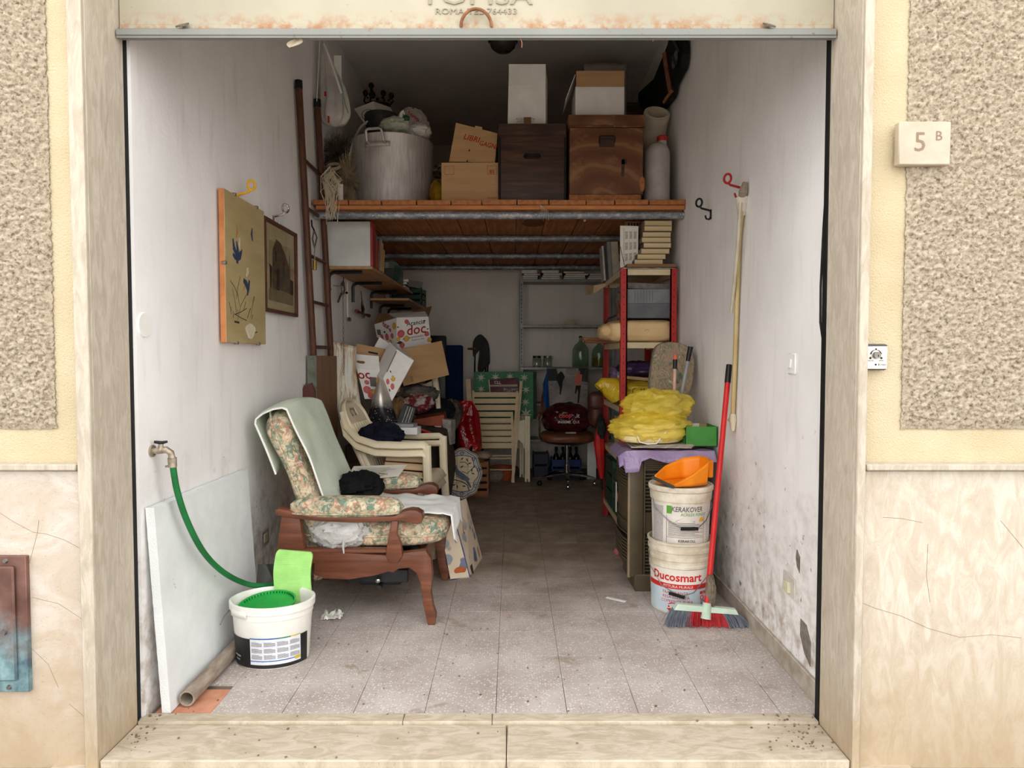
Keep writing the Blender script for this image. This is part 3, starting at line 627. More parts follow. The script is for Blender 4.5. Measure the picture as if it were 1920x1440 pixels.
for k in range(46):
    h = rnd.uniform(0.05, 0.11); w = rnd.uniform(0.02, 0.06); o = Vector((rnd.gauss(0, .012), rnd.gauss(0, .015) - 0.01, rnd.gauss(0.0, .015)))
    b.tube([rc + o + Vector((0, 0, h)), rc + o + Vector((w * rnd.choice((-1, 1)), 0, h * 0.4)), rc + o + Vector((w * rnd.uniform(-1, 1), -0.01, -h * 0.6)), rc + o + Vector((rnd.uniform(-.02, .03), -0.025, -h - rnd.uniform(0.02, 0.16)))], 0.0016, 4, cap=False)
solo('raffia_hank', 'tangled hank of white raffia drooping over the loft edge', 'raffia', b, mat('white_raffia', (222, 210, 186), (196, 182, 154), 0.8))
solo('white_card_tag', 'white card tag wedged behind the raffia hank', 'tag', B().bb(*[at(634, 370, 4.72).x, at(643, 370, 4.72).x], 4.72, 4.735, LZ, at(640, 345, 4.72).z), M['paper'])
# blankets behind, yellow cloth
solo('folded_blanket', 'dusty pink folded blanket behind the stock pot', 'blanket', B().blob(Vector((-0.42, 5.55, LZ + 0.17)), (0.5, 0.45, 0.38), 0.1, 2, 8, 36, 22, flat=LZ, pw=3), cloth('dusty_pink_blanket', (150, 112, 96), (116, 84, 72)))
solo('patterned_throw', 'cream and black patterned throw on the folded blanket', 'throw', B().blob(Vector((-0.44, 5.45, LZ + 0.40)), (0.42, 0.3, 0.1), 0.2, 3, 12, 40, 20), mat('cream_black_weave', (170, 156, 132), (44, 38, 34), 0.95, scale=34, lo=.42, hi=.5))
solo('yellow_cloth', 'ochre yellow cloth bunched beside the 85 carton', 'cloth', B().blob(at(822, 364, 4.92), (0.12, 0.2, 0.2), 0.25, 2.4, 6, 28, 18, flat=LZ), cloth('ochre_cloth', (176, 136, 40), (120, 90, 24)))
# cartons
x0, x1, z0, z1 = ext(828, 305, 934, 377, 4.74); z0 = LZ + 0.001
ct = carton('brown_carton', 'plain brown carton printed 85 at the front of the loft', [(x0, 4.74, z0), (x1, 4.74, z0), (x1, 5.1, z0), (x0, 5.1, z0), (x0, 4.74, z1), (x1, 4.74, z1), (x1, 5.1, z1), (x0, 5.1, z1)])
F = lambda px, py: at(px, py, 4.7385)
for (xa, ya, xb, yb) in ((834, 311, 851, 327), (914, 311, 931, 327), (914, 371, 931, 376)):
    L = [F(xa, ya), F(xb, ya), F(xb, yb), F(xa, yb)]; obj('printed_frame', B().tube(L, 0.0014, 4, closed=True), M['redink'], ct)
b = B(); text(b, '85', 0.036, plane_fn(F(922.5, 325.5), (1, 0, 0), (0, 0, 1), 0.001), bold=0.01); obj('printed_mark', b, M['redink'], ct, smooth=0)
pts = [(855, 230), (933, 250), (928, 305), (842, 303)]; P = [at(x, y, 4.77) for x, y in pts]; dep = Vector((0.02, 0.3, 0))
ct = carton('handwritten_carton', 'tilted carton with red handwriting on the 85 carton', [P[3], P[2], P[2] + dep, P[3] + dep, P[0], P[1], P[1] + dep, P[0] + dep])
U = (P[1] - P[0]).normalized(); V = Vector((-U.z, 0, U.x)) if U.x > 0 else Vector((0, 0, 1))
b = B(); text(b, 'LIBRI', 0.052, plane_fn(at(883, 264, 4.77), U, V, 0.002), shear=0.15, bold=0.012); text(b, 'GAGNI', 0.046, plane_fn(at(914, 276, 4.77), U, V, 0.002), shear=0.15, sx=0.85, bold=0.012); obj('handwriting', b, M['redink'], ct, smooth=0)
tape = mat('brown_tape', (190, 158, 108), rough=0.35)
for (x, y, w, h) in ((896, 246, 0.05, 0.065), (884, 299, 0.05, 0.035)): obj('tape', B().box(at(x, y, 4.768), (w, 0.002, h), (0, 12, 0)), tape, ct)
for (x, y) in ((880, 282), (876, 302)): obj('nick', B().box(at(x, y, 4.768), (0.008, 0.002, 0.012), (0, 20, 0)), M['ink'], ct)
# wooden crate and chest
M['dwood'] = woodm('dark_stained_wood', (92, 66, 54), (54, 38, 32), 0, 4, 0.5, 7)
x0, x1, z0, z1 = ext(934, 232, 1063, 377, 4.70); z0 = LZ + 0.001
cr = thing('dark_wooden_crate', 'dark stained wooden crate with an iron handle', 'crate', ((x0 + x1) / 2, 4.95, z0))
obj('body', B().bb(x0, x1, 4.70, 5.2, z0, z1, bev=0.012, seg=2), M['dwood'], cr)
obj('top_board', B().bb(x0 + 0.004, x1 - 0.004, 4.696, 5.2, z1 - 0.075, z1 + 0.001, bev=0.004), M['dwood'], cr)
for sx in (x0 + 0.004, x1 - 0.018): obj('corner_joint', B().bb(sx, sx + 0.014, 4.6965, 4.72, z0 + 0.02, z1 - 0.09, bev=0.002), M['black'], cr)
hc = at(998, 294, 4.695)
obj('handle', B().tube([hc + Vector((-0.05, 0, 0.012)), hc + Vector((-0.055, -0.012, -0.004)), hc + Vector((-0.045, -0.014, -0.012)), hc + Vector((0.045, -0.014, -0.012)), hc + Vector((0.055, -0.012, -0.002)), hc + Vector((0.048, 0, 0.012))], 0.0045, 7).box(hc + Vector((0, 0.002, 0.012)), (0.1, 0.006, 0.022), bev=0.002), iron, cr)
obj('tape', B().box(at(989, 226, 4.694) + Vector((0, 0.003, 0)), (0.05, 0.003, 0.045)), mat('dark_packing_tape', (112, 84, 52), rough=0.4), cr)
k = N('ringed_brown_chest_wood'); wv = k.n('ShaderNodeTexWave'); wv.wave_type = 'RINGS'; wv.rings_direction = 'Y'; wv.inputs['Scale'].default_value = 1.6; wv.inputs['Distortion'].default_value = 6.0; wv.inputs['Detail'].default_value = 4
k.l(k.coord(scale=(0.9, 1, 1.6)), wv.inputs['Vector']); col = k.ramp(wv.outputs['Fac'], [(0.0, srgb(96, 60, 42)), (0.9, srgb(116, 76, 52)), (1.0, srgb(134, 96, 66))])
col = k.mix(k.step(k.noise(k.coord(), 7, 7, 0.7), 0.56, 0.74), col, srgb(138, 106, 70)); col = k.mix(k.step(k.noise(k.coord(), 30, 3), 0.7, 0.73), col, srgb(176, 150, 112)); k.fin(col, 0.5); M['chest'] = k.m
x0, x1, z0, z1 = ext(1066, 215, 1209, 377, 4.68); z0 = LZ + 0.001
ch = thing('brown_wooden_chest', 'scuffed brown wooden chest with a deep lid and keyhole plate', 'chest', ((x0 + x1) / 2, 4.95, z0)); zl = at(1130, 238, 4.68).z
obj('plinth', B().bb(x0 + 0.006, x1 - 0.02, 4.69, 5.2, z0, z0 + 0.055), M['plank'], ch)
obj('body', B().bb(x0 + 0.006, x1 - 0.008, 4.684, 5.2, z0 + 0.05, zl - 0.002, bev=0.004), M['chest'], ch)
obj('lid', B().bb(x0 - 0.004, x1, 4.674, 5.205, zl, z1, bev=0.008, seg=2), M['chest'], ch)
obj('lid_bead', B().bb(x0 - 0.004, x1, 4.668, 4.68, zl - 0.004, zl + 0.008, bev=0.003), M['chest'], ch)
hc = at(1138, 265, 4.684); obj('lock_plate', B().box(hc, (0.105, 0.004, 0.075), bev=0.002), M['dwood'], ch)
obj('handle', B().tube([hc + Vector((-0.05, -0.004, -0.02)), hc + Vector((-0.052, -0.012, 0.02)), hc + Vector((-0.044, -0.014, 0.032)), hc + Vector((0.044, -0.014, 0.032)), hc + Vector((0.052, -0.012, 0.02)), hc + Vector((0.05, -0.004, -0.01))], 0.004, 7), iron, ch)
obj('dark_drip', B().box(at(1168, 315, 4.683), (0.02, 0.002, 0.11), (0, 2, 0)).box(at(1170, 303, 4.683), (0.035, 0.002, 0.035)), M['dwood'], ch)
obj('broken_corner', B().blob(at(1204, 345, 4.685), (0.035, 0.01, 0.1), 0.3, 3, 2, 14, 10), M['plank'], ch)
# white boxes
x0, x1, z0, z1 = ext(953, 124, 1022, 231, 4.82)
z0 = at(1000, 232, 4.70).z + 0.002
wb = carton('tall_white_box', 'tall closed white box on the dark crate', [(x0 - .005, 4.8, z0), (x1 + .004, 4.8, z0), (x1 + .03, 5.08, z0), (x0 + .01, 5.08, z0), (x0 + .005, 4.8, z1), (x1 + 0.002, 4.8, z1), (x1 + .03, 5.08, z1), (x0 + .01, 5.08, z1)], M['white'])
obj('lid_flap', B().bb(x0 + 0.004, x1 + 0.003, 4.793, 4.8, z1 - 0.145, z1 + 0.002), M['white'], wb)
b = B(); text(b, 'ACQUA VISTA', 0.02, plane_fn(at(985, 225, 4.799), (1, 0, 0), (0, 0, 1), 0.001)); text(b, 'PARTE PREGIATA', 0.015, plane_fn(at(985, 229.5, 4.799), (1, 0, 0), (0, 0, 1), 0.001)); obj('printed_caption', b, M['inkg'], wb, smooth=0)
x0, x1, z0, z1 = ext(1079, 134, 1171, 214, 4.80); z0 = at(1130, 215, 4.68).z + 0.002
wb = thing('open_white_box', 'white box with open brown flaps on the brown chest', 'box', ((x0 + x1) / 2, 4.95, z0))
obj('body', B().bb(x0, x1, 4.8, 4.804, z0, z1 - 0.1).bb(x0, x0 + 0.004, 4.8, 5.1, z0, z1 - 0.1).bb(x1 - 0.004, x1, 4.8, 5.1, z0, z1 - 0.1).bb(x0, x1, 5.096, 5.1, z0, z1 - 0.1).bb(x0, x1, 4.8, 5.1, z0, z0 + 0.004), M['white'], wb, smooth=0)
obj('front_flap', B().bb(x0 + 0.004, x1 - 0.002, 4.79, 4.794, z1 - 0.105, z1), M['card'], wb)
obj('side_flap', B().hexa([(x0, 4.8, z1 - 0.02), (x0, 5.08, z1 - 0.02), (x0 - 0.004, 5.08, z1 - 0.02), (x0 - 0.004, 4.8, z1 - 0.02), (x0 - 0.065, 4.8, z1 - 0.19), (x0 - 0.065, 5.08, z1 - 0.19), (x0 - 0.069, 5.08, z1 - 0.19), (x0 - 0.069, 4.8, z1 - 0.19)]), M['white'], wb, smooth=0)
x0, x1, z0, z1 = ext(1093, 117, 1176, 214, 5.25)
sc_ = thing('grey_suitcase', 'upright grey suitcase behind the open white box', 'suitcase', ((x0 + x1) / 2, 5.3, LZ))
obj('shell', B().bb(x0, x1, 5.25, 5.45, LZ + 0.001, z1, bev=0.03, seg=3), mat('taupe_suitcase', (150, 142, 134), (132, 124, 116), 0.6), sc_); obj('seam', B().bb(x0 - 0.003, x1 + 0.003, 5.34, 5.26, LZ + 0.01, z1 + 0.003, bev=0.009), M['steel'], sc_)
for k in range(3):
    z = at(1185, 205 - k * 9, 5.45).z; x = at(1183, 200, 5.45).x
    solo('stacked_board', ('lowest', 'middle', 'topmost')[k] + ' of three dark offcut boards stacked behind the chest', 'board', B().bb(x - 0.1, x + 0.12 - 0.02 * k, 5.5, 5.9, (LZ + 0.001) if k == 0 else z - 0.037, z, bev=0.002), M['dwood'], 'offcut boards behind the chest')
# roll, jerry can
m0, m1 = at(1232, 212, 5.0), Vector((1.0, 5.6, LZ + 0.16)); ax = (m1 - m0).normalized(); Mq = ax.to_track_quat('Z', 'Y').to_matrix().to_4x4(); Lr = (m1 - m0).length
rl = thing('paper_roll', 'wide cream paper roll leaning behind the chest', 'paper roll', m1)
rp = mat('cream_roll_paper', (218, 208, 190), (202, 190, 170), 0.8)
obj('outer_tube', B().lathe([(0.066, 0), (0.093, 0), (0.093, Lr), (0.066, Lr), (0.066, 0)], 36, m0, M=Mq), rp, rl)
obj('inner_turn', B().lathe([(0.072, -0.006), (0.082, -0.006), (0.082, 0.04), (0.072, 0.04), (0.072, -0.006)], 36, m0, M=Mq), rp, rl)
obj('wrap_edge', B().lathe([(0.094, 0.17), (0.0955, 0.17), (0.0955, 0.18), (0.094, 0.18)], 36, m0, M=Mq), rp, rl)
jx0, jx1, _, jz1 = ext(1211, 262, 1262, 377, 4.74)
jc = thing('jerry_can', 'translucent grey jerry can with a red cap in the loft corner', 'jerry can', ((jx0 + jx1) / 2, 4.85, LZ))
jm = mat('grey_polythene', (188, 184, 180), (166, 160, 156), 0.45)
jw = (jx1 - jx0) / 2 - 0.002; jcx = (jx0 + jx1) / 2
obj('body', B().lathe([(0.001, 0), (0.97, 0), (1, 0.012), (1.0, jz1 - LZ - 0.1), (0.97, jz1 - LZ - 0.065), (0.82, jz1 - LZ - 0.03), (0.55, jz1 - LZ - 0.01), (0.2, jz1 - LZ), (0.001, jz1 - LZ)], 40, (jcx, 4.83, LZ + 0.001), sx=jw, sy=0.11), jm, jc)
kc_ = Vector((at(1243, 262, 4.8).x, 4.82, jz1 - 0.005)); obj('neck', B().cyl(kc_ - Vector((0, 0, .01)), kc_ + Vector((0, 0, 0.025)), 0.03, n=20), jm, jc)
obj('cap', B().lathe([(0.033, 0.018), (0.036, 0.022), (0.036, 0.048), (0.03, 0.054), (0.001, 0.054)], 24, kc_), M['red'], jc)
# black folded frame hung high on the right wall, with broken wooden slat
poly = [(1256, 66), (1279, 66), (1281, 100), (1278, 128), (1262, 160), (1258, 182), (1240, 205), (1212, 262), (1200, 260), (1197, 175), (1226, 148), (1252, 84)]
pp = [atx(x, y, 1.09) for x, y in poly]
bf = thing('black_folding_frame', 'black folded frame bag with a broken wooden slat hung high on the wall', 'folding frame', (1.1, 5.2, 2.4))
obj('cover', B().prism([(p.y, p.z) for p in pp], lambda u, v, w: Vector((w, u, v)), 1.088, 1.128), M['black'], bf, smooth=0)
a, c = atx(1247, 100, 1.072), atx(1258, 172, 1.072)
obj('slat', B().tube([a, (a + c) / 2 + Vector((0, 0.01, 0)), c], 0.02, 4), woodm('splintered_slat', (150, 98, 66), (104, 64, 42), 2), bf)
obj('bent_strip', B().tube([c, c + Vector((-0.01, 0.08, -0.008)), c + Vector((-0.012, 0.16, -0.012))], 0.012, 4), M['plank'], bf)
obj('strap', B().tube([atx(1262, 70, 1.08), atx(1274, 100, 1.075), atx(1270, 125, 1.08), atx(1262, 105, 1.08)], 0.012, 6), M['blackp'], bf)
obj('strap', B().tube([atx(1206, 178, 1.08), atx(1200, 200, 1.07), atx(1203, 240, 1.07), atx(1208, 258, 1.08)], 0.014, 6), M['blackp'], bf)
obj('grey_pad', B().blob(atx(1265, 112, 1.086), (0.012, 0.16, 0.1), 0.1, 2, 1, 16, 10), mat('grey_webbing', (110, 104, 96)), bf)
# hanging white carrier bag, left wall
hb = thing('hanging_carrier_bag', 'white carrier bag hanging high on the left wall', 'bag', at(628, 238, 4.72))
ctop = at(604, 80, 4.74); b = B()
def hbf(u, v):
    th = u * 6.283; cx = at(604 + 22 * min(1, v * 1.5), 0, 4.74).x; w = 0.014 + 0.085 * math.sin(min(1, v * 1.05) * 1.57) ** 1.6
    if v > 0.86: w *= math.sqrt(max(0.0, 1 - ((v - 0.86) / 0.14) ** 2))
    fold = 1 + 0.24 * math.sin(th * 7 + v * 3) * (1 - 0.5 * v) + 0.12 * noise.noise(Vector((math.cos(th) * 2, math.sin(th) * 2, v * 5)))
    zt = at(604, 78, 4.74).z; zb = at(628, 238, 4.74).z
    return Vector((cx + w * fold * math.cos(th), 4.74 + 0.75 * w * fold * math.sin(th), zt + (zb - zt) * v))
obj('film', b.sheet(hbf, 48, 34, cu=True), film('milky_carrier_film', (226, 222, 216), (196, 192, 188), 0.95, 0.3), hb)
obj('handle_loop', B().tube([at(600, 76, 4.7), at(597, 130, 4.66), at(594, 190, 4.66)], 0.006, 6, flat=(1, .4)), M['white'], hb)
obj('handle_loop', B().tube([at(607, 82, 4.68), at(622, 120, 4.62), at(640, 175, 4.63)], 0.009, 6, flat=(1, .4)), M['white'], hb)
obj('side_flap', B().bb(at(625, 0, 4.76).x, at(639, 0, 4.76).x, 4.76, 4.764, at(0, 150, 4.76).z, at(0, 104, 4.76).z), M['white'], hb)
obj('red_tag', B().box(at(616, 224, 4.655), (0.012, 0.003, 0.045)), M['redink'], hb); obj('red_tag', B().box(at(610, 176, 4.66), (0.014, 0.003, 0.03)), M['redink'], hb)
obj('green_stripe', B().tube([at(634, 142, 4.66), at(641, 165, 4.655), at(647, 195, 4.66), at(653, 212, 4.67)], 0.012, 6, flat=(1, .3)), mat('pale_green_print', (150, 190, 160)), hb)
obj('wall_hook', B().tube([Vector((XL, 4.74, ctop.z + 0.03)), Vector((XL + 0.05, 4.74, ctop.z + 0.02)), Vector((XL + 0.06, 4.74, ctop.z + 0.05))], 0.006, 6), M['black'], hb)

# ================================================================== LEFT WALL
def wl(px, py, off=0.0): return atx(px, py, XL + off)
# --- painted flower picture
pc = thing('flower_picture', 'tall unframed flower painting under glass on the left wall', 'picture', (XL + 0.02, 3.37, 1.36))
Y0, Y1, Z0, Z1 = 3.13, 3.63, 1.362, 2.05
obj('board', B().bb(XL + 0.012, XL + 0.036, Y0, Y1, Z0, Z1, bev=0.001), mat('orange_board_edge', (206, 136, 84), (180, 112, 66), 0.6), pc)
obj('painted_sheet', B().bb(XL + 0.036, XL + 0.0385, Y0 + 0.001, Y1 - 0.001, Z0 + 0.001, Z1 - 0.001), mat('stained_olive_paper', (186, 168, 124), (168, 150, 106), 0.35, scale=3, stretch=(1, 1, 4), spec=0.5), pc)
def onp(px, py, off=0.0395): return atx(px, py, XL + off)
def brush(name, col, strokes):
    for st in strokes:
        b = B(); pts = [onp(x, y) for x, y, w in st]; n = len(pts); rr = [max(0.0012, w * 0.0030) for _, _, w in st]
        b.tube(pts, rr, 6, flat=(1, 1))
        for p in b.v: p.x = XL + 0.0388 + (p.x - XL - 0.0395) * 0.03
        obj(name, b, col, pc)
blue = mat('indigo_paint', (58, 74, 104), (40, 52, 78)); ora = mat('orange_paint', (200, 140, 72)); cre = mat('cream_paint', (226, 214, 186)); blk = mat('ink_paint', (66, 56, 46)); 
brush('indigo_petal', blue, [[(437, 447, 2), (439, 465, 5), (446, 482, 3)], [(454, 468, 2), (450, 480, 6), (445, 488, 3)], [(444, 452, 2), (446, 470, 5), (445, 494, 4)], [(437, 476, 3), (441, 482, 4), (447, 487, 3)], [(473, 428, 2), (472, 440, 4), (474, 452, 2)], [(457, 525, 4), (462, 532, 6), (466, 545, 4)], [(468, 526, 3), (466, 540, 5), (464, 554, 2)]])
brush('orange_petal', ora, [[(444, 422, 1), (445, 435, 3), (443, 446, 2)], [(451, 462, 2), (453, 470, 3), (449, 476, 1)], [(459, 522, 2), (460, 532, 2), (457, 545, 1)]])
brush('cream_petal', cre, [[(450, 446, 2), (449, 458, 4), (451, 468, 2)], [(464, 502, 4), (465, 510, 5), (462, 518, 2)]])
stems = [[(432, 526, .8), (440, 538, .8), (446, 552, .8), (450, 575, .6)], [(451, 518, .8), (446, 540, .8), (444, 560, .6)], [(436, 540, .6), (441, 565, .6), (444, 592, .6)], [(463, 552, .6), (452, 572, .6), (446, 600, .6)], [(477, 556, 1.4), (473, 576, .6), (470, 596, .6)], [(461, 566, .8), (457, 582, .6)], [(430, 566, .8), (434, 590, .6)], [(470, 578, 1), (464, 597, .6)], [(463, 578, .6), (452, 585, .6), (440, 590, .6)], [(440, 588, .6), (452, 596, .6), (463, 601, .6)], [(440, 603, 1.6), (449, 605, 1.6)], [(474, 590, 1), (472, 600, .6)], [(434, 575, .7), (434, 583, .7)], [(437, 583, .7), (438, 596, .7)], [(446, 580, .7), (446, 590, .7)]]
brush('grass_stroke', blk, stems)
b = B(); c0 = onp(470, 621); b.sheet(lambda u, v: Vector((XL + 0.0389, c0.y + v * 0.062 * math.cos(u * 6.283) * (1 + 0.2 * math.sin(3 * u * 6.283)), c0.z + v * 0.038 * math.sin(u * 6.283))), 24, 1, cu=True); obj('white_patch', b, cre, pc, smooth=0)
brush('signature', blk, [[(464, 612, .9), (463, 622, .9), (467, 628, .9), (470, 620, .9), (468, 613, .9), (472, 616, .9), (473, 624, .9), (476, 617, .9), (479, 624, .9), (483, 622, .9)], [(468, 631, .9), (470, 634, .9), (467, 635, .9)], [(474, 630, .9), (475, 634, .9)]])
b = B(); q = [onp(413, 590), onp(419, 600), onp(424, 640), onp(414, 640)]; obj('peeled_corner', B().add([Vector((XL + 0.0392, max(Y0 + 0.001, p.y), p.z)) for p in q], [(0, 1, 2, 3)]), cre, pc, smooth=0)
for (y, z) in ((3.25, Z1), (3.53, Z1), (3.25, Z0), (3.53, Z0), (Y0, 1.72)): obj('clip', B().box((XL + 0.034, y, z), (0.02, 0.016, 0.014), bev=0.002), M['steel'], pc)
def hook(name, label, m, c, s=1.0, flip=1):
    t = thing(name, label, 'hook', c - Vector((0, 0, 0.03))); r = .0085 * s; P = lambda x, z: c + Vector((x * flip * s, 0, z * s))
    obj('back_plate', B().box(c + Vector((0.004 * flip, 0, 0)), (0.008, 0.024 * s, 0.08 * s), bev=0.003), m, t)
    obj('arm', B().tube([P(.004, .028), P(.03, .035), P(.08, .048), P(.092, .06)], r, 7), m, t)
    e = P(.1, .092); obj('ring', B().tube([e + Vector((0.02 * s * math.cos(a) * flip, 0.014 * s * math.cos(a), 0.032 * s * math.sin(a))) for a in [6.283 * k / 14 for k in range(14)]], r, 7, closed=True), m, t)
    obj('lower_hook', B().tube([P(.004, -.02), P(.02, -.04), P(.042, -.034), P(.05, -.008)], r * .9, 7), m, t)
    return t
hook('wall_hook', 'yellow double coat hook above the flower picture', mat('yellow_enamel', (232, 184, 52), (214, 160, 36), 0.4), Vector((XL, 3.37, 2.055)), 0.72)
hook('wall_hook', 'chrome double coat hook above the church photograph', M['chrome'], Vector((XL, 3.87, 2.05)), 0.72)
# --- church photograph
ph = thing('church_photograph', 'framed old photograph of a church beside the flower picture', 'picture', (XL + 0.02, 3.92, 1.535))
fw = woodm('walnut_frame', (112, 66, 48), (72, 42, 32), 2, 5, 0.4); A0, A1, H0, H1 = 3.65, 4.20, 1.535, 2.035
for y0, y1, z0, z1 in ((A0, A0 + .022, H0, H1), (A1 - .022, A1, H0, H1), (A0 + .022, A1 - .022, H0, H0 + .02), (A0 + .022, A1 - .022, H1 - .02, H1)): obj('frame_bar', B().bb(XL + 0.012, XL + 0.036, y0, y1, z0, z1, bev=0.003), fw, ph)
obj('mount', B().bb(XL + 0.016, XL + 0.02, A0 + .02, A1 - .02, H0 + .018, H1 - .018), mat('aged_mount', (206, 190, 160), (190, 174, 142)), ph)
def poly_on(name, m, pts, off, par):
    pp = [atx(x, y, XL + off) for x, y in pts]; return obj(name, B().add([Vector((XL + off, min(max(p.y, A0 + .022), A1 - .022), min(max(p.z, H0 + .02), H1 - .02))) for p in pp], [tuple(range(len(pp)))]), m, par, smooth=0)
poly_on('print_sky', mat('print_sky_tone', (190, 172, 142)), [(504, 448), (550, 469), (550, 574), (504, 562)], 0.0204, ph)
poly_on('print_ground', mat('print_ground_tone', (150, 132, 108), (128, 110, 90), scale=30), [(504, 540), (520, 543), (550, 556), (550, 574), (504, 562)], 0.0207, ph)
ch1 = poly_on('print_church', mat('print_church_tone', (116, 100, 84), (78, 66, 56), scale=22), [(511, 468), (518, 448), (527, 457), (535, 478), (541, 496), (543, 473), (544, 488), (545, 553), (524, 544), (510, 541)], 0.021, ph)
for pts in ([(519, 508), (522, 502), (524, 510), (524, 545), (519, 543)], [(531, 492), (533, 493), (533, 518), (531, 517)], [(516, 473), (518, 470), (519, 476), (518, 490), (516, 488)], [(544, 524), (550, 528), (550, 556), (544, 552)], [(504, 492), (510, 500), (509, 540), (507, 540), (506, 502)]):
    poly_on('print_shadow_shape', mat('print_dark_tone', (60, 50, 44)), pts, 0.0213, ph)
obj('glazing', B().bb(XL + 0.026, XL + 0.028, A0 + .02, A1 - .02, H0 + .018, H1 - .018), m_glass('picture_glass', (246, 246, 242), 0.12, 0.05), ph)
# --- ladder
lw = woodm('brown_painted_ladder', (104, 66, 48), (74, 46, 34), 2, 5, 0.5)
ld = thing('ladder', 'brown steel ladder with black caps standing against the left wall', 'ladder', (XL + 0.06, 4.55, 0))
r0t, r0b = wl(560, 160, 0.03), Vector((XL + 0.045, 4.475, 1.304)); r1t, r1b = wl(595, 195, 0.03), Vector((XL + 0.045, 4.905, 1.304))
for t_, b_ in ((r0t, r0b), (r1t, r1b)):
    obj('rail', B().tube([b_, t_], 0.021, 14), lw, ld); obj('cap', B().cyl(t_ - Vector((0, 0, 0.02)), t_ + Vector((0, 0, 0.028)), 0.024, 0.023, 14), M['blackp'], ld)
for k in range(5):
    z = 1.36 + k * 0.29; f0 = (z - r0b.z) / (r0t.z - r0b.z); f1 = (z - r1b.z) / (r1t.z - r1b.z)
    if z < 2.8: obj('rung', B().cyl(r0b.lerp(r0t, f0), r1b.lerp(r1t, f1), 0.0115, n=10), lw, ld)
chm = M['steel']; b = B(); 
for k in range(30):
    p = Vector((XL + 0.115, 4.985, 1.78 - k * 0.021)); rot = k % 2
    b.tube([p + Vector(((0.005 * math.cos(a)) * (1 - rot), 0.005 * math.cos(a) * rot, 0.012 * math.sin(a))) for a in [6.283 * q / 8 for q in range(8)]], 0.0016, 4, closed=True)
b.tube([Vector((XL + .06, 4.93, 1.80)), Vector((XL + .115, 4.985, 1.795)), Vector((XL + .115, 4.985, 1.77))], .003, 5); o = solo('chain', 'thin steel chain hanging down the far rail of the ladder', 'chain', b, chm)
# pruning tool hanging between the rungs
t = thing('hanging_pliers', 'steel spring pliers with a brass end hanging inside the ladder', 'pliers', wl(590, 510, 0.07)); P0 = [wl(x, y, 0.07) for x, y in ((589, 432), (586, 448), (590, 465), (590, 482))]
obj('jaw', B().tube([P0[0], P0[1], P0[2]], 0.005, 6), M['steel'], t); obj('jaw', B().tube([wl(589, 432, .07), wl(594, 445, .07), wl(590, 465, .07)], 0.005, 6), M['steel'], t)
obj('shank', B().tube([wl(590, 465, .07), wl(590, 486, .07)], 0.004, 6), M['steel'], t); obj('grip', B().cyl(wl(590, 488, .07), wl(590, 506, .07), 0.013, n=10), mat('brass', (170, 140, 72), (140, 110, 52), 0.4, 0.6), t); obj('hanger', B().tube([wl(584, 412, .08), wl(585, 424, .08), wl(589, 432, .07)], 0.005, 6), M['black'], t)
# --- wall shelf, brackets, cabinet
sw = woodm('veneered_chipboard', (196, 152, 108), (168, 124, 84), 1, 3, 0.5, 7); SZ = 1.915
w1 = thing('wall_shelf', 'long veneered shelf board on black brackets, left wall', 'shelf', (-1.16, 5.85, SZ)); SX1 = -0.985
obj('board', B().bb(XL + 0.001, SX1, 4.93, 6.95, SZ, SZ + 0.02, bev=0.002), sw, w1)
w2 = thing('wall_shelf', 'shorter lower shelf board at the far end of the left wall', 'shelf', (-1.16, 7.3, SZ - 0.11))
obj('board', B().bb(XL + 0.04, SX1 + 0.05, 6.3, 7.8, SZ - 0.11, SZ - 0.09, bev=0.002), sw, w2)
def bracket(par, y, z, xw):
    br = obj('bracket', B().tube([Vector((xw + 0.012, y, z - 0.17)), Vector((xw + 0.012, y, z - 0.05)), Vector((xw + 0.02, y, z - 0.028)), Vector((xw + 0.045, y, z - 0.014)), Vector((xw + 0.25, y, z - 0.013))], 0.0125, 8), M['blackp'], par)
    return br
for y in (5.0, 5.75, 6.5): bracket(w1, y, SZ, XL)
for y in (6.75, 7.2): bracket(w2, y, SZ - 0.11, XL + 0.035)
cz1 = 2.255
cab = thing('white_wall_cabinet', 'white cabinet with a red door edge on the wall shelf', 'cabinet', (-1.15, 5.0, SZ + 0.02))
obj('body', B().bb(XL + 0.006, SX1 - 0.018, 4.94, 5.05, SZ + 0.021, cz1 - 0.004, bev=0.002), mat('pale_grey_laminate', (206, 208, 204), (192, 194, 190), 0.5), cab)
obj('door', B().bb(SX1 - 0.016, SX1 + 0.0, 4.94, 5.05, SZ + 0.023, cz1 - 0.004, bev=0.002), mat('red_laminate', (170, 56, 58), rough=0.4), cab)
def book(label, c, size, rot=(0, 0, 0), cover=(120, 40, 40), name='book', group=None, spine='x-', pages=None, title=None):
    """a block of pages between two boards and a spine; size = (width from spine, length, thickness); lies flat before rot"""
    w, l, t = size; Mx = Matrix.Translation(c) @ Euler([R(a) for a in rot]).to_matrix().to_4x4()
    th = thing(name, label, 'book', Vector(c) - Vector((0, 0, min(t, w) / 2)), group); cm = bookm(cover)
    obj('pages', B().box((0.0, 0, 0), (w - 0.006, l - 0.008, t - 0.005)).xf(Mx), pages or M['pages'], th, smooth=0)
    obj('cover', B().box((0, 0, t / 2 - 0.00125), (w, l, 0.0025)).box((0, 0, -t / 2 + 0.00125), (w, l, 0.0025)).box((-w / 2 + 0.00125, 0, 0), (0.0025, l, t)).xf(Mx), cm, th, smooth=0)
    return th
_bm = {}
def bookm(c):
    if c not in _bm: _bm[c] = mat('cover_%d_%d_%d' % c, c, tuple(x * 0.85 for x in c), 0.5, scale=12)
    return _bm[c]
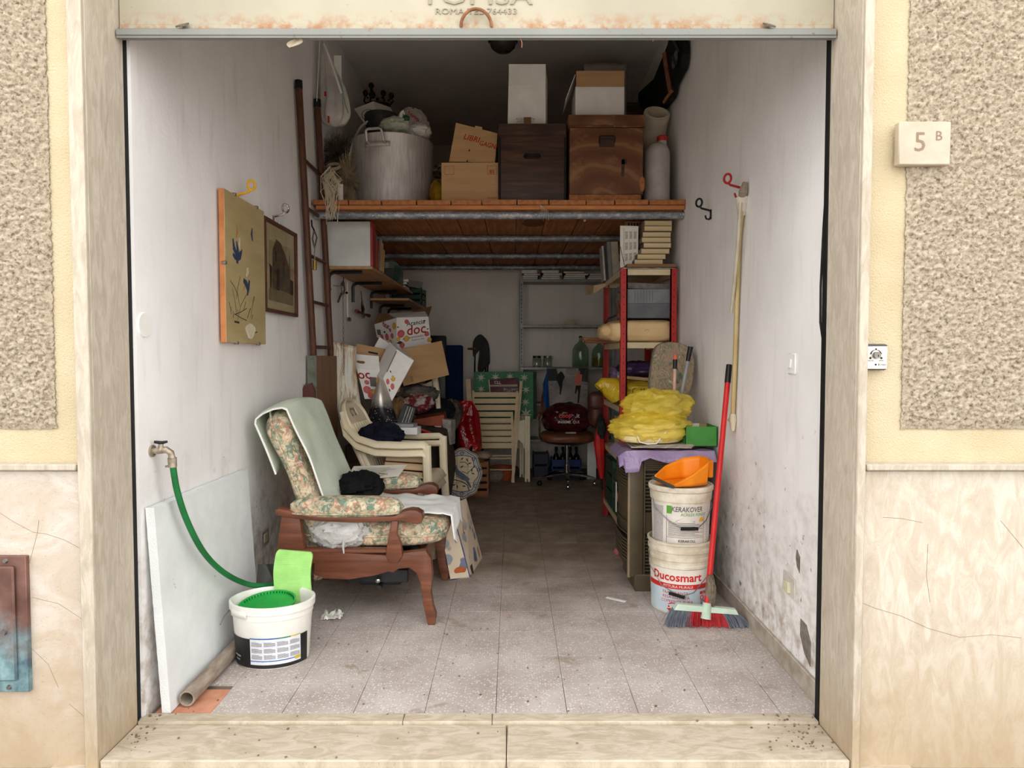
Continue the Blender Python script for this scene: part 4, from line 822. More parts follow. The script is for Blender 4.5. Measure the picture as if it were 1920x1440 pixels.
# row of books and odds on the wall shelf, seen past the cabinet
row = [((150, 120, 84), .03, .27, 'tan book next to the white cabinet'), ((92, 84, 74), .028, .25, 'grey book second from the white cabinet'), ((168, 40, 40), .03, .22, 'red spined book on the wall shelf'), ((40, 52, 58), .04, .24, 'dark blue album leaning on the wall shelf'), ((150, 148, 140), .03, .26, 'pale grey album leaning on the wall shelf'), ((196, 140, 84), .024, .23, 'tan wooden-edged frame leaning with the shelf books'), ((30, 30, 30), .035, .2, 'black book leaning in the shelf row'), ((186, 160, 112), .03, .19, 'cream book at the far end of the leaning row')]
y = 5.08
for i, (c, t_, h, lab) in enumerate(row):
    an = -8 if i < 2 else -16
    book(lab, (-1.1 + 0.004 * (i % 3), y + h * 0.5 * abs(math.sin(R(an))), SZ + 0.024 + h * 0.5 * math.cos(R(an)) + 0.006), (0.2, h, t_), (90 + an, 0, 0), c, group='books leaning on the wall shelf'); y += t_ + 0.016
def crate(name, label, x0, x1, y0, y1, z0, z1, m, wall=0.012, bars=3, cat='crate', group=None):
    t = thing(name, label, cat, ((x0 + x1) / 2, (y0 + y1) / 2, z0), group); h = (z1 - z0)
    obj('bottom', B().bb(x0, x1, y0, y1, z0 + 0.001, z0 + 0.012), m, t)
    g = h / bars
    for k in range(bars):
        za, zb = z0 + 0.012 + k * g, z0 + g * (k + 1) - 0.012
        for (a, b2, c, d) in ((x0, x1, y0, y0 + wall), (x0, x1, y1 - wall, y1), (x0, x0 + wall, y0, y1), (x1 - wall, x1, y0, y1)): obj('slat', B().bb(a, b2, c, d, za, zb, bev=0.002), m, t)
    for (a, b2) in ((x0 + 0.001, y0 + 0.001), (x1 - wall * 1.6, y0 + 0.001), (x0 + 0.001, y1 - wall * 1.6), (x1 - wall * 1.6, y1 - wall * 1.6)): obj('corner_post', B().bb(a, a + wall * 1.5, b2, b2 + wall * 1.5, z0 + 0.001, z1), m, t)
    return t
gp = mat('dark_green_plastic_crate', (48, 84, 66), (34, 62, 50), 0.5)
SZ2 = SZ - 0.09
crate('green_plastic_crate', 'dark green slatted crate at the end of the lower wall shelf', -1.27, -0.95, 7.35, 7.7, SZ2, SZ2 + 0.2, gp)
solo('grey_carton', 'grey carton slanting on the green crate', 'box', B().box((-1.12, 7.5, SZ2 + 0.245), (0.3, 0.3, 0.07), (0, 8, 10)), mat('grey_card', (140, 136, 128)), smooth=0)
solo('wire_coil', 'coil of green garden wire on the wall shelf', 'wire', (lambda b: [b.tube([Vector((-1.08 + (0.075 + 0.008 * k) * math.cos(a), 6.02 + 0.012 * k + 0.01 * math.sin(3 * a), SZ + 0.115 + (0.085 + 0.004 * k) * math.sin(a))) for a in [6.283 * q / 22 for q in range(22)]], 0.004, 5, closed=True) for k in range(6)] and b)(B()), mat('green_wire', (40, 78, 66), rough=0.4))
solo('dark_radio', 'dark grey radio on the wall shelf beyond the wire coil', 'radio', B().bb(-1.2, -1.0, 6.2, 6.42, SZ + 0.021, SZ + 0.17, bev=0.008), mat('grey_radio', (96, 98, 98), (80, 82, 82), 0.4))
for k, (c, z) in enumerate((((196, 188, 178), 0), ((60, 58, 56), 0.03), ((206, 200, 192), 0.055))):
    book(('lowest', 'dark middle', 'topmost')[k] + ' book lying flat at the far end of the wall shelf', (-1.1 + 0.01 * k, 6.66 - 0.02 * k, SZ + 0.022 + z + 0.0135), (0.2, 0.28, 0.025), (0, 0, 4 * k), c, group='books lying flat on the wall shelf', pages=M['paper'])
# tools hanging below the shelf
t = thing('hand_drill', 'old grey hand whisk drill hanging under the wall shelf', 'hand tool', wl(640, 560, .05))
obj('frame', B().blob(wl(643, 540, .05), (0.03, 0.09, 0.1), 0.25, 3, 3, 18, 12), M['steel'], t); obj('handle', B().tube([wl(640, 550, .05), wl(634, 566, .05)], 0.008, 7), M['steel'], t); obj('knob', B().blob(wl(650, 549, .05), (0.02, 0.03, 0.02), 0, n=12, m=8), M['black'], t); obj('hanger', B().tube([wl(644, 528, .05), wl(644, 522, .02), wl(644, 520, 0)], 0.004, 5), M['steel'], t)
t = thing('hanging_shears', 'long steel shears with red grips hanging under the wall shelf', 'shears', wl(680, 597, .05))
obj('blade', B().tube([wl(678, 556, .05), wl(679, 572, .05), wl(681, 596, .05)], [0.005, 0.02, 0.026], 8, flat=(1, .5)), mat('black_steel_blade', (60, 54, 50), (40, 36, 34), 0.35, 0.6), t)
obj('blade', B().tube([wl(677, 558, .06), wl(682, 580, .06), wl(681, 596, .06)], [0.003, 0.008, 0.012], 6), M['chrome'], t)
for (x, y) in ((668, 583), (692, 592)): obj('grip', B().tube([wl(680, 588, .05), wl((680 + x) / 2, (588 + y) / 2, .05), wl(x, y, .05)], [0.007, 0.01, 0.016], 8), mat('dark_red_grip', (116, 40, 34)), t)
obj('hanger', B().tube([wl(678, 556, .05), wl(677, 548, .02), wl(677, 546, 0)], 0.004, 5), M['steel'], t)
solo('hanging_rule', 'thin pale rule hanging on the wall below the shelf', 'rule', B().bb(XL + 0.002, XL + 0.01, 5.58, 5.62, wl(660, 598, 0).z, wl(660, 532, 0).z, bev=0.001), M['white'])
solo('grey_tag', 'small grey tag stuck at the foot of the pale wall rule', 'tag', B().bb(XL + 0.01, XL + 0.016, 5.56, 5.66, wl(660, 604, 0).z, wl(660, 597, 0).z, bev=0.001), M['steel'])
solo('wall_screw', 'small screw eye in the wall by the first bracket', 'screw', B().tube([Vector((XL, 4.93, 1.76)), Vector((XL + 0.04, 4.93, 1.76)), Vector((XL + 0.045, 4.93, 1.78))], 0.004, 6), M['steel'])
# blanking disc, damp cover, socket behind the chair
d = wl(266, 609); solo('blanking_disc', 'round white blanking disc on the left wall near the jamb', 'cover plate', B().cyl((XL, d.y + 0.012, d.z), (XL + 0.006, d.y + 0.012, d.z), 0.046, 0.043, 28), M['white'])
s = wl(494, 1008); so = thing('wall_socket', 'grey wall socket low behind the armchair', 'socket', (XL, s.y, s.z - 0.05))
obj('plate', B().box((XL + 0.006, s.y, s.z), (0.012, 0.11, 0.085), bev=0.004), mat('grey_socket_plate', (160, 152, 144)), so); obj('insert', B().box((XL + 0.013, s.y, s.z), (0.006, 0.05, 0.045), bev=0.002), mat('ivory_insert', (196, 186, 164)), so)

# --- tap, hose
tp = wl(292, 848); ty, tz = 2.535, 0.952
tap = thing('garden_tap', 'corroded brass garden tap on the left wall', 'tap', (XL, ty, tz - 0.05)); tm = mat('corroded_tap_metal', (186, 176, 160), (140, 128, 110), 0.4, 0.5, scale=40, bump=0.2)
obj('spout', B().tube([Vector((XL, ty, tz)), Vector((XL + 0.026, ty, tz)), Vector((XL + 0.052, ty + 0.005, tz + 0.004)), Vector((XL + 0.067, ty + 0.01, tz - 0.008)), Vector((XL + 0.070, ty + 0.012, tz - 0.03))], [0.011, 0.012, 0.013, 0.012, 0.012], 12).cyl((XL + 0.0005, ty, tz), (XL + 0.008, ty, tz), 0.022, n=18), tm, tap)
obj('bonnet', B().cyl((XL + 0.034, ty, tz), (XL + 0.036, ty, tz + 0.026), 0.011, 0.008, 12), tm, tap); obj('lever', B().tube([Vector((XL + 0.014, ty - 0.005, tz + 0.034)), Vector((XL + 0.038, ty, tz + 0.03)), Vector((XL + 0.058, ty + 0.004, tz + 0.034))], [0.005, 0.007, 0.004], 8), M['blackp'], tap)
obj('hose_union', B().cyl((XL + 0.070, ty + 0.012, tz - 0.026), (XL + 0.071, ty + 0.013, tz - 0.062), 0.016, 0.015, 12), tm, tap); obj('hose_clip', B().tube([Vector((XL + 0.05, ty, tz - 0.058)), Vector((XL + 0.062, ty + 0.004, tz - 0.056))], 0.004, 6), M['steel'], tap)
hs = [Vector((XL + 0.071, ty + 0.013, tz - 0.05))] + [atx(x, y, X) for x, y, X in ((332, 920, -1.250), (350, 975, -1.236), (378, 1030, -1.222), (410, 1066, -1.21), (445, 1088, -1.19), (480, 1098, -1.15), (525, 1096, -1.07))]
hs += [Vector((hs[-1].x + 0.06, 3.24, hs[-1].z - 0.03))]
def smoothp(pts, k=6):
    out = []; P = [pts[0]] + pts + [pts[-1]]
    for i in range(1, len(P) - 2):
        for j in range(k):
            t = j / k; a, b, c, d = P[i - 1], P[i], P[i + 1], P[i + 2]
            out.append(0.5 * ((2 * b) + (c - a) * t + (2 * a - 5 * b + 4 * c - d) * t * t + (3 * b - a - 3 * c + d) * t ** 3))
    return out + [pts[-1]]
solo('green_hose', 'short green garden hose hanging from the tap', 'hose', B().tube(smoothp(hs), 0.0115, 12), mat('green_hose_rubber', (30, 120, 62), (24, 98, 50), 0.45))
# polystyrene sheet, pipe
def psf(u, v, s=0):
    y = 2.475 + 0.885 * u; z = 0.001 + 0.752 * v - 0.006 * u * v; x = -1.243 - 0.045 * v + s
    return Vector((x + 0.0012 * noise.noise(Vector((y * 30, z * 30, 1))), y, z + (0.004 * noise.noise(Vector((y * 14, 0, 3))) if v == 1 else 0)))
b = B(); b.sheet(lambda u, v: psf(u, v), 60, 40); b.sheet(lambda u, v: psf(u, v, -0.032), 60, 40)
b.sheet(lambda u, v: psf(u, 1, -0.032 * v), 60, 1); b.sheet(lambda u, v: psf(0, u, -0.032 * v), 40, 1); b.sheet(lambda u, v: psf(1, u, -0.032 * v), 40, 1); b.sheet(lambda u, v: psf(u, 0, -0.032 * v), 60, 1)
k = N('scuffed_polystyrene'); w = k.coord(); f = k.noise(w, 5, 6, 0.6); col = k.ramp(f, [(0.3, srgb(214, 218, 218)), (0.7, srgb(232, 235, 236))]); scr = k.step(k.noise(k.coord(scale=(1, 5, 0.7)), 9, 5, 0.7), 0.7, 0.72); col = k.mix(scr, col, srgb(246, 246, 246))
col = k.mix(k.step(k.noise(w, 24, 3), 0.72, 0.75), col, srgb(176, 160, 130)); k.bump(k.voro(w, 160).outputs['Distance'], 0.25, 0.003); k.fin(col, 0.7)
solo('polystyrene_sheet', 'scuffed white polystyrene sheet leaning on the left wall', 'insulation sheet', b, k.m)
pm = mat('weathered_grey_pipe', (168, 154, 140), (130, 116, 102), 0.8, scale=10, stretch=(4, 1, 4))
PY = Vector((-1.205, 2.52, 0.032)); PE = Vector((-1.205, 3.24, 0.032)); dv = (PE - PY).normalized(); Mq = dv.to_track_quat('Z', 'Y').to_matrix().to_4x4()
solo('floor_pipe', 'grey downpipe lying on the floor along the polystyrene', 'pipe', B().lathe([(0.023, 0), (0.0295, 0), (0.0295, (PE - PY).length), (0.023, (PE - PY).length), (0.023, 0)], 24, PY, M=Mq), pm)
# paint bucket with lid, pad and film
bc = Vector((-1.03, 2.945, 0.001)); BH = 0.262; bx, by = 1.06, 0.88
bk = thing('white_paint_bucket', 'oval white paint bucket with a black label by the doorway', 'bucket', bc); wp = mat('white_polypropylene', (236, 236, 230), (222, 220, 212), 0.4)
obj('body', B().lathe([(0.001, 0), (0.138, 0), (0.142, 0.006), (0.156, BH - 0.055), (0.160, BH - 0.055), (0.1605, BH - 0.03), (0.168, BH - 0.028), (0.169, BH), (0.160, BH + 0.003), (0.154, BH - 0.005), (0.137, 0.006), (0.001, 0.006)], 56, bc, bx, by), wp, bk)
def wrapc(c, rz, sx=1, sy=1, off=0.0012):      # wrap a print round a bucket: u metres along, v metres up, angle 0 = towards the camera
    return lambda u, v, a0=-math.pi / 2: Vector((c.x + (rz(v) + off) * sx * math.cos(a0 + u / rz(v)), c.y + (rz(v) + off) * sy * math.sin(a0 + u / rz(v)), c.z + v))
rz = lambda v: 0.1425 + 0.0135 * v / 0.207
Wp = wrapc(bc, rz, bx, by)
obj('black_label', B().sheet(lambda u, v: Wp(-0.20 + 0.40 * u, 0.006 + 0.125 * v), 30, 2), mat('black_label_print', (44, 44, 44), (26, 26, 26), 0.45), bk)
lb = obj('white_label', B().sheet(lambda u, v: wrapc(bc, rz, bx, by, 0.002)(-0.05 + 0.205 * u, 0.022 + 0.115 * v), 24, 2), mat('pale_label_print', (224, 226, 232), (206, 210, 220), 0.5, scale=60, stretch=(1, 1, 3)), bk)
W2 = wrapc(bc, rz, bx, by, 0.0028)
for (u0, u1, v0, v1, c) in ((-0.05, 0.06, 0.131, 0.136, (60, 106, 176)), (0.06, 0.11, 0.131, 0.136, (60, 140, 96)), (0.11, 0.155, 0.131, 0.136, (214, 190, 60)), (-0.05, 0.14, 0.036, 0.04, (60, 106, 176)), (0.125, 0.152, 0.03, 0.044, (214, 190, 60))):
    obj('colour_band', B().sheet(lambda u, v: W2(u0 + (u1 - u0) * u, v0 + (v1 - v0) * v), 12, 1), mat('band_%d_%d_%d' % c, c), lb)
b = B()
for q in range(4):
    for r_ in range(3):
        for l_ in range(6): b.sheet(lambda u, v: W2(-0.044 + q * 0.05 + 0.043 * u * (0.7 if l_ == 5 else 1), 0.047 + r_ * 0.027 + l_ * 0.0032 + 0.0014 * v), 3, 1)
obj('small_print', b, M['inkg'], lb, kind='stuff')
b = B(); text(b, 'PITTURA', 0.012, lambda u, v: W2(-0.125 + u, 0.045 + v)); text(b, 'MURALE', 0.009, lambda u, v: W2(-0.125 + u, 0.03 + v)); obj('lettering', b, M['white'], bk)
obj('pour_lip', B().sheet(lambda u, v: wrapc(bc, lambda q: 0.165, bx, by, 0.002)(-0.16 + 0.1 * u, BH - 0.045 + 0.03 * v), 8, 1), wp, bk, solid=0.003)
obj('wire_bail', B().tube([bc + Vector((-0.172, -0.02, BH - 0.04)), bc + Vector((-0.185, -0.06, BH - 0.06)), bc + Vector((-0.19, -0.09, BH - 0.085))], 0.0025, 6), M['steel'], bk)
Ml = Euler((R(9), R(-4), 0)).to_matrix().to_4x4(); lidm = mat('bright_green_lid', (40, 170, 74), (32, 150, 62), 0.4)
ld_ = thing('green_bucket_lid', 'bright green notched lid lying inside the paint bucket', 'lid', bc + Vector((0, 0, 0.17)))
lc = bc + Vector((-0.02, -0.015, BH - 0.028)); obj('disc', B().lathe([(0.001, 0), (0.112, 0), (0.115, 0.01), (0.122, 0.011), (0.122, 0.002), (0.1, -0.012), (0.001, -0.012)], 44, lc, 1, 0.92, M=Ml), lidm, ld_)
for k in range(22):
    a = R(15 + k * 7); p = lc + Ml @ Vector((0.112 * math.cos(a), 0.104 * math.sin(a), 0.004)); obj('notch', B().box(p, (0.004, 0.004, 0.009), (0, 0, math.degrees(a))), mat('shadow_green', (16, 96, 40)) if k == 0 else bpy.data.materials['shadow_green'], ld_)
# green pad
px = [(511, 1042), (515, 1037), (576, 1042), (580, 1047), (577, 1120), (572, 1146), (512, 1146), (510, 1120)]
b = B(); A = Vector((-0.985, 3.075, 0.12))
def padf(u, v, o): 
    wob = 0.006 * math.sin(v * 7); x = -1.064 + 0.165 * u + wob; z = 0.13 + 0.30 * v - 0.012 * u; r = 0.02
    if v > 0.9:
        e = (v - 0.9) / 0.1; q = 1 - 0.13 * (1 - math.sqrt(max(0, 1 - e * e))); x = -0.98 + (x + 0.98) * q
    return Vector((x, 3.045 + 0.04 * v + o, z))
b.sheet(lambda u, v: padf(u, v, 0), 14, 30); b.sheet(lambda u, v: padf(u, v, 0.012), 14, 30); b.sheet(lambda u, v: padf(0, u, 0.012 * v), 30, 1); b.sheet(lambda u, v: padf(1, u, 0.012 * v), 30, 1); b.sheet(lambda u, v: padf(u, 1, 0.012 * v), 14, 1); b.sheet(lambda u, v: padf(u, 0, 0.012 * v), 14, 1)
k = N('lime_foam_pad'); w = k.coord(); wv = k.n('ShaderNodeTexWave'); wv.inputs['Scale'].default_value = 60; wv.bands_direction = 'Z'; wv.inputs['Distortion'].default_value = 2; k.l(w, wv.inputs['Vector']); k.bump(wv.outputs['Fac'], 0.3, 0.003)
k.fin(k.ramp(k.noise(w, 14, 5), [(0.3, srgb(150, 206, 112)), (0.7, srgb(172, 224, 134))]), 0.8); solo('green_kneeling_pad', 'lime green ribbed foam pad standing in the paint bucket', 'foam pad', b, k.m)
solo('clear_acrylic_sheet', 'smoky clear acrylic sheet behind the green pad', 'acrylic sheet', B().hexa([at(478, 1120, 3.18), at(586, 1120, 3.18), at(586, 1120, 3.184), at(478, 1120, 3.184), at(484, 1058, 3.16), at(590, 1056, 3.16), at(590, 1056, 3.164), at(484, 1058, 3.164)]), m_glass('smoky_acrylic', (190, 190, 188), rough=0.1), smooth=0)
def crumple(name, label, c, size, m, seed, cat='paper'):
    rnd = random.Random(seed); c = Vector(c)
    g = lambda u, v: c + Vector(((u - .5) * size[0] + 0.012 * noise.noise(Vector((u * 3, v * 3, seed))), (v - .5) * size[1] + 0.015 * noise.noise(Vector((u * 3, v * 3, seed + 5))), 0.002 + size[2] * abs(noise.noise(Vector((u * 3.2, v * 2.6, seed * 1.7)))) * 1.6))
    return solo(name, label, cat, B().sheet(g, 12, 8), m, solid=0.0008, smooth=15)
crumple('crumpled_tissue', 'crumpled white tissue on the floor beside the bucket', atz(621, 1159) + Vector((0, 0.01, 0)), (0.11, 0.085, 0.03), mat('tissue_paper', (238, 238, 228)), 3)
solo('plastic_ruler', 'short white plastic strip lying on the floor in the middle', 'ruler', B().box(atz(1155, 1125) + Vector((0, 0, 0.003)), (0.115, 0.024, 0.003), (0, 0, -35), bev=0.001), M['white'])
solo('dry_leaf', 'small orange dry leaf on the floor near the middle', 'leaf', B().sheet(lambda u, v: atz(954, 1157) + Vector(((u - .5) * 0.016 * math.sin(3.14 * max(.05, v)), (v - .5) * 0.025, 0.003 + 0.004 * math.sin(u * 3))), 4, 5), terra, solid=0.0006)

# ================================================================== ARMCHAIR (faces right)
M['floral'] = m_floral('floral_tapestry'); M['mahog'] = woodm('mahogany_varnish', (134, 84, 62), (94, 55, 40), 0, 4, 0.35, 7)
NY, FY = 3.30, 4.02
ac = thing('armchair', 'floral recliner armchair with mahogany arms', 'armchair', (-0.8, 3.68, 0))
side = [(560, 1034), (725, 1044), (777, 1037), (798, 1035), (808, 1050), (811, 1080), (808, 1113), (812, 1140), (818, 1157), (815, 1175), (802, 1175), (800, 1167), (793, 1137), (788, 1097), (780, 1077), (767, 1068), (747, 1070), (737, 1077), (728, 1075), (700, 1083), (653, 1090), (613, 1088), (590, 1082), (575, 1060)]
post = [(528, 968), (562, 975), (565, 1000), (572, 1037), (519, 1036), (522, 1005)]
arm = [(517, 957), (524, 955), (550, 960), (587, 968), (640, 970), (740, 968), (757, 960), (770, 957), (782, 958), (792, 964), (794, 973), (791, 981), (783, 985), (770, 982), (753, 978), (667, 982), (600, 979), (560, 975), (518, 968)]
bal = [(735, 978), (747, 978), (745, 1003), (752, 1020), (756, 1043), (747, 1057), (730, 1057), (723, 1043), (728, 1010)]
def sidepoly(poly, y0, y1, dy=0.0, bev=0.006):
    pp = [at(x, y, NY) for x, y in poly]; n = len(pp); b = B()
    bm = bmesh.new(); vs = [bm.verts.new((p.x, y0, p.z + dy)) for p in pp]; f = bm.faces.new(vs); bm.normal_update()
    e = bmesh.ops.extrude_face_region(bm, geom=[f]); ev = [v for v in e['geom'] if isinstance(v, bmesh.types.BMVert)]
    for v in ev: v.co.y = y1
    bmesh.ops.recalc_face_normals(bm, faces=bm.faces)
    ed = [q for q in bm.edges if abs(q.verts[0].co.y - q.verts[1].co.y) < 1e-6]
    bmesh.ops.bevel(bm, geom=ed, offset=bev, segments=2, profile=0.5, affect='EDGES'); bm.verts.index_update()
    b.add([v.co.copy() for v in bm.verts], [tuple(v.index for v in q.verts) for q in bm.faces]); bm.free(); return b
zf = at(808, 1175, NY).z
for (y0, y1) in ((NY, NY + 0.05), (FY - 0.05, FY)):
    obj('side_frame', sidepoly(side, y0, y1, -zf + 0.001), M['mahog'], ac)
    obj('arm_post', sidepoly(post, y0, y1, -zf), M['mahog'], ac)
    obj('armrest', sidepoly(arm, y0 - 0.015, y1 + 0.015, -zf, 0.009), M['mahog'], ac)
    obj('arm_baluster', sidepoly(bal, y0 - 0.012, y0 + 0.03, -zf, 0.009), M['mahog'], ac)
    xr = at(540, 1040, NY).x; zr = at(540, 1040, NY).z
    obj('rear_leg', B().tube([Vector((xr + 0.02, (y0 + y1) / 2, zr)), Vector((xr + 0.03, (y0 + y1) / 2, zr - 0.18)), Vector((xr - 0.01, (y0 + y1) / 2, 0.001))], [0.036, 0.028, 0.02], 8), M['mahog'], ac)
    # padded armrest
    c = at(648, 953, NY); obj('arm_pad', B().blob((c.x, (y0 + y1) / 2, c.z + 0.004), (0.535, 0.13, 0.098), 0.05, 2, 4, 40, 18, pw=3.2, ridge=False), M['floral'], ac)
    obj('pad_piping', B().tube([Vector((c.x + 0.262 * math.copysign(abs(math.cos(a)) ** .45, math.cos(a)), (y0 + y1) / 2 + 0.062 * math.copysign(abs(math.sin(a)) ** .6, math.sin(a)), c.z - 0.022)) for a in [6.283 * k / 40 for k in range(40)]], 0.0045, 6, closed=True), M['floral'], ac)
obj('front_rail', B().bb(-0.46, -0.43, NY + 0.05, FY - 0.05, 0.24, 0.34, bev=0.004), M['mahog'], ac)
obj('rear_rail', B().bb(-1.06, -1.03, NY + 0.05, FY - 0.05, 0.24, 0.34, bev=0.004), M['mahog'], ac)
obj('side_ledge', B().bb(-1.04, -0.58, NY - 0.002, NY + 0.05, 0.352, 0.372, bev=0.006), M['mahog'], ac)
# seat
def cushion(cx, cy, cz, sx, sy, sz, pw=4, seed=1, amp=0.03, Mx=None, n=44, m=24): return B().blob((cx, cy, cz), (sx, sy, sz), amp, 1.6, seed, n, m, pw=pw, ridge=False, M=Mx)
obj('seat_cushion', cushion(-0.695, 3.66, 0.425, 0.74, 0.60, 0.15, 4.5, 2), M['floral'], ac)
obj('seat_piping', B().tube([Vector((-0.695 + 0.365 * math.copysign(abs(math.cos(a)) ** .35, math.cos(a)), 3.66 + 0.30 * math.copysign(abs(math.sin(a)) ** .35, math.sin(a)), 0.418)) for a in [6.283 * k / 48 for k in range(48)]], 0.005, 6, closed=True), M['floral'], ac)
# back: leaning slab, rounded crown
BX0, BZ0, BX1, BZ1 = -0.93, 0.40, -1.19, 1.045
def backf(v, th, w):   # v up the back, th round the section
    return None
lean = Vector((BX1 - BX0, 0, BZ1 - BZ0)); ln = lean.length; lu = lean.normalized(); nu_ = Vector((lu.z, 0, -lu.x))
b = B(); nv, nt = 26, 40
vs = []
for j in range(nv + 1):
    v = j / nv
    for i in range(nt):
        th = 6.283 * i / nt; cw = math.copysign(abs(math.cos(th)) ** .45, math.cos(th)); sw_ = math.copysign(abs(math.sin(th)) ** .6, math.sin(th))
        hw = 0.315 if v < 0.8 else 0.315 * (1 - 0.22 * ((v - 0.8) / 0.2) ** 2)
        tk = 0.075 * (1 if v < 0.86 else math.sqrt(max(0.02, 1 - ((v - 0.86) / 0.145) ** 2))) * (0.85 + 0.15 * math.sin(v * 9))
        vv = v * ln * (1.0 if v < 0.8 else 1.0 - 0.05 * abs(cw) ** 3 * (v - 0.8) / 0.2)
        vs.append(Vector((BX0, 3.665 + hw * cw, BZ0)) + lu * vv + nu_ * (tk * sw_))
fs = [(j * nt + i, j * nt + (i + 1) % nt, (j + 1) * nt + (i + 1) % nt, (j + 1) * nt + i) for j in range(nv) for i in range(nt)] + [tuple(reversed(range(nt))), tuple(range(nv * nt, (nv + 1) * nt))]
obj('backrest', b.add(vs, fs), M['floral'], ac, smooth=60)
obj('back_piping', B().tube([Vector((BX0, 3.665 - 0.315 * (1 if v < .8 else 1 - .22 * ((v - .8) / .2) ** 2) - 0.001, BZ0)) + lu * (v * ln * 0.985) + nu_ * -0.01 for v in [k / 16 for k in range(17)]], 0.005, 6), M['floral'], ac)
obj('lower_flap', B().blob((-0.98, 3.6, 0.27), (0.22, 0.5, 0.24), 0.1, 2, 3, 30, 18), M['floral'], ac)
mech = obj('recliner_mechanism', B().bb(-0.83, -0.52, 3.42, 3.47, 0.17, 0.235, bev=0.004).bb(-0.83, -0.52, 3.86, 3.9, 0.17, 0.235, bev=0.004).bb(-0.78, -0.56, 3.47, 3.86, 0.14, 0.225, bev=0.01).cyl((-0.66, 3.4, 0.15), (-0.66, 3.9, 0.15), 0.012), mat('dark_mechanism', (58, 58, 60), (40, 40, 42), 0.45, 0.5), ac)
obj('foot_knob', B().blob((-0.665, 3.395, 0.19), (0.028, 0.02, 0.028), 0, n=14, m=9), M['chrome'], mech)
# ---- towel over the back
towm = cloth('sage_terry_towel', (226, 234, 218), (206, 217, 197), 5, 260, bump=0.6)
def towf(u, v):     # u across (y), v from front hem over the crown and down behind
    s = v * 0.98 - 0.22
    y = 3.385 + 0.60 * u; top = ln - 0.012 - 0.03 * abs(2 * u - 1) ** 3; off = 0.086
    rag = 0.03 * math.sin(u * 5 + 1) * (1 if v > .9 or v < .1 else 0)
    L = 0.62
    if s < L - 0.22: q = top - (L - 0.22 - s); p = Vector((BX0, y, BZ0)) + lu * q + nu_ * off
    elif s < L - 0.22 + 0.16:
        a = (s - (L - 0.22)) / 0.16 * math.pi; p = Vector((BX0, y, BZ0)) + lu * (top + 0.03 * math.sin(a)) + nu_ * (off * math.cos(a))
    else: p = Vector((BX0, y, BZ0)) + lu * (top - (s - (L - 0.06)) * (1.35 if u < 0.15 else 0.9)) + nu_ * (-off)
    p += nu_ * (0.014 * noise.noise(Vector((u * 3, v * 4, 2)))) + Vector((0, 0.012 * noise.noise(Vector((v * 4, 0, 5))) - (0.02 if u < 0.12 else 0) * v, 0))
    return p
tt = thing('sage_towel', 'pale sage terry towel draped over the armchair back', 'towel', (-1.1, 3.68, 0.7))
obj('cloth', B().sheet(towf, 34, 50), towm, tt, solid=0.005)
obj('hem', B().tube([towf(0.0, k / 30) for k in range(31)], 0.005, 6), M['white'], tt)
# ---- white cloth on seat, bags, papers
def wcl(u, v):
    x = -0.76 + 0.52 * u; y = 3.47 + 0.46 * v; z = 0.512 + 0.018 * noise.noise(Vector((u * 5, v * 5, 1)))
    if u < 0.2: z += 0.03 * (0.2 - u) * 5 * abs(math.sin(v * 9))
    xs = -0.335
    if x > xs:
        d = x - xs; z = 0.505 - d * (1.25 + 0.5 * math.sin(v * 7)) ; x = xs + 0.028 + d * 0.18 + 0.01 * math.sin(v * 14)
    return Vector((x, y - 0.03 * u, z))
solo('white_seat_cloth', 'rumpled white cloth hanging over the armchair seat front', 'cloth', B().sheet(wcl, 34, 26), cloth('white_cotton', (240, 241, 240), (226, 228, 226), 4), solid=0.004)
solo('black_garment', 'crumpled black garment on the armchair seat', 'garment', B().blob((-0.83, 3.74, 0.59), (0.26, 0.32, 0.17), 0.26, 2.2, 6, 40, 24, flat=0.505), cloth('black_cloth', (30, 30, 32), (18, 18, 20)))
cbg = thing('clear_carrier_bag', 'crumpled translucent carrier bag under the near armrest', 'bag', (-.845, 3.36, .37)); obj('film', B().blob((-0.845, 3.36, 0.445), (0.27, 0.125, 0.175), 0.22, 2.6, 4, 44, 28), film('milky_bag_film', (238, 238, 236), (216, 216, 216), 0.72, 0.22), cbg)
obj('handle', B().tube([Vector((-0.81, 3.32, 0.42)), Vector((-0.81, 3.292, 0.385)), Vector((-0.806, 3.29, 0.355))], [0.024, 0.012, 0.008], 8, flat=(1, .5)), film('milky_bag_film_tail', (232, 232, 230), None, 0.85), cbg)
pp = [at(650, 885, 4.0), at(757, 876, 4.0), at(757, 896, 3.95), at(652, 914, 3.95)]
pz = at(700, 890, 4.0).z
pd = thing('typed_document', 'typed paper sheet lying on the far armrest', 'document', pp[0])
Q = [Vector((-0.95, 3.90, pz - 0.02)), Vector((-0.645, 3.92, pz + 0.005)), Vector((-0.625, 4.12, pz + 0.04)), Vector((-0.945, 4.12, pz + 0.03))]
obj('sheet', B().add([q for q in Q], [(0, 1, 2, 3)]), M['paper'], pd, smooth=0, solid=0.001)
b = B()
for k in range(9):
    v = 0.12 + k * 0.085; L = random.uniform(.5, .84)
    g = lambda a, c: Q[0].lerp(Q[1], a).lerp(Q[3].lerp(Q[2], a), c) + Vector((0, -0.0008, 0.0012))
    b.quad(g(.1, v), g(.1 + L, v), g(.1 + L, v + .018), g(.1, v + .018))
obj('typed_lines', b, M['inkg'], pd, smooth=0, kind='stuff')
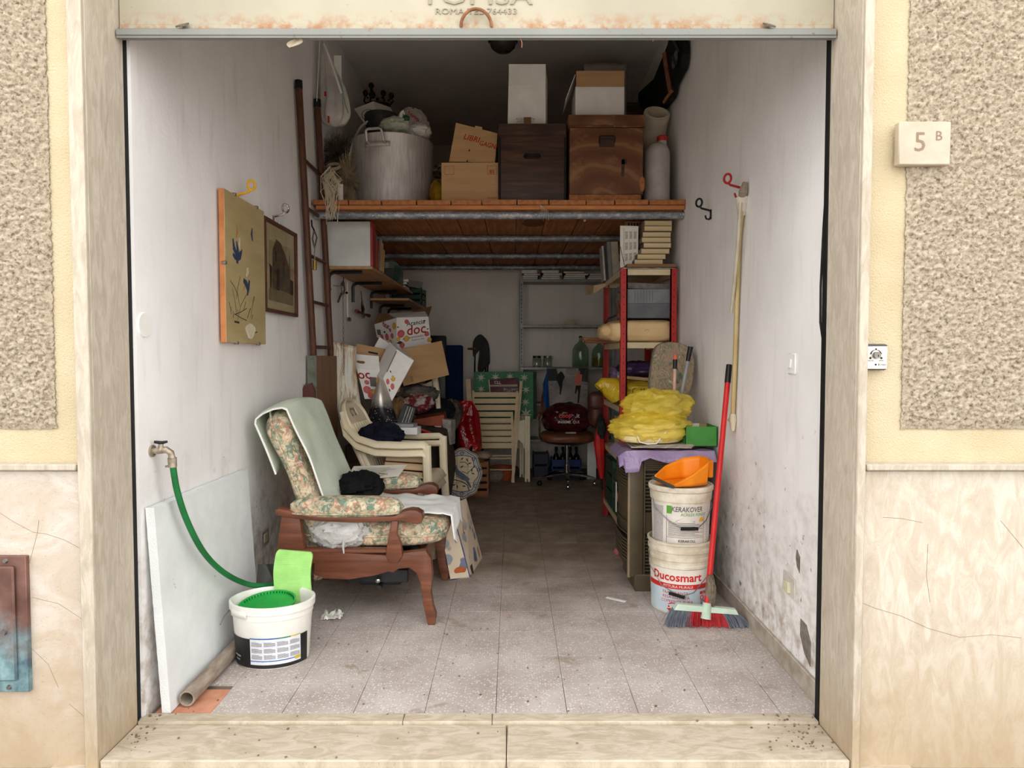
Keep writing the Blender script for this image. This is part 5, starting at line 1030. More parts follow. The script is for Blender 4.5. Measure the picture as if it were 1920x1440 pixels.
# ---- floral paper shopping bag by the far leg
fb = thing('floral_shopping_bag', 'cream paper shopping bag with blue flowers beside the armchair', 'bag', (-0.32, 4.2, 0))
k = N('blue_flower_paper'); w = k.coord(); a = k.voro(w, 13); r_ = k.sep(a.outputs['Color']); base = k.ramp(k.noise(w, 6, 3), [(0.3, srgb(206, 188, 164)), (0.7, srgb(222, 206, 184))])
fl = k.math('MULTIPLY', k.step(a.outputs['Distance'], 0.5, 0.42), k.step(r_[0], 0.45, 0.5)); z_ = k.sep(w)[2]
zz = k.step(z_, 0.34, 0.2)
col = k.mix(k.math('MULTIPLY', k.math('MULTIPLY', fl, zz), 0.9), base, k.ramp(r_[1], [(0.0, srgb(96, 112, 140)), (0.45, srgb(130, 140, 156)), (0.6, srgb(60, 76, 112)), (0.8, srgb(200, 110, 64))], 'CONSTANT')); k.fin(col, 0.6); fpm = k.m
def w3(px, py, Y): return at(px, py, Y)
A0_, B0_, C0_ = atz(845, 1088), atz(881, 1083), atz(904, 1046)
D0_ = A0_ + (C0_ - B0_); A1_, B1_, C1_ = w3(820, 958, 4.02), w3(846, 948, 4.06), w3(874, 935, 4.32); D1_ = A1_ + (C1_ - B1_)
for nm, q in (('front_panel', [B0_, C0_, C1_, B1_]), ('side_gusset', [A0_, B0_, B1_, A1_]), ('back_panel', [D0_, A0_, A1_, D1_]), ('far_gusset', [C0_, D0_, D1_, C1_])):
    obj(nm, B().add([p + Vector((0, 0, 0.001)) for p in q], [(0, 1, 2, 3)]), fpm, fb, smooth=0, solid=0.0015)
U = (C0_ - B0_).normalized(); V = (B1_ - B0_).normalized(); N_ = U.cross(V)
def bagt(u, v): return B0_.lerp(C0_, u).lerp(B1_.lerp(C1_, u), v) + N_ * 0.003
for body, u, v, s, m_ in (('verità', .5, .76, 0.055, M['redink']), ('conta con il', .52, .665, 0.02, M['inkg']), ('Cuore', .5, .56, 0.075, M['redink']), ('perché', .6, .46, 0.022, M['inkg']), ('sei', .62, .38, 0.045, mat('orange_script', (196, 104, 60)))):
    b = B(); text(b, body, s, plane_fn(bagt(u, v), U, V, 0.001), shear=0.3); obj('lettering', b, m_, fb, smooth=0)
bl = mat('blue_bag_edge', (74, 84, 136))
obj('blue_edge', B().tube([A0_ + Vector((0, 0, .004)), B0_ + Vector((0, 0, .004)), B1_], 0.0035, 5), bl, fb)
for (u, v, s, c) in ((.2, .12, .03, (70, 56, 60)), (.35, .3, .02, (90, 110, 130)), (.6, .2, .03, (96, 112, 140)), (.85, .15, .02, (200, 160, 130)), (.3, .42, .025, (206, 160, 120))):
    obj('printed_flower', B().disc(bagt(u, v) + N_ * 0.001, s, U, V * 1.9, 12), mat('petal_%d' % c[0], c), fb, smooth=0)
obj('orange_flower', B().sheet(lambda u, v: A0_.lerp(B0_, .6).lerp(A1_.lerp(B1_, .6), .12) + (B0_ - A0_) * (0.32 * v * math.cos(u * 6.283)) + Vector((0, -0.004, 0.022 * v * math.sin(u * 6.283))), 16, 1, cu=True), mat('orange_petal_print', (200, 106, 56)), fb, smooth=0)

# ================================================================== behind the armchair
dp = thing('brown_door_leaf', 'thick brown door leaf with a grey-green edge standing against the left wall', 'door leaf', (-1.28, 4.7, 0))
obj('face', B().bb(-1.312, -1.252, 4.446, 4.96, 0.001, 1.302, bev=0.002), woodm('plain_brown_panel', (150, 112, 80), (120, 86, 60), 2, 3, 0.5, 5), dp)
obj('painted_edge', B().bb(-1.313, -1.251, 4.438, 4.446, 0.001, 1.303, bev=0.002), mat('flaking_green_paint', (122, 132, 120), (96, 92, 80), 0.8, scale=12), dp)
solo('rusty_saw_handle', 'rusty red wooden tool propped on the green plank', 'hand tool', B().pixprism([(563, 740), (570, 722), (584, 718), (590, 735), (592, 780), (596, 850), (588, 880), (578, 850), (572, 790)], 4.38, 4.40), mat('rusty_red_wood', (104, 64, 54), (74, 46, 42), 0.8))
# curved picture sheet
k = N('birch_trunk_print'); w = k.coord(scale=(1, 1, 1)); f = k.noise(k.coord(scale=(13, 1, 1.2)), 3.2, 6, 0.6, 0.8)
col = k.ramp(f, [(0.3, srgb(84, 60, 44)), (0.42, srgb(150, 112, 78)), (0.52, srgb(206, 196, 170)), (0.62, srgb(190, 200, 196)), (0.72, srgb(176, 132, 80))]); lowz = k.sep(w)[2]
col = k.mix(k.step(k.math('ADD', lowz, k.math('MULTIPLY', k.noise(w, 9, 4), 0.2)), 0.36, 0.22), col, k.ramp(k.noise(w, 12, 5), [(0.35, srgb(84, 74, 50)), (0.65, srgb(150, 136, 100))])); k.fin(col, 0.3, spec=0.5)
def cpf(u, v): 
    L = [(617, 638), (617, 690), (622, 745), (642, 800), (672, 850), (705, 892)]; Rr = [(668, 650), (668, 700), (676, 755), (690, 790), (712, 830), (735, 870)]
    i = min(4, int(v * 5)); t = v * 5 - i; sm = t
    ax = L[i][0] + (L[i + 1][0] - L[i][0]) * sm; ay = L[i][1] + (L[i + 1][1] - L[i][1]) * sm; bx_ = Rr[i][0] + (Rr[i + 1][0] - Rr[i][0]) * sm; by_ = Rr[i][1] + (Rr[i + 1][1] - Rr[i][1]) * sm
    p0 = at(ax, ay, 5.0); p1 = at(bx_, by_, 5.08); p = p0.lerp(p1, u); p.y -= 0.0; return p
solo('birch_picture_sheet', 'bent glossy sheet printed with birch trunks behind the plastic chairs', 'picture', B().sheet(cpf, 10, 40), k.m, solid=0.006, smooth=60)

# ---- monobloc chairs; built facing +x about (0,0,0), then placed
def monobloc(name, label, loc, rz=0.0, m=None, group=None, upside=False):
    m = m or M['plastic_w']; Mx = Matrix.Translation(loc) @ Matrix.Rotation(R(rz), 4, 'Z') @ Matrix.Diagonal((.96, .96, 1.08, 1))
    if upside: Mx = Matrix.Translation(loc) @ Matrix.Rotation(R(rz), 4, 'Z') @ upside
    t = thing(name, label, 'chair', Mx.translation, group)
    # seat
    obj('seat', B().sheet(lambda u, v: Vector((-0.2 + 0.43 * u, -0.21 + 0.42 * v, 0.415 - 0.018 * math.sin(math.pi * v) * math.sin(math.pi * min(1, u * 1.2)) - (0.05 * max(0, (u - 0.88) / 0.12) ** 2) + 0.012 * u)), 16, 14).xf(Mx), m, t, solid=0.007)
    # back shell with slots: frame hoop and slats
    bk_ = lambda v, w: Vector((-0.20 - 0.24 * v ** 1.1, w, 0.42 + 0.46 * v))
    hw = lambda v: 0.20 + 0.0 * v
    obj('back_hoop', B().tube([bk_(v, -hw(v)) for v in [k / 8 for k in range(7)]] + [bk_(0.75 + 0.25 * math.sin(a), -0.20 * math.cos(a)) for a in [math.pi * k / 12 for k in range(1, 12)]] + [bk_(v, hw(v)) for v in [k / 8 for k in range(6, -1, -1)]], 0.02, 8, flat=(0.55, 1)).xf(Mx), m, t)
    def panel(u, v): 
        vv = 0.66 + 0.30 * v; w = 0.19 * (2 * u - 1) * math.sqrt(max(0.02, 1 - (max(0, vv - 0.75) / 0.25) ** 2)); return bk_(vv, w)
    bb_ = B(); nu2, nv2 = 20, 12; vs = [panel(i / nu2, j / nv2) for j in range(nv2 + 1) for i in range(nu2 + 1)]
    def hole(i, j): u = (i + .5) / nu2; v = (j + .5) / nv2; return 0.42 < v < 0.78 and abs(u - 0.5) < 0.13
    bb_.add(vs, [(j * (nu2 + 1) + i, j * (nu2 + 1) + i + 1, (j + 1) * (nu2 + 1) + i + 1, (j + 1) * (nu2 + 1) + i) for j in range(nv2) for i in range(nu2) if not hole(i, j)]); obj('back_panel', bb_.xf(Mx), m, t, solid=0.008)
    for k in range(7):
        w = -0.15 + 0.05 * k; obj('back_slat', B().tube([bk_(0.0, w), bk_(0.25, w), bk_(0.5, w), bk_(0.69, w)], 0.017, 6, flat=(0.3, 1)).xf(Mx), m, t)
    for s in (-1, 1):
        y = s * 0.265
        obj('arm', B().tube([bk_(0.86, s * 0.2), Vector((-0.37, s * 0.225, 0.73)), Vector((-0.28, s * 0.25, 0.66)), Vector((-0.15, y, 0.628)), Vector((0.02, y, 0.625)), Vector((0.17, y, 0.63)), Vector((0.2, y, 0.615))], [0.022, 0.026, 0.028, 0.03, 0.031, 0.031, 0.026], 8, flat=(0.62, 1)).xf(Mx), m, t)
        obj('front_leg', B().tube([Vector((0.195, y, 0.63)), Vector((0.2, y, 0.42)), Vector((0.235, s * 0.27, 0.001))], [0.03, 0.03, 0.024], 8, flat=(0.8, 1)).xf(Mx), m, t)
        obj('rear_leg', B().tube([Vector((-0.2, s * 0.2, 0.43)), Vector((-0.25, s * 0.21, 0.25)), Vector((-0.31, s * 0.225, 0.001))], [0.032, 0.028, 0.022], 8, flat=(1, .8)).xf(Mx), m, t)
        obj('seat_web', B().bb(-0.18, 0.2, y - s * 0.06 - 0.006, y - s * 0.06 + 0.006, 0.36, 0.405).xf(Mx), m, t)
    return t
CH = Vector((-0.705, 4.68, 0.0))
monobloc('plastic_garden_chair', 'lower ivory resin garden chair of the stacked pair', CH, -6, group='stacked resin chairs')
monobloc('plastic_garden_chair', 'upper ivory resin garden chair stacked on its twin', CH + Vector((0.0, 0.0, 0.052)), -6, group='stacked resin chairs')
solo('navy_jacket', 'crumpled navy jacket on the stacked resin chairs', 'jacket', B().blob(at(715, 815, 4.6), (0.28, 0.2, 0.16), 0.32, 2.2, 11, 40, 22), cloth('navy_cloth', (30, 34, 48), (20, 22, 32)))
zc_ = 0.705
p = at(752, 815, 4.95); solo('white_flat_box', 'flat white box resting on the far chair arm', 'box', B().box((p.x + 0.025, p.y - 0.02, 0.772), (0.22, 0.12, 0.05), (0, 0, -6), bev=0.002), M['white'])
solo('grey_flat_box', 'flat grey box lying on the white box', 'box', B().box((p.x + 0.01, p.y - 0.02, 0.81), (0.2, 0.11, 0.022), (0, 0, -8), bev=0.002), mat('silver_card', (160, 164, 168), rough=0.35))
for k, (c, lab) in enumerate((((24, 24, 26), 'black bound volume lowest under the chair arms'), ((190, 74, 52), 'orange red binder under the chair arms'), ((36, 74, 60), 'dark green volume on top under the chair arms'))):
    bt_ = book(lab, (-0.70, 4.66, 0.53 + 0.05 * k + 0.003), (0.26, 0.34, 0.046), (0, 4, -4 + 3 * k), c, group='volumes on the resin chairs')
    if k == 0: bk0 = bt_
b = B(); text(b, 'OXFORD', 0.03, plane_fn((-0.665, 4.487, 0.52), (1, 0, 0), (0, 0, 1), 0.001), bold=.01)
obj('spine_lettering', b, M['paper'], bk0, smooth=0)
# silver shiny padded bag behind the chairs
k = N('silver_sequin_fabric'); w = k.coord(); z_ = k.sep(w)[2]; v_ = k.voro(w, 60); col = k.mix(k.step(k.math('ADD', z_, k.math('MULTIPLY', k.noise(w, 5), 0.1)), 0.38, 0.30), srgb(206, 198, 190), k.ramp(v_.outputs['Distance'], [(0.1, srgb(236, 232, 220)), (0.25, srgb(40, 40, 46))])); k.fin(col, 0.25, 0.45)
solo('silver_cushion', 'pointed silver cushion with dark sequins behind the chairs', 'cushion', B().pixprism([(684, 756), (700, 745), (712, 720), (716, 704), (722, 708), (730, 735), (738, 775), (748, 808), (735, 815), (715, 812), (700, 790)], 5.0, 5.12).v and B().sheet(lambda u, v: (lambda c, w_, p: Vector((p.x + w_ * math.cos(u * 6.283) * 0.5 * (1 + .12 * math.sin(u * 25 + v * 5)), 5.1 + 0.09 * math.sin(u * 6.283) * math.sin(math.pi * min(.98, max(.05, v))) ** .6, p.z)))(0, 0.01 + 0.27 * (1 - (1 - v) ** 1.3) if v < .85 else 0.25 * math.sqrt(max(0.0, 1 - ((v - .85) / .15) ** 2)) + 0.003, at(714 + 4 * v, 704 + 128 * v, 5.1)), 36, 26, cu=True), k.m)

# ================================================================== HEAP ALONG THE LEFT WALL
def cardbox(name, label, c, size, rot, m_out, m_in=None, flaps=True, hollow=True, open_=0.5, group=None):
    """open carton: five walls, four flaps splayed out; local origin at its base centre"""
    w, d, h = size; Mx = Matrix.Translation(c) @ Euler([R(a) for a in rot]).to_matrix().to_4x4(); t = thing(name, label, 'box', c, group); e = 0.004
    b = B().bb(-w / 2, w / 2, -d / 2, -d / 2 + e, 0, h).bb(-w / 2, w / 2, d / 2 - e, d / 2, 0, h).bb(-w / 2, -w / 2 + e, -d / 2, d / 2, 0, h).bb(w / 2 - e, w / 2, -d / 2, d / 2, 0, h).bb(-w / 2, w / 2, -d / 2, d / 2, 0, e)
    obj('body', b.xf(Mx), m_out, t, smooth=0)
    if m_in: obj('inside', B().bb(-w / 2 + e, w / 2 - e, -d / 2 + e, d / 2 - e, h * 0.3, h * 0.32).xf(Mx), m_in, t, smooth=0)
    return t, Mx
citr = {'red': mat('blood_orange_print', (196, 62, 72), (214, 110, 104), 0.6, scale=60), 'yel': mat('orange_print', (226, 172, 72), (208, 150, 50), 0.6, scale=60), 'leaf': mat('leaf_print', (52, 58, 46), rough=0.6)}
def citrus(par, F, spots, nrm):
    for (u, v, r, c) in spots:
        o = F(u, v); U = F(u + .01, v) - o; V = F(u, v + .01) - o; U.normalize(); V.normalize(); Nn = Vector(nrm)
        if c == 'leaf': obj('leaf_print', B().add([o + Nn + U * r, o + Nn + V * r * .5, o + Nn - U * r, o + Nn - V * r * .5], [(0, 1, 2, 3)]), citr['leaf'], par, smooth=0)
        else:
            s_ = obj('citrus_print', B().disc(o + Nn, r, U, V, 14), citr[c], par, smooth=0)
            obj('citrus_heart', B().disc(o + Nn * 1.6, r * 0.55, U, V, 8), mat('citrus_pulp_' + c, (214, 120, 120) if c == 'red' else (240, 196, 96)) if ('citrus_pulp_' + c) not in bpy.data.materials else bpy.data.materials['citrus_pulp_' + c], s_, smooth=0)
# top fruit box
tb_ = thing('orange_fruit_box', 'open citrus-printed fruit box on top of the heap', 'box', at(755, 652, 6.0)); Y_ = 5.95
Aq = [at(744, 655, 5.9), at(808, 644, 6.05), at(803, 594, 6.05), at(744, 596, 5.9)]; Bq = [at(707, 632, 6.15), at(744, 655, 5.9), at(744, 596, 5.9), at(702, 608, 6.15)]
dv = Vector((0.02, 0.24, 0)); 
fpl = lambda q: (lambda u, v: q[0].lerp(q[1], u).lerp(q[3].lerp(q[2], u), v))
obj('front_panel', B().add([Aq[0], Aq[1], Aq[2], Aq[3]], [(0, 1, 2, 3)]), M['white'], tb_, smooth=0, solid=0.004); obj('left_panel', B().add(Bq, [(0, 1, 2, 3)]), M['white'], tb_, smooth=0, solid=0.004)
back0, back1 = Bq[0] + (Aq[1] - Aq[0]), Bq[3] + (Aq[2] - Aq[3])
obj('back_panel', B().add([Bq[0], back0, back1, Bq[3]], [(0, 1, 2, 3)]), M['cardin'], tb_, smooth=0, solid=0.004); obj('right_panel', B().add([Aq[1], back0, back1, Aq[2]], [(0, 1, 2, 3)]), M['cardin'], tb_, smooth=0, solid=0.004)
obj('base_panel', B().add([Aq[0], Aq[1], back0, Bq[0]], [(0, 1, 2, 3)]), M['cardin'], tb_, smooth=0, solid=0.004)
obj('front_flap', B().add([Aq[3], Aq[2], at(797, 584, 6.2), at(728, 588, 6.12)], [(0, 1, 2, 3)]), M['white'], tb_, smooth=0, solid=0.003)
obj('left_flap', B().add([Bq[3], at(741, 597, 5.95), at(726, 587, 6.15), at(709, 588, 6.25)], [(0, 1, 2, 3)]), M['cardin'], tb_, smooth=0, solid=0.003)
obj('right_flap', B().add([at(803, 595, 6.1), at(768, 586, 6.25), at(810, 574, 6.3)], [(0, 1, 2)]), M['cardin'], tb_, smooth=0, solid=0.003)
def onq(q, n=0.004):
    Uq = (q[1] - q[0]).normalized(); Vq = (q[3] - q[0]).normalized(); Nq = Uq.cross(Vq).normalized(); Nq = Nq if Nq.y < 0 else -Nq
    return fpl(q), Uq, Vq, Nq * n
F, U, V, Nn = onq(Aq)
for body, u, v, s, m_ in (('Arancia', .58, .74, .055, M['ink']), ('doc', .58, .42, .12, M['redink']), ('www.aranciadoc.com', .6, .3, .026, M['redink']), ('Fratelli Lo Bue', .62, .2, .02, M['inkg'])):
    b = B(); text(b, body, s, plane_fn(F(u, v) + Nn, U, V, 0.0), bold=0.01); obj('lettering', b, m_, tb_, smooth=0)
citrus(tb_, F, [(.08, .2, .03, 'leaf'), (.12, .48, .034, 'red'), (.28, .3, .026, 'yel'), (.15, .1, .024, 'red'), (.9, .38, .022, 'red'), (.96, .15, .022, 'yel'), (.3, .86, .02, 'red'), (.03, .7, .012, 'leaf'), (.86, .86, .014, 'leaf'), (.2, .3, .012, 'leaf'), (.94, .55, .012, 'leaf'), (.04, .32, .018, 'yel')], Nn)
F, U, V, Nn = onq(Bq)
b = B(); text(b, 'doc', .085, plane_fn(F(.55, .68) + Nn, U, V, 0.0), bold=.01); obj('lettering', b, M['redink'], tb_, smooth=0)
citrus(tb_, F, [(.3, .18, .028, 'red'), (.55, .3, .03, 'red'), (.8, .4, .024, 'red'), (.9, .75, .03, 'yel'), (.72, .12, .028, 'yel'), (.45, .5, .02, 'leaf'), (.72, .6, .016, 'red')], Nn)
obj('barcode', B().add([F(.08, .25) + Nn, F(.26, .25) + Nn, F(.26, .6) + Nn, F(.08, .6) + Nn], [(0, 1, 2, 3)]), M['inkg'], tb_, smooth=0)
# big brown cartons
def planebox(name, label, quad, depth, m, cat='box'):
    P = [Vector(p) for p in quad]; D = Vector(depth); return carton(name, label, [P[0], P[1], P[1] + D, P[0] + D, P[3], P[2], P[2] + D, P[3] + D], m, cat)
bq = [at(757, 724, 5.5), at(842, 703, 5.72), at(828, 639, 5.72), at(742, 657, 5.5)]
bx1 = planebox('large_brown_carton', 'large tilted brown carton under the fruit box', bq, (-0.06, 0.3, 0.0), M['card'])
F, U, V, Nn = onq(bq); b = B()
for k in range(3): b.tube([F(.16, .07 + .05 * k) + Nn, F(.22, .09 + .05 * k) + Nn, F(.18, .11 + .05 * k) + Nn], 0.002, 4)
obj('printed_mark', b, M['inkg'], bx1)
b2 = [at(668, 720, 5.32), at(748, 735, 5.42), at(748, 660, 5.42), at(668, 644, 5.32)]
bx2 = planebox('brown_carton_back', 'brown carton with a hand slot behind the white fruit carton', b2, (0.0, 0.06, 0.0), M['card'])
F, U, V, Nn = onq(b2); obj('hand_slot', B().add([F(.28, .83) + Nn, F(.5, .83) + Nn, F(.5, .87) + Nn, F(.28, .87) + Nn], [(0, 1, 2, 3)]), M['black'], bx2, smooth=0)
solo('loose_white_flap', 'loose white carton flap sticking up in the heap', 'cardboard', B().add([at(702, 650, 5.46), at(712, 632, 5.5), at(745, 655, 5.48), at(738, 662, 5.46)], [(0, 1, 2, 3)]), M['white'], solid=0.004, smooth=0)
wq = [at(684, 748, 5.2), at(710, 748, 5.22), at(712, 694, 5.22), at(668, 690, 5.2)]
wb = planebox('white_fruit_carton', 'white citrus-printed carton with a carry slot beside the birch sheet', wq, (0.0, 0.08, 0), M['white'])
obj('carry_flap', B().add([at(668, 690, 5.2), at(712, 694, 5.22), at(710, 668, 5.26), at(668, 664, 5.24)], [(0, 1, 2, 3)]), M['white'], wb, smooth=0, solid=0.004)
obj('carry_slot', B().add([at(669, 676, 5.215), at(682, 677, 5.215), at(685, 680, 5.215), at(682, 682, 5.215), at(669, 681, 5.215)], [(0, 1, 2, 3, 4)]), M['cardin'], wb, smooth=0)
F, U, V, Nn = onq(wq); b = B(); text(b, 'doc', .1, plane_fn(F(.12, .66) + Nn, Vector((1, 0, 0)), V, 0.0), bold=.01); obj('lettering', b, M['redink'], wb, smooth=0)
citrus(wb, F, [(.3, .3, .03, 'red'), (.5, .12, .026, 'red'), (.75, .2, .03, 'yel'), (.92, .62, .026, 'yel'), (.35, .55, .018, 'red'), (.6, .3, .014, 'leaf')], Nn)
obj('barcode', B().add([F(.52, .42) + Nn, F(.85, .42) + Nn, F(.85, .74) + Nn, F(.52, .74) + Nn], [(0, 1, 2, 3)]), M['inkg'], wb, smooth=0)
tq = [at(728, 730, 5.12), at(735, 750, 5.12), at(764, 695, 5.16), at(744, 656, 5.16)]
tq = [at(716, 715, 5.12), at(735, 752, 5.12), at(776, 676, 5.2), at(744, 655, 5.2)]
tw_ = planebox('tilted_fruit_carton', 'white fruit carton tipped on its corner in the heap', tq, (-0.08, 0.14, 0.06), M['white'])
F, U, V, Nn = onq(tq); citrus(tw_, F, [(.45, .35, .026, 'yel'), (.3, .16, .018, 'red'), (.65, .2, .02, 'red'), (.6, .08, .014, 'leaf'), (.2, .4, .012, 'leaf')], Nn)
obj('side_fold', B().add([tq[1], tq[2], at(770, 668, 5.24), at(726, 748, 5.2)], [(0, 1, 2, 3)]), mat('printed_red_side', (206, 190, 184), (190, 150, 146), 0.7, scale=30), tw_, smooth=0, solid=0.003)
obj('text_panel', B().add([F(.0, .3) + Nn, F(.05, .3) + Nn, F(.05, .95) + Nn, F(0, .95) + Nn], [(0, 1, 2, 3)]), M['inkg'], tw_, smooth=0)
# what the cartons stand on: a low chest under blankets
solo('low_chest', 'low dark chest buried under the heap of blankets', 'chest', B().bb(-1.28, -0.66, 5.3, 6.5, 0.001, 0.62, bev=0.01), M['dwood'])
brb = mat('brown_woven_blanket', (98, 82, 68), (70, 58, 48), 0.95, scale=22, bump=0.5)
def bldf(u, v):
    y = 5.28 + 0.7 * u; s = v * 1.0
    x, z = (-0.95 + s * 0.4 / 0.4, 0.69) if s < 0.4 else (-0.55 + 0.05 * math.sin((s - .4) * 6), 0.68 - (s - 0.4) * 1.12)
    return Vector((x + 0.02 * noise.noise(Vector((u * 4, v * 5, 1))), y - 0.05 * max(0, s - .4) + 0.02 * math.sin(v * 9), max(0.004, z + 0.03 * noise.noise(Vector((u * 3, v * 4, 4))))))
solo('brown_blanket', 'thick brown blanket hanging over the heap to the floor', 'blanket', B().sheet(bldf, 30, 40), brb, solid=0.02)
pile = [('dark_fabric_heap', 'dark green grey jacket thrown over the heap', (764, 812, 5.42), (0.42, 0.3, 0.14), (52, 50, 46), (34, 32, 30), 3), ('black_coat', 'black coat bundled at the right of the heap', (815, 770, 6.1), (0.36, 0.35, 0.22), (26, 26, 28), (16, 16, 18), 5),
        ('striped_blanket', 'grey blanket folded above the plaid cloth', (775, 738, 5.75), (0.42, 0.4, 0.16), (104, 98, 92), (70, 64, 60), 8), ('maroon_plaid_cloth', 'maroon and white cloth bunched in the heap', (775, 756, 5.6), (0.33, 0.3, 0.16), (112, 34, 42), (180, 168, 158), 13),
        ('tan_paper_wrap', 'crumpled tan wrapping paper beside the silver cushion', (742, 770, 5.45), (0.16, 0.2, 0.2), (176, 140, 92), (140, 108, 66), 17), ('grey_pillow', 'white and grey cloth at the back of the heap', (752, 728, 5.95), (0.3, 0.3, 0.16), (176, 168, 160), (120, 112, 106), 21),
        ('grey_hood', 'grey padded hood behind the red bag', (846, 780, 6.35), (0.16, 0.2, 0.3), (110, 102, 94), (84, 76, 70), 23), ('brown_satchel', 'brown cloth satchel beside the red bag', (852, 772, 6.45), (0.16, 0.2, 0.22), (92, 68, 52), (70, 50, 38), 27)]
for nm, lab, (x, y, Y), sz, c1, c2, sd in pile:
    solo(nm, lab, {'black_coat': 'coat', 'tan_paper_wrap': 'paper', 'grey_hood': 'hood', 'brown_satchel': 'bag'}.get(nm, 'cloth'), B().blob(at(x, y, Y), sz, 0.24, 1.9, sd, 40, 24), mat(nm + '_fabric', c1, c2, 0.9, scale=8 if nm != 'maroon_plaid_cloth' else 14, bump=0.3, bscale=200, lo=.45, hi=.56))
q = [at(745, 802, 5.3), at(770, 803, 5.3), at(770, 760, 5.34), at(757, 760, 5.34)]
hq = [at(744, 790, 5.25), at(768, 803, 5.25), at(779, 765, 5.3), at(757, 758, 5.3)]
gc = planebox('grey_tool_case', 'dark grey ribbed plastic tool case tipped in the heap', hq, (0.0, 0.1, 0.0), mat('grey_case_plastic', (74, 76, 74), (58, 60, 58), 0.5), 'tool case')
F, U, V, Nn = onq(hq)
for k in range(3): obj('rib', B().tube([F(.4 + .2 * k, .04) + Nn, F(.4 + .2 * k, .96) + Nn], 0.006, 5), M['steel'], gc)
hq = [at(775, 790, 5.75), at(830, 795, 5.85), at(828, 778, 5.85), at(775, 786, 5.75)]
rb = planebox('orange_red_box_file', 'faded orange red box file lying in the heap', [at(776, 797, 5.7), at(836, 799, 5.8), at(832, 778, 5.8), at(776, 787, 5.7)], (0.0, 0.2, 0.02), mat('faded_orange_card', (164, 84, 58), (140, 68, 46), 0.7), 'box file')
solo('red_cord_strip', 'narrow red strip of fabric across the dark jacket', 'strip', B().tube([at(772, 798, 5.24), at(790, 806, 5.22), at(808, 812, 5.26)], 0.009, 6, flat=(1, .4)), M['red'])
mq = [at(815, 800, 5.8), at(828, 802, 5.8), at(824, 783, 5.82), at(813, 785, 5.82)]
mg = planebox('red_logo_leaflet', 'white leaflet with a red blot standing in the heap', mq, (0.0, 0.01, 0), M['paper'], 'leaflet'); F, U, V, Nn = onq(mq); obj('red_blot', B().disc(F(.6, .5) + Nn, 0.022, U, V * 1.3, 12), M['redink'], mg, smooth=0)
pq = [at(834, 836, 5.75), at(845, 834, 5.78), at(846, 788, 5.8), at(829, 786, 5.76)]
mg = planebox('printed_carrier', 'grey printed cardboard sleeve leaning beside the blanket', pq, (0.03, 0.08, 0), mat('grey_printed_card', (176, 168, 158), (130, 124, 118), 0.7, scale=26), 'sleeve')
# upturned white chair leg sticking out
ul = thing('upturned_white_stool', 'ivory plastic stool tipped over on the heap', 'stool', at(818, 740, 6.0))
L0 = [at(817, 712, 5.95), at(822, 712, 5.95), at(824, 740, 5.92), at(824, 765, 5.9)]
obj('leg', B().tube([at(815, 708, 5.95), at(819, 735, 5.92), at(822, 766, 5.9)], [0.028, 0.026, 0.02], 8, flat=(0.8, 1)), M['plastic_w'], ul)
obj('gusset', B().pixprism([(790, 722), (815, 712), (818, 748), (812, 735), (803, 728)], 5.96, 5.98), M['plastic_w'], ul)
obj('edge_rim', B().tube([at(784, 738, 5.9), at(797, 729, 5.92), at(816, 724, 5.95)], 0.012, 7), mat('pale_yellow_rim', (206, 198, 130)), ul)
obj('leg', B().tube([at(770, 712, 6.25), at(768, 740, 6.22)], [0.028, 0.02], 8), M['plastic_w'], ul)
# blue foam mat, black bag behind
solo('blue_foam_mat', 'navy blue foam mat standing against the back wall', 'mat', B().bb(at(838, 0, 7.5).x - 0.1, at(866, 0, 7.5).x, 7.5, 7.56, 0.001, at(850, 647, 7.5).z, bev=0.025, seg=3), cloth('navy_foam', (30, 46, 84), (22, 36, 68), bump=.1))
solo('black_case', 'black case standing behind the fruit box', 'case', B().bb(at(795, 0, 7.3).x, at(834, 0, 7.3).x, 7.3, 7.4, 0.001, at(815, 629, 7.3).z, bev=0.02, seg=2), M['blackp'])
# red plastic bag on crate
woc = woodm('pine_crate_slat', (156, 106, 70), (116, 74, 46), 0, 4, 0.7)
crx0, crx1 = at(846, 0, 6.35).x, at(915, 0, 6.35).x
wcr = crate('pine_crate', 'slatted pine crate behind the tiled plaque', crx0, crx1, 6.36, 6.72, 0.001, 0.33, woc, 0.01, 5)
redm = film('glossy_red_film', (186, 26, 32), (140, 14, 20), 1.0, 0.2)
def rbf(u, v):
    th = u * 6.283; p = at(873 + 8 * v, 752 + 92 * v, 6.5); w = (0.095 + 0.018 * v) * (0.55 + 0.45 * min(1, v * 4)) ; d = 0.10 * min(1, 0.1 + v * 1.6)
    cr = 1 + 0.16 * math.sin(th * 5 + 1.5 * math.sin(v * 4)) * (1 - .4 * v)
    return Vector((p.x + w * cr * math.cos(th), 6.54 + d * cr * math.sin(th), max(p.z, 0.345)))
rbg = thing('red_plastic_bag', 'tall glossy red plastic bag on the pine crate', 'bag', at(880, 848, 6.54)); obj('film', B().sheet(rbf, 44, 26, cu=True), redm, rbg)
obj('corner_ear', B().add([at(851, 752, 6.5), at(868, 757, 6.48), at(858, 778, 6.47)], [(0, 1, 2)]), redm, rbg, solid=0.003, smooth=0); obj('corner_ear', B().add([at(884, 758, 6.48), at(886, 755, 6.5), at(886, 780, 6.47), at(874, 778, 6.46)], [(0, 1, 2, 3)]), redm, rbg, solid=0.003, smooth=0)
solo('amber_pouch', 'amber brown leather shape in the pine crate', 'pouch', B().blob(at(897, 868, 6.5), (0.12, 0.12, 0.2), 0.1, 2, 4, 24, 16), mat('amber_leather', (136, 96, 44), (90, 62, 28), 0.3))
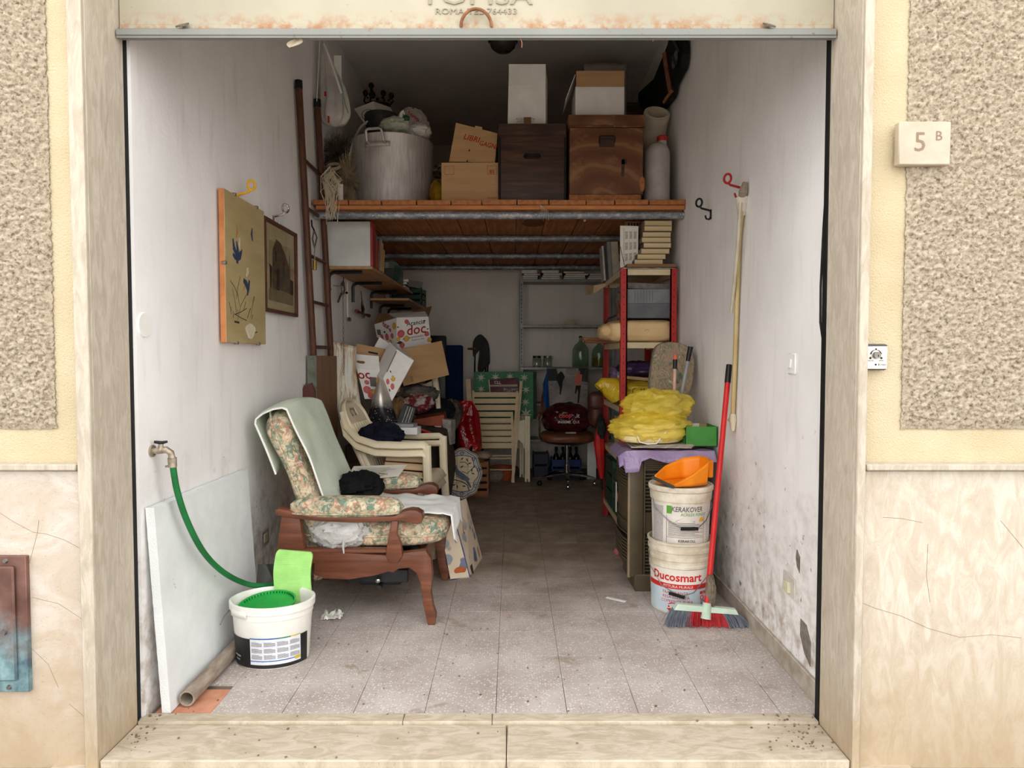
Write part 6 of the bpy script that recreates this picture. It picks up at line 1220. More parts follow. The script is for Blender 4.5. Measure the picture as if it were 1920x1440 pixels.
solo('cream_cloth_roll', 'cream cloth laid across the pine crate rim', 'cloth', B().blob(at(905, 853, 6.5), (0.17, 0.2, 0.08), 0.2, 2, 6, 28, 16), cloth('cream_cloth', (170, 152, 132), (130, 112, 96)))
solo('black_strap_handle', 'short black handle leaning out of the pine crate', 'handle', B().tube([at(879, 880, 6.41), at(884, 838, 6.40)], 0.012, 6), M['black'])
# tiled bird plaque
pqY = 6.2; plc = at(866, 893, pqY)
pl_ = thing('bird_tile_plaque', 'scalloped ceramic plaque of a bird on a branch in blue and cream', 'plaque', atz(868, 936) ); Sx, Sz = 0.175, 0.215
def pform(a, k=1.0): 
    r = 1 + 0.035 * math.cos(8 * a) + 0.02 * math.cos(4 * a); return (Sx * k * r * math.copysign(abs(math.cos(a)) ** .85, math.cos(a)), Sz * k * r * math.copysign(abs(math.sin(a)) ** .85, math.sin(a)))
Zc = 0.245
def PF(u, v, w=0.0): return Vector((plc.x + u, pqY + w + v * 0.18, Zc + v))
cer = mat('cream_glaze', (222, 202, 164), (206, 184, 144), 0.3); cerb = mat('blue_grey_glaze', (176, 170, 166), (150, 148, 152), 0.3); line = mat('indigo_line', (44, 46, 60), rough=0.4)
obj('tile_body', B().prism([pform(6.2832 * k / 72) for k in range(72)], PF, 0.0, 0.018), cer, pl_)
ring = B(); vs = []
n = 72
for k in range(n):
    a = 6.2832 * k / n; vs.append(PF(*pform(a, .93), -0.001))
for k in range(n):
    a = 6.2832 * k / n; u, v = pform(a, .74 + 0.05 * math.cos(6 * a)); vs.append(PF(u, v, -0.001))
obj('blue_border', ring.add(vs, [(k, (k + 1) % n, n + (k + 1) % n, n + k) for k in range(n)]), cerb, pl_, smooth=0)
def stroke(par, pts, r=0.003, nm='drawn_line', m=None): return obj(nm, B().tube([PF(u, v, -0.002) for u, v in pts], r, 5), m or line, par)
for kk, rr in ((.97, .0035), (.9, .003), (.75, .003)): stroke(pl_, [pform(6.2832 * k / n, kk if kk > .8 else kk + 0.05 * math.cos(6 * 6.2832 * k / n)) for k in range(n + 1)], rr)
for u in (-0.045, 0.055): stroke(pl_, [(u, -Sz * .93), (u, Sz * .93)], 0.0012, 'tile_joint')
for v in (-0.08, 0.06): stroke(pl_, [(-Sx * .93, v), (Sx * .93, v)], 0.0012, 'tile_joint')
for (cx_, cz_, s) in ((.105, .125, 1), (.15, .03, 1), (.12, -.11, -1), (-.1, .13, -1), (0.0, .175, 1), (0.0, -.18, 1), (-.14, -.05, -1)):
    stroke(pl_, [(cx_ + s * 0.02 * (1 - t / 12) * math.cos(t), cz_ + 0.02 * (1 - t / 12) * math.sin(t)) for t in [k * 0.6 for k in range(14)]], 0.003, 'scroll')
obj('bird_body', B().prism([(-.05, .07), (-.03, .03), (0.0, .01), (.04, -.02), (.075, -.05), (.06, -.06), (.09, -.12), (.07, -.12), (.04, -.06), (0, -.045), (-.04, -.02), (-.058, .03)], PF, -0.003, -0.001), mat('bird_blue', (86, 96, 116), (60, 68, 88), 0.35), pl_, smooth=0)
stroke(pl_, [(-.05, .075), (-.06, .03), (-.045, -.025), (0, -.05), (.04, -.065), (.08, -.125)], .0035); stroke(pl_, [(-.13, -.06), (-.06, -.055), (0, -.07), (.05, -.1), (.07, -.15)], .004, 'branch')
stroke(pl_, [(.0, .02), (.05, .0), (.1, .05)], .003, 'branch'); stroke(pl_, [(-.02, .1), (.03, .1), (.06, .07)], .003, 'branch')
for i_, (u, v) in enumerate(((-.1, .1), (-.075, .125), (-.115, .06), (.0, .13), (.045, .12), (.07, .09), (.09, .03), (.1, -.0), (.11, .06), (-.1, -.09), (-.07, -.1), (-.04, -.115), (.02, -.11), (-.1, 0), (-.11, -.03), (.0, .06))):
    a = i_ * 1.3; d_ = (0.02 * math.cos(a), 0.02 * math.sin(a)); e_ = (-0.007 * math.sin(a), 0.007 * math.cos(a))
    obj('leaf', B().add([PF(u - d_[0], v - d_[1], -0.002), PF(u + e_[0], v + e_[1], -0.002), PF(u + d_[0], v + d_[1], -0.002), PF(u - e_[0], v - e_[1], -0.002)], [(0, 1, 2, 3)]), line, pl_, smooth=0)
pz_min = 0

# ================================================================== BACK
# folding chair, leaning
crm = woodm('cream_painted_slat', (228, 206, 164), (208, 184, 142), 0, 3, 0.5, 5)
fc = thing('folding_chair', 'folded cream slatted wooden chair leaning in the middle', 'chair', atz(940, 905)); FYc = 7.02
def fcp(px, py, o=0.0): 
    p = at(px, py, FYc); return Vector((p.x, FYc + 0.16 * p.z + o, p.z))
sl = [(884, 971, 737, 746), (886, 969, 749, 758), (888, 967, 761, 771), (891, 962, 774, 783), (892, 961, 786, 794.5), (893, 960, 798, 807), (894, 960, 810, 818.5), (894, 959, 821, 830), (894, 959, 832, 842)]
for (xa, xb, ya, yb) in sl:
    q = [fcp(xa, yb), fcp(xb, yb), fcp(xb, ya), fcp(xa, ya)]; D = Vector((0, 0.016, 0)); obj('slat', B().hexa([q[0], q[1], q[1] + D, q[0] + D, q[3], q[2], q[2] + D, q[3] + D]), crm, fc, smooth=0)
def rail(pts, w, o, t=0.02):
    a, b_ = fcp(*pts[0], o), fcp(*pts[1], o); d = (b_ - a).normalized(); s = Vector((0, 1, 0)); n_ = d.cross(s).normalized() * w / 2; D = Vector((0, t, 0))
    return B().hexa([a - n_, a + n_, a + n_ + D, a - n_ + D, b_ - n_, b_ + n_, b_ + n_ + D, b_ - n_ + D])
for pts, w, o in ((((885, 734), (891, 858)), 0.022, 0.017), (((970, 735), (962, 850)), 0.022, 0.017), (((875, 712), (888, 880)), 0.05, 0.04), (((978, 716), (961, 906)), 0.03, 0.04), (((971, 738), (967, 790)), 0.03, -0.012), (((889, 850), (893, 903)), 0.024, 0.03), (((960, 780), (962.5, 905)), 0.024, -0.008)):
    obj('rail', rail(pts, w, o), crm, fc, smooth=0)
for y in (857, 862, 883): obj('rung', B().cyl(fcp(893, y, .05), fcp(962, y, .05), 0.008, n=8), crm, fc)
# green star table
gw = mat('worn_green_print', (58, 130, 84), (44, 108, 68), 0.5, scale=14); gx0, gx1, gz0, gz1 = ext(889, 697, 1000, 788, 7.5)
gt = thing('green_star_board', 'green tabletop printed with white snow stars leaning at the back', 'tabletop', ((gx0 + gx1) / 2, 7.5, gz0))
obj('top', B().bb(gx0, gx1, 7.5, 7.515, gz0, gz1, bev=0.002), gw, gt); obj('apron', B().bb(gx0 + 0.01, gx1 + 0.035, 7.516, 7.66, gz0 + 0.01, gz1 - 0.005, bev=0.004), mat('dark_green_edge', (34, 56, 44), (24, 40, 32), 0.6), gt)
obj('folded_leg', B().cyl((gx0 + 0.08, 7.6, 0.001), (gx0 + 0.08, 7.6, gz0 + 0.02), 0.018, n=8), M['black'], gt); obj('folded_leg', B().cyl((gx1 - 0.1, 7.6, 0.001), (gx1 - 0.1, 7.6, gz0 + 0.02), 0.018, n=8), M['black'], gt)
stm = mat('pale_star_print', (206, 208, 180), (176, 186, 150), 0.6)
for (x, y, r) in ((902, 708, 9), (929, 707, 9), (956, 706, 8), (983, 708, 9), (902, 730, 8), (986, 731, 9), (985, 754, 9), (986, 776, 13), (956, 730, 6)):
    c = at(x, y, 7.497); b = B(); vs = [c]
    for k in range(14):
        a = R(90) + 6.2832 * k / 14; rr_ = (r if k % 2 == 0 else r * .33) * 7.5 / FOC; vs.append(c + Vector((rr_ * math.cos(a), 0, rr_ * math.sin(a))))
    obj('star_print', b.add(vs, [(0, 1 + k, 1 + (k + 1) % 14) for k in range(14)]), stm, gt, smooth=0)
bq_ = [at(918, 738, 7.42), at(974, 742, 7.42), at(971, 708, 7.46), at(916, 712, 7.46)]
br_ = planebox('travel_brochure', 'maroon and white picture brochure leaning on the green tabletop', bq_, (0, 0.008, 0), mat('maroon_print', (104, 52, 62), (84, 40, 50), 0.4), 'brochure'); F, U, V, Nn = onq(bq_)
obj('photo_print', B().add([F(.48, .05) + Nn, F(.97, .08) + Nn, F(.97, .42) + Nn, F(.48, .4) + Nn], [(0, 1, 2, 3)]), mat('crowd_photo_print', (170, 160, 150), (60, 54, 50), 0.4, scale=50, lo=.4, hi=.6), br_, smooth=0)
obj('cream_band', B().add([F(.03, .5) + Nn, F(.97, .5) + Nn, F(.97, .62) + Nn, F(.03, .62) + Nn], [(0, 1, 2, 3)]), mat('cream_band_print', (196, 176, 150)), br_, smooth=0)
b = B(); text(b, 'CLL', 0.045, plane_fn(F(.3, .68) + Nn * 1.2, U, V, 0), bold=.02); obj('lettering', b, M['paper'], br_, smooth=0); obj('white_margin', B().add([F(0, 0) + Nn, F(.03, 0) + Nn, F(.03, 1) + Nn, F(0, 1) + Nn], [(0, 1, 2, 3)]), M['paper'], br_, smooth=0)
# folded plastic table legs
pt = thing('folded_plastic_table', 'folded ivory plastic table standing behind the slatted chair', 'table', (0.1, 7.35, 0))
for x0_, x1_, yb_, Y in ((984, 994, 903, 7.12), (974, 983, 887, 7.4)):
    a, c = at(x0_, 780, Y), at(x1_, 780, Y); w_ = (c.x - a.x)
    obj('leg', B().bb(a.x, a.x + w_ * .42, Y, Y + 0.03, 0.001, a.z, bev=0.003), M['plastic_w'], pt); obj('leg', B().bb(c.x - w_ * .42, c.x, Y, Y + 0.03, 0.001, a.z, bev=0.003), M['plastic_w'], pt); obj('leg_web', B().bb(a.x + 0.01, c.x - 0.01, Y + 0.01, Y + 0.025, 0.03, a.z), M['plastic_w'], pt)
obj('gusset', B().pixprism([(966, 792), (985, 786), (985, 845), (980, 832), (972, 824), (966, 822)], 7.16, 7.18), M['plastic_w'], pt)
obj('tabletop', B().bb(at(895, 0, 7.44).x, at(994, 0, 7.44).x, 7.445, 7.475, 0.3, 0.62, bev=0.01), M['plastic_w'], pt)
tcm = mat('terracotta_plastic', (168, 84, 44), (140, 66, 34), 0.5)
solo('terracotta_basin', 'orange terracotta basin on the floor behind the slatted chair', 'basin', B().lathe([(0.001, 0.001), (0.11, 0.001), (0.15, 0.11), (0.165, 0.115), (0.165, 0.13), (0.145, 0.125), (0.1, 0.012), (0.001, 0.012)], 32, (at(942, 0, 7.28).x, 7.28, 0)), tcm)
solo('pale_cloth_bundle', 'pale cloth bundle on the floor beside the basin', 'cloth', B().blob((at(925, 0, 7.1).x, 7.14, 0.07), (0.2, 0.2, 0.15), 0.2, 2, 4, 28, 18, flat=0.002), cloth('dingy_white_cloth', (150, 140, 126), (110, 100, 90)))
# rope bundle on the back wall
rp_ = thing('rope_hank', 'dark grey rope hank hanging on a wooden peg, back wall', 'rope', at(900, 690, 7.95)); rpm = mat('dark_rope', (70, 70, 68), (48, 48, 46), 0.9, scale=60)
for k in range(6):
    a0 = 893 + k * 2.2; obj('loop', B().tube(smoothp([at(a0 - 4, 668 - k * 3, 7.93), at(a0 - 3, 640, 7.92 - .004 * k), at(901, 629, 7.91), at(a0 + 10, 645, 7.92 - .004 * k), at(a0 + 12, 690 - 2 * k, 7.93), at(a0 + 5, 692 - 3 * k, 7.94), at(904, 640, 7.95)], 5), 0.014, 7), rpm, rp_)
for (x, y) in ((890, 700), (910, 700), (914, 700)): obj('hanging_end', B().tube([at(x + (2 if x > 900 else 1), 650, 7.95), at(x, y, 7.95), at(x, 740, 7.95)], 0.009, 6), M['black'], rp_)
obj('peg', B().cyl(at(878, 654, 7.99), at(890, 654, 7.86), 0.012, n=8), woc, rp_)
# angle-iron shelf
gs = thing('angle_iron_shelf', 'grey perforated angle-iron shelf unit on the back wall', 'shelving unit', (0.6, 7.82, 0)); am = mat('grey_angle_iron', (150, 150, 146), (128, 128, 124), 0.45, 0.2)
sx0 = at(975, 0, 7.66).x; hole = []
for (x, y) in ((sx0, 7.66), (XR - 0.045, 7.66), (sx0, 7.96), (XR - 0.045, 7.96)):
    p_ = obj('upright', B().bb(x, x + 0.036, y, y + 0.003, 0.001, 2.16).bb(x, x + 0.003, y, y + 0.03, 0.001, 2.16), am, gs, smooth=0)
    if y < 7.7 and x < 0.5:
        for k in range(24): obj('slot', B().bb(x + 0.014, x + 0.022, y - 0.001, y, 1.17 + k * 0.041, 1.17 + k * 0.041 + 0.022), M['black'], p_, smooth=0)
for z in (0.35, 0.75, 1.15, 1.615, 2.115): obj('shelf', B().bb(sx0 + 0.003, XR - 0.01, 7.655, 7.965, z, z + 0.028, bev=0.002), am, gs)
gz = 2.144
stacks = [(979, 1010, 0.05, (60, 56, 54), [.024, .012, .01, .01]), (1016, 1052, 0.0, (48, 46, 46), [.012, .012, .014, .05]), (1058, 1100, 0.02, (120, 104, 86), [.012, .014, .012, .012, .013]), (1104, 1140, 0.0, (150, 146, 140), [.02, .02, .02, .02])]
nth = ['lowest', 'second', 'third', 'fourth', 'top']; sn = ['leftmost', 'second', 'third', 'rightmost']
for si, (xa, xb, dx, cc, ts) in enumerate(stacks):
    x0_, x1_ = at(xa, 0, 7.7).x, at(xb, 0, 7.7).x; z = gz
    hs_ = [.03, .012, .012, .012, .012, .012]
    lst = ([.02, .02, .022, .042] if si == 0 else [.022, .022, .02, .034] if si == 1 else [.02, .022, .022, .02] if si == 2 else [.02, .02, .02])
    for k, t_ in enumerate(lst):
        w_ = (x1_ - x0_) * (1 - 0.06 * (k % 2)); col_ = (cc, (190, 182, 170), (40, 38, 38), (208, 204, 198), (150, 60, 50))[(k + si) % 5]
        book('%s book of the %s pile atop the angle-iron shelf' % (nth[k] if k < len(lst) - 1 else 'uppermost', sn[si]), (x0_ + w_ / 2 + 0.008 * (k % 3), 7.78, z + t_ / 2 + 0.0005), (w_, 0.22, t_), (0, 0, (k * 7) % 5 - 2), col_, group='books atop the angle-iron shelf', pages=M['paper']); z += t_ + 0.001
rc_ = at(1060, 607, 7.78); b = B()
for k in range(9): b.tube([rc_ + Vector((0.05 + (0.05 + .01 * (k % 3)) * math.cos(a), 0.02 * math.sin(2 * a + k), -0.012 + 0.0025 * k + (0.012 + .003 * k) * math.sin(a + k))) for a in [6.283 * q / 16 for q in range(16)]], 0.0045, 5, closed=True)
sg_ = thing('white_cord_coil', 'coil of white cord with a dangling end on the middle angle-iron shelf', 'cord', rc_); obj('coil', b, M['plastic_w'], sg_); obj('dangling_end', B().tube([at(1052, 614, 7.66), at(1052, 635, 7.645), at(1055, 650, 7.645), at(1060, 656, 7.645)], 0.004, 5), M['plastic_w'], sg_); obj('loose_turn', B().tube([at(1030, 610, 7.72), at(1040, 606, 7.74), at(1054, 608, 7.74), at(1060, 612, 7.74)], 0.0045, 5), M['plastic_w'], sg_)
Zs = 1.179
for (x, r, lab, lid) in ((1007.5, .052, 'small glass jar with a black screw lid on the back shelf', 0), (1028, .052, 'small glass clip-top jar on the back shelf', 1)):
    c = Vector((at(x, 0, 7.75).x, 7.75, Zs)); t = thing('glass_jar', lab, 'jar', c, 'jars on the back shelf')
    obj('glass', B().lathe([(0.001, 0.001), (r * .95, 0.001), (r, 0.008), (r, 0.085), (r * .8, 0.098), (r * .8, 0.108)], 28, c), M['clear'], t)
    obj('lid', B().lathe([(r * .84, 0.1), (r * .88, 0.102), (r * .88, 0.125), (0.001, 0.127)], 28, c), M['blackp'] if lid == 0 else M['steel'], t)
    if lid: obj('wire_clip', B().tube([c + Vector((r * .9, -.01, .1)), c + Vector((r * 1.15, -.01, .09)), c + Vector((r * 1.1, -.01, .12))], 0.003, 5), M['steel'], t)
def demijohn(name, label, c, r, h, liq=None, cork=None):
    t = thing(name, label, 'demijohn', c, 'demijohns on the back shelf')
    obj('glass', B().lathe([(0.001, 0.001), (r * .94, 0.001), (r, 0.012), (r, h * .5), (r * .94, h * .6), (r * .7, h * .72), (r * .36, h * .8), (r * .2, h * .86), (r * .19, h * .94), (r * .24, h * .945), (r * .24, h * .97), (r * .18, h)], 36, c), M['green_glass'], t)
    if liq: obj('contents', B().lathe([(0.001, 0.008), (r * .93, 0.008), (r * .95, h * liq), (0.001, h * liq)], 32, c), mat('amber_liquid', (170, 138, 56), (140, 108, 36), 0.2), t)
    obj('stopper', B().cyl(c + Vector((0, 0, h * .97)), c + Vector((0, 0, h * 1.02)), r * .2, n=14), mat('cork', (70, 60, 48)), t)
demijohn('demijohn', 'empty pale green demijohn on the back shelf', Vector((at(1091, 0, 7.77).x, 7.77, Zs)), 0.093, 0.34)
demijohn('demijohn', 'demijohn part filled with amber liquid behind the red shelf', Vector((at(1127, 0, 7.77).x, 7.77, Zs)), 0.085, 0.31, .34)
# ---- office chair
oc = Vector((0.555, 6.98, 0)); och = thing('office_chair', 'brown leather office chair on a chrome star base', 'chair', oc); lea = mat('brown_leather', (126, 76, 48), (98, 56, 34), 0.35, scale=14, bump=0.1)
for k in range(5):
    a = R(-92 + 72 * k); d = Vector((math.cos(a), math.sin(a), 0)); e = oc + d * 0.29
    arm_ = obj('star_arm', B().tube([oc + Vector((0, 0, .115)), oc + d * 0.16 + Vector((0, 0, .105)), e + Vector((0, 0, .08))], [0.026, 0.022, 0.016], 6, flat=(0.7, 1)), M['chrome'], och)
    obj('caster_stem', B().cyl(e + Vector((0, 0, .045)), e + Vector((0, 0, .085)), 0.008, n=8), M['chrome'], arm_)
    cw = obj('caster', B().blob(e + Vector((0, 0, .029)), (0.056, 0.05, 0.056), 0, n=16, m=10), M['chrome'] if k in (0, 1) else M['blackp'], arm_)
obj('column', B().cyl(oc + Vector((0, 0, .09)), oc + Vector((0, 0, .2)), 0.03, n=16).cyl(oc + Vector((0, 0, .18)), oc + Vector((0, 0, .43)), 0.018, n=14), M['chrome'], och)
obj('under_plate', B().lathe([(0.001, .41), (0.2, .425), (0.24, .437), (0.001, .44)], 30, oc), M['steel'], och); obj('tilt_lever', B().tube([oc + Vector((0.03, -.06, .40)), oc + Vector((.16, -.12, .43))], 0.006, 6), M['chrome'], och)
obj('seat', B().blob(oc + Vector((0, 0, .49)), (0.54, 0.5, 0.115), 0.03, 1.5, 3, 44, 20, pw=3.6, ridge=False), lea, och)
obj('backrest', B().blob(oc + Vector((0, 0.235, .79)), (0.50, 0.11, 0.46), 0.03, 1.5, 5, 40, 24, pw=3.6, ridge=False), lea, och)
for s in (-1, 1):
    x = oc.x + s * 0.285; obj('arm_loop', B().tube([Vector((x - s * .03, 6.86, .46)), Vector((x, 6.83, .5)), Vector((x, 6.82, .66)), Vector((x, 6.85, .7)), Vector((x, 7.1, .7)), Vector((x - s * .02, 7.18, .66))], 0.011, 8), M['chrome'], och); obj('arm_pad', B().blob(Vector((x, 6.96, .72)), (0.05, 0.28, 0.05), 0.0, n=20, m=12, pw=3), lea, och)
cpm = film('maroon_carrier_film', (92, 18, 28), (62, 10, 18), 1.0, 0.25)
cpb = thing('maroon_carrier_bag', 'maroon carrier bag with red and white lettering on the office chair', 'bag', oc + Vector((0, 0, .54))); ccp = oc + Vector((-0.005, -.02, .665))
obj('film', B().blob(ccp, (0.49, 0.36, 0.34), 0.13, 2.2, 14, 48, 30, flat=0.552, pw=2.0), cpm, cpb)
b = B(); text(b, 'coop', 0.062, lambda u, v: Vector((ccp.x - .03 + u, ccp.y - .215 + 0.5 * u * u, ccp.z + .035 + v)), bold=.035); obj('lettering', b, mat('bright_red_print', (214, 46, 52), rough=.4), cpb, smooth=0)
b = B(); text(b, '.it', 0.06, lambda u, v: Vector((ccp.x + .065 + u, ccp.y - .215 + .4 * u, ccp.z + .035 + v)), 'LEFT', bold=.02); text(b, 'INSIEME, QUI.', 0.036, lambda u, v: Vector((ccp.x + .005 + u, ccp.y - .215 + .6 * u * u, ccp.z - .02 + v)), shear=.1, bold=.01); obj('lettering', b, M['paper'], cpb, smooth=0)
solo('white_card_slip', 'small white card lying on the office chair seat edge', 'card', B().box(oc + Vector((0.02, -.225, .552)), (0.1, 0.03, 0.003), (15, 0, 3)), M['paper'])
# runners bag
rq = [at(1031, 778, 6.98), at(1102, 770, 6.98), at(1104, 690, 7.12), at(1026, 690, 7.12)]
rg = thing('runners_shopping_bag', 'big shopper printed with two runners on stone steps', 'bag', rq[0])
def rbag(u, v, o=0): 
    p = rq[0].lerp(rq[1], u).lerp(rq[3].lerp(rq[2], u), v); return p + Vector((0, o + 0.02 * noise.noise(Vector((u * 3, v * 3, 2))) - 0.05 * math.sin(math.pi * u) * (1 - v), 0))
stp = mat('stone_steps_print', (150, 142, 136), (126, 118, 114), 0.4)
obj('front_panel', B().sheet(lambda u, v: rbag(u, v), 20, 20), stp, rg, solid=0.002); blu = mat('bright_blue_print', (34, 92, 168), (26, 76, 146), 0.4)
obj('side_gusset', B().add([rbag(0, .05), rbag(0, .95), at(1018, 720, 7.2), at(1019, 750, 7.14), at(1024, 772, 7.1)], [(0, 1, 2, 3, 4)]), blu, rg, smooth=0, solid=0.002)
obj('back_panel', B().sheet(lambda u, v: rbag(u, v, .12), 4, 4), blu, rg, solid=0.002)
def rprint(name, pts, m, o=-0.004): return obj(name, B().add([rbag(u, v, o) for u, v in pts], [tuple(range(len(pts)))]), m, rg, smooth=0)
dk = mat('dark_runner_print', (34, 32, 34)); rprint('print_trees', [(0, .72), (.28, .72), (.22, .98), (0, .98)], mat('dark_tree_print', (44, 50, 48))); rprint('print_sky', [(.28, .80), (.68, .82), (.75, .99), (.24, .99)], mat('sky_print', (176, 168, 160))); rprint('print_columns', [(.7, .72), (.99, .66), (.99, 1), (.76, 1)], mat('columns_print', (74, 70, 60), (40, 38, 34), scale=40, stretch=(3, 1, .3)))
for (v0, sl_) in ((.64, -.02), (.54, -.05), (.45, -.06), (.34, -.17), (.27, -.2)): rprint('print_step_line', [(.05, v0), (.97, v0 + sl_), (.97, v0 + sl_ - .012), (.05, v0 - .012)], mat('step_line_print', (84, 78, 84)) if 'step_line_print' not in bpy.data.materials else bpy.data.materials['step_line_print'], -0.005)
rprint('print_runner', [(.27, .88), (.33, .93), (.38, .88), (.42, .8), (.36, .7), (.34, .58), (.3, .42), (.27, .42), (.28, .58), (.22, .72), (.2, .8)], dk, -0.007)
rprint('print_runner_top', [(.64, .7), (.68, .86), (.74, .92), (.78, .86), (.84, .84), (.83, .7), (.8, .6), (.68, .6)], mat('coral_print', (206, 120, 100)), -0.007); rprint('print_runner_legs', [(.68, .6), (.81, .6), (.79, .45), (.76, .2), (.72, .2), (.74, .45), (.72, .52), (.69, .42), (.65, .42)], dk, -0.007)
sat = thing('brown_leather_satchel', 'dark brown leather bag hanging between office chair and red shelf', 'bag', at(1119, 800, 5.75)); slm = mat('dark_brown_leather', (92, 52, 40), (66, 36, 28), 0.4, scale=16)
obj('body', B().blob(at(1120, 768, 5.75), (0.15, 0.2, 0.30), 0.08, 1.8, 4, 30, 22, pw=3.4), slm, sat); obj('flap', B().blob(at(1120, 752, 5.70), (0.156, 0.13, 0.15), 0.06, 1.8, 6, 28, 16, pw=3.6), slm, sat); obj('strap', B().tube([at(1120, 745, 5.75), at(1130, 715, 5.70), Vector((0.752, 5.63, 1.38))], 0.006, 6), slm, sat)
bcm = mat('blue_plastic_crate', (36, 60, 120), (26, 46, 96), 0.5)
crate('blue_bottle_crate', 'blue plastic bottle crate on the floor behind the office chair', at(1035, 0, 7.45).x, at(1093, 0, 7.45).x, 7.4, 7.62, 0.001, 0.2, bcm, 0.012, 2)
crate('dark_bottle_crate', 'dark bottle crate on the floor left of the blue crate', at(1000, 0, 7.45).x, at(1031, 0, 7.45).x, 7.4, 7.62, 0.001, 0.26, mat('dark_blue_crate', (30, 34, 54), rough=.5), 0.012, 2)
for k, x in enumerate((1045, 1058, 1072, 1084)):
    c = Vector((at(x, 0, 7.5).x, 7.5, 0.014)); t = thing('wine_bottle', ['first', 'second', 'third', 'fourth'][k] + ' dark bottle from the left in the blue crate', 'bottle', c, 'bottles in the blue crate')
    obj('glass', B().lathe([(0.001, 0), (0.036, 0), (0.037, 0.17), (0.03, 0.205), (0.014, 0.235), (0.0135, 0.29), (0.016, 0.292), (0.016, 0.3), (0.001, 0.3)], 18, c), mat('dark_bottle_glass', (26, 32, 28), rough=.12) if k == 0 else bpy.data.materials['dark_bottle_glass'], t); obj('foil', B().lathe([(0.0165, .26), (0.0172, .302), (0.001, .303)], 14, c), M['black'], t)
solo('white_board_offcut', 'white board offcut standing on the floor under the back shelf', 'board', B().bb(at(1105, 0, 7.3).x, at(1122, 0, 7.3).x, 7.3, 7.32, 0.001, 0.45, bev=0.002), M['white'])

# ================================================================== RED SHELF UNIT
RX0, RX1, RY0, RY1 = 0.738, 1.118, 4.72, 5.62
rs = thing('red_shelf_unit', 'red steel shelf unit with cream shelves along the right wall', 'shelving unit', ((RX0 + RX1) / 2, (RY0 + RY1) / 2, 0))
RT = at(1170, 505, 4.72).z
def upright(x, y, sx, sy):
    w = 0.045; t = 0.004
    b = B().bb(min(x, x + sx * w), max(x, x + sx * w), min(y, y + sy * t), max(y, y + sy * t), 0.001, RT + 0.006).bb(min(x, x + sx * t), max(x, x + sx * t), min(y, y + sy * w), max(y, y + sy * w), 0.001, RT + 0.006)
    b.bb(min(x + sx * .036, x + sx * w), max(x + sx * .036, x + sx * w), min(y, y + sy * .014), max(y, y + sy * .014), 0.001, RT + 0.006)
    u = obj('upright', b, M['red'], rs, smooth=0)
    if sy > 0:
        for k in range(36):
            z = 0.1 + k * 0.05
            if z < RT - 0.02: obj('bolt_hole', B().cyl((x + sx * .02, y - 0.0006, z), (x + sx * .02, y + 0.0005, z), 0.004, n=8), M['black'], u)
for x, sx in ((RX0, 1), (RX1, -1)):
    for y, sy in ((RY0, 1), (RY1, -1)): upright(x, y, sx, sy)
SHZ = [0.13, 0.58, 0.93, at(1170, 643, 4.72).z - 0.018, RT - 0.02]
for z in SHZ: obj('shelf', B().bb(RX0 + 0.004, RX1 - 0.004, RY0 + 0.005, RY1 - 0.005, z + 0.018, z + 0.022).bb(RX0 + 0.006, RX1 - 0.006, RY0 + 0.005, RY0 + 0.009, z - 0.018, z + 0.022).bb(RX0 + 0.005, RX0 + 0.009, RY0 + 0.006, RY1 - 0.006, z - 0.018, z + 0.022).bb(RX1 - 0.009, RX1 - 0.005, RY0 + 0.006, RY1 - 0.006, z - 0.018, z + 0.022).bb(RX0 + 0.006, RX1 - 0.006, RY1 - 0.009, RY1 - 0.005, z - 0.018, z + 0.022), M['beige_metal'], rs, smooth=0)
ZT = SHZ[4] + 0.0235
bz = at(1215, 497, 4.73).z
sp_ = solo('timber_spacer', 'dark timber spacer under the board of books', 'timber', B().bb(0.80, 1.06, 4.80, 5.1, ZT, bz - 0.018), M['black'])
solo('chipboard_shelf', 'chipboard offcut carrying the stack of books', 'board', B().bb(0.775, 1.105, 4.70, 5.15, bz - 0.017, bz + 0.004, bev=0.001), woodm('chipboard_edge', (150, 112, 78), (120, 86, 58), 0, 9))
solo('paper_lining', 'white paper sheet crumpled on the top cream shelf', 'paper', B().sheet(lambda u, v: Vector((0.735 + 0.37 * u, 4.712 + 0.4 * v, ZT + 0.004 + 0.006 * noise.noise(Vector((u * 8, v * 5, 3))) - (0.02 if u < 0.04 else 0))), 20, 12), M['paper'], solid=0.001)
# book stack: eight thick yellowed volumes
edges = [(1194, 1249), (1199, 1254), (1206, 1261), (1209, 1263), (1208, 1264), (1209, 1264), (1211, 1264.5), (1211, 1264.5)]
tz_ = at(1230, 412, 4.74).z; zb_ = bz + 0.005; th_ = (tz_ - zb_) / 8
od = ['bottom', 'second from the bottom', 'third from the bottom', 'fourth from the bottom', 'fourth from the top', 'third from the top', 'second from the top', 'topmost']
cv = [(120, 92, 70), (96, 84, 72), (150, 130, 104), (84, 74, 64), (112, 100, 84), (60, 58, 54), (140, 118, 92), (150, 134, 110)]
for k, (xa, xb) in enumerate(edges):
    x0_, x1_ = at(xa, 0, 4.75).x, min(at(xb, 0, 4.75).x, 1.125); w_ = x1_ - x0_
    book(od[k] + ' yellowed volume of the stack on the red shelf', ((x0_ + x1_) / 2, 4.885 + 0.006 * (k % 3), zb_ + th_ * (k + .5)), (w_, 0.26, th_ - 0.0015), (0, 0, (k * 5) % 4 - 1.5), cv[k], group='yellowed volumes stacked on the red shelf')
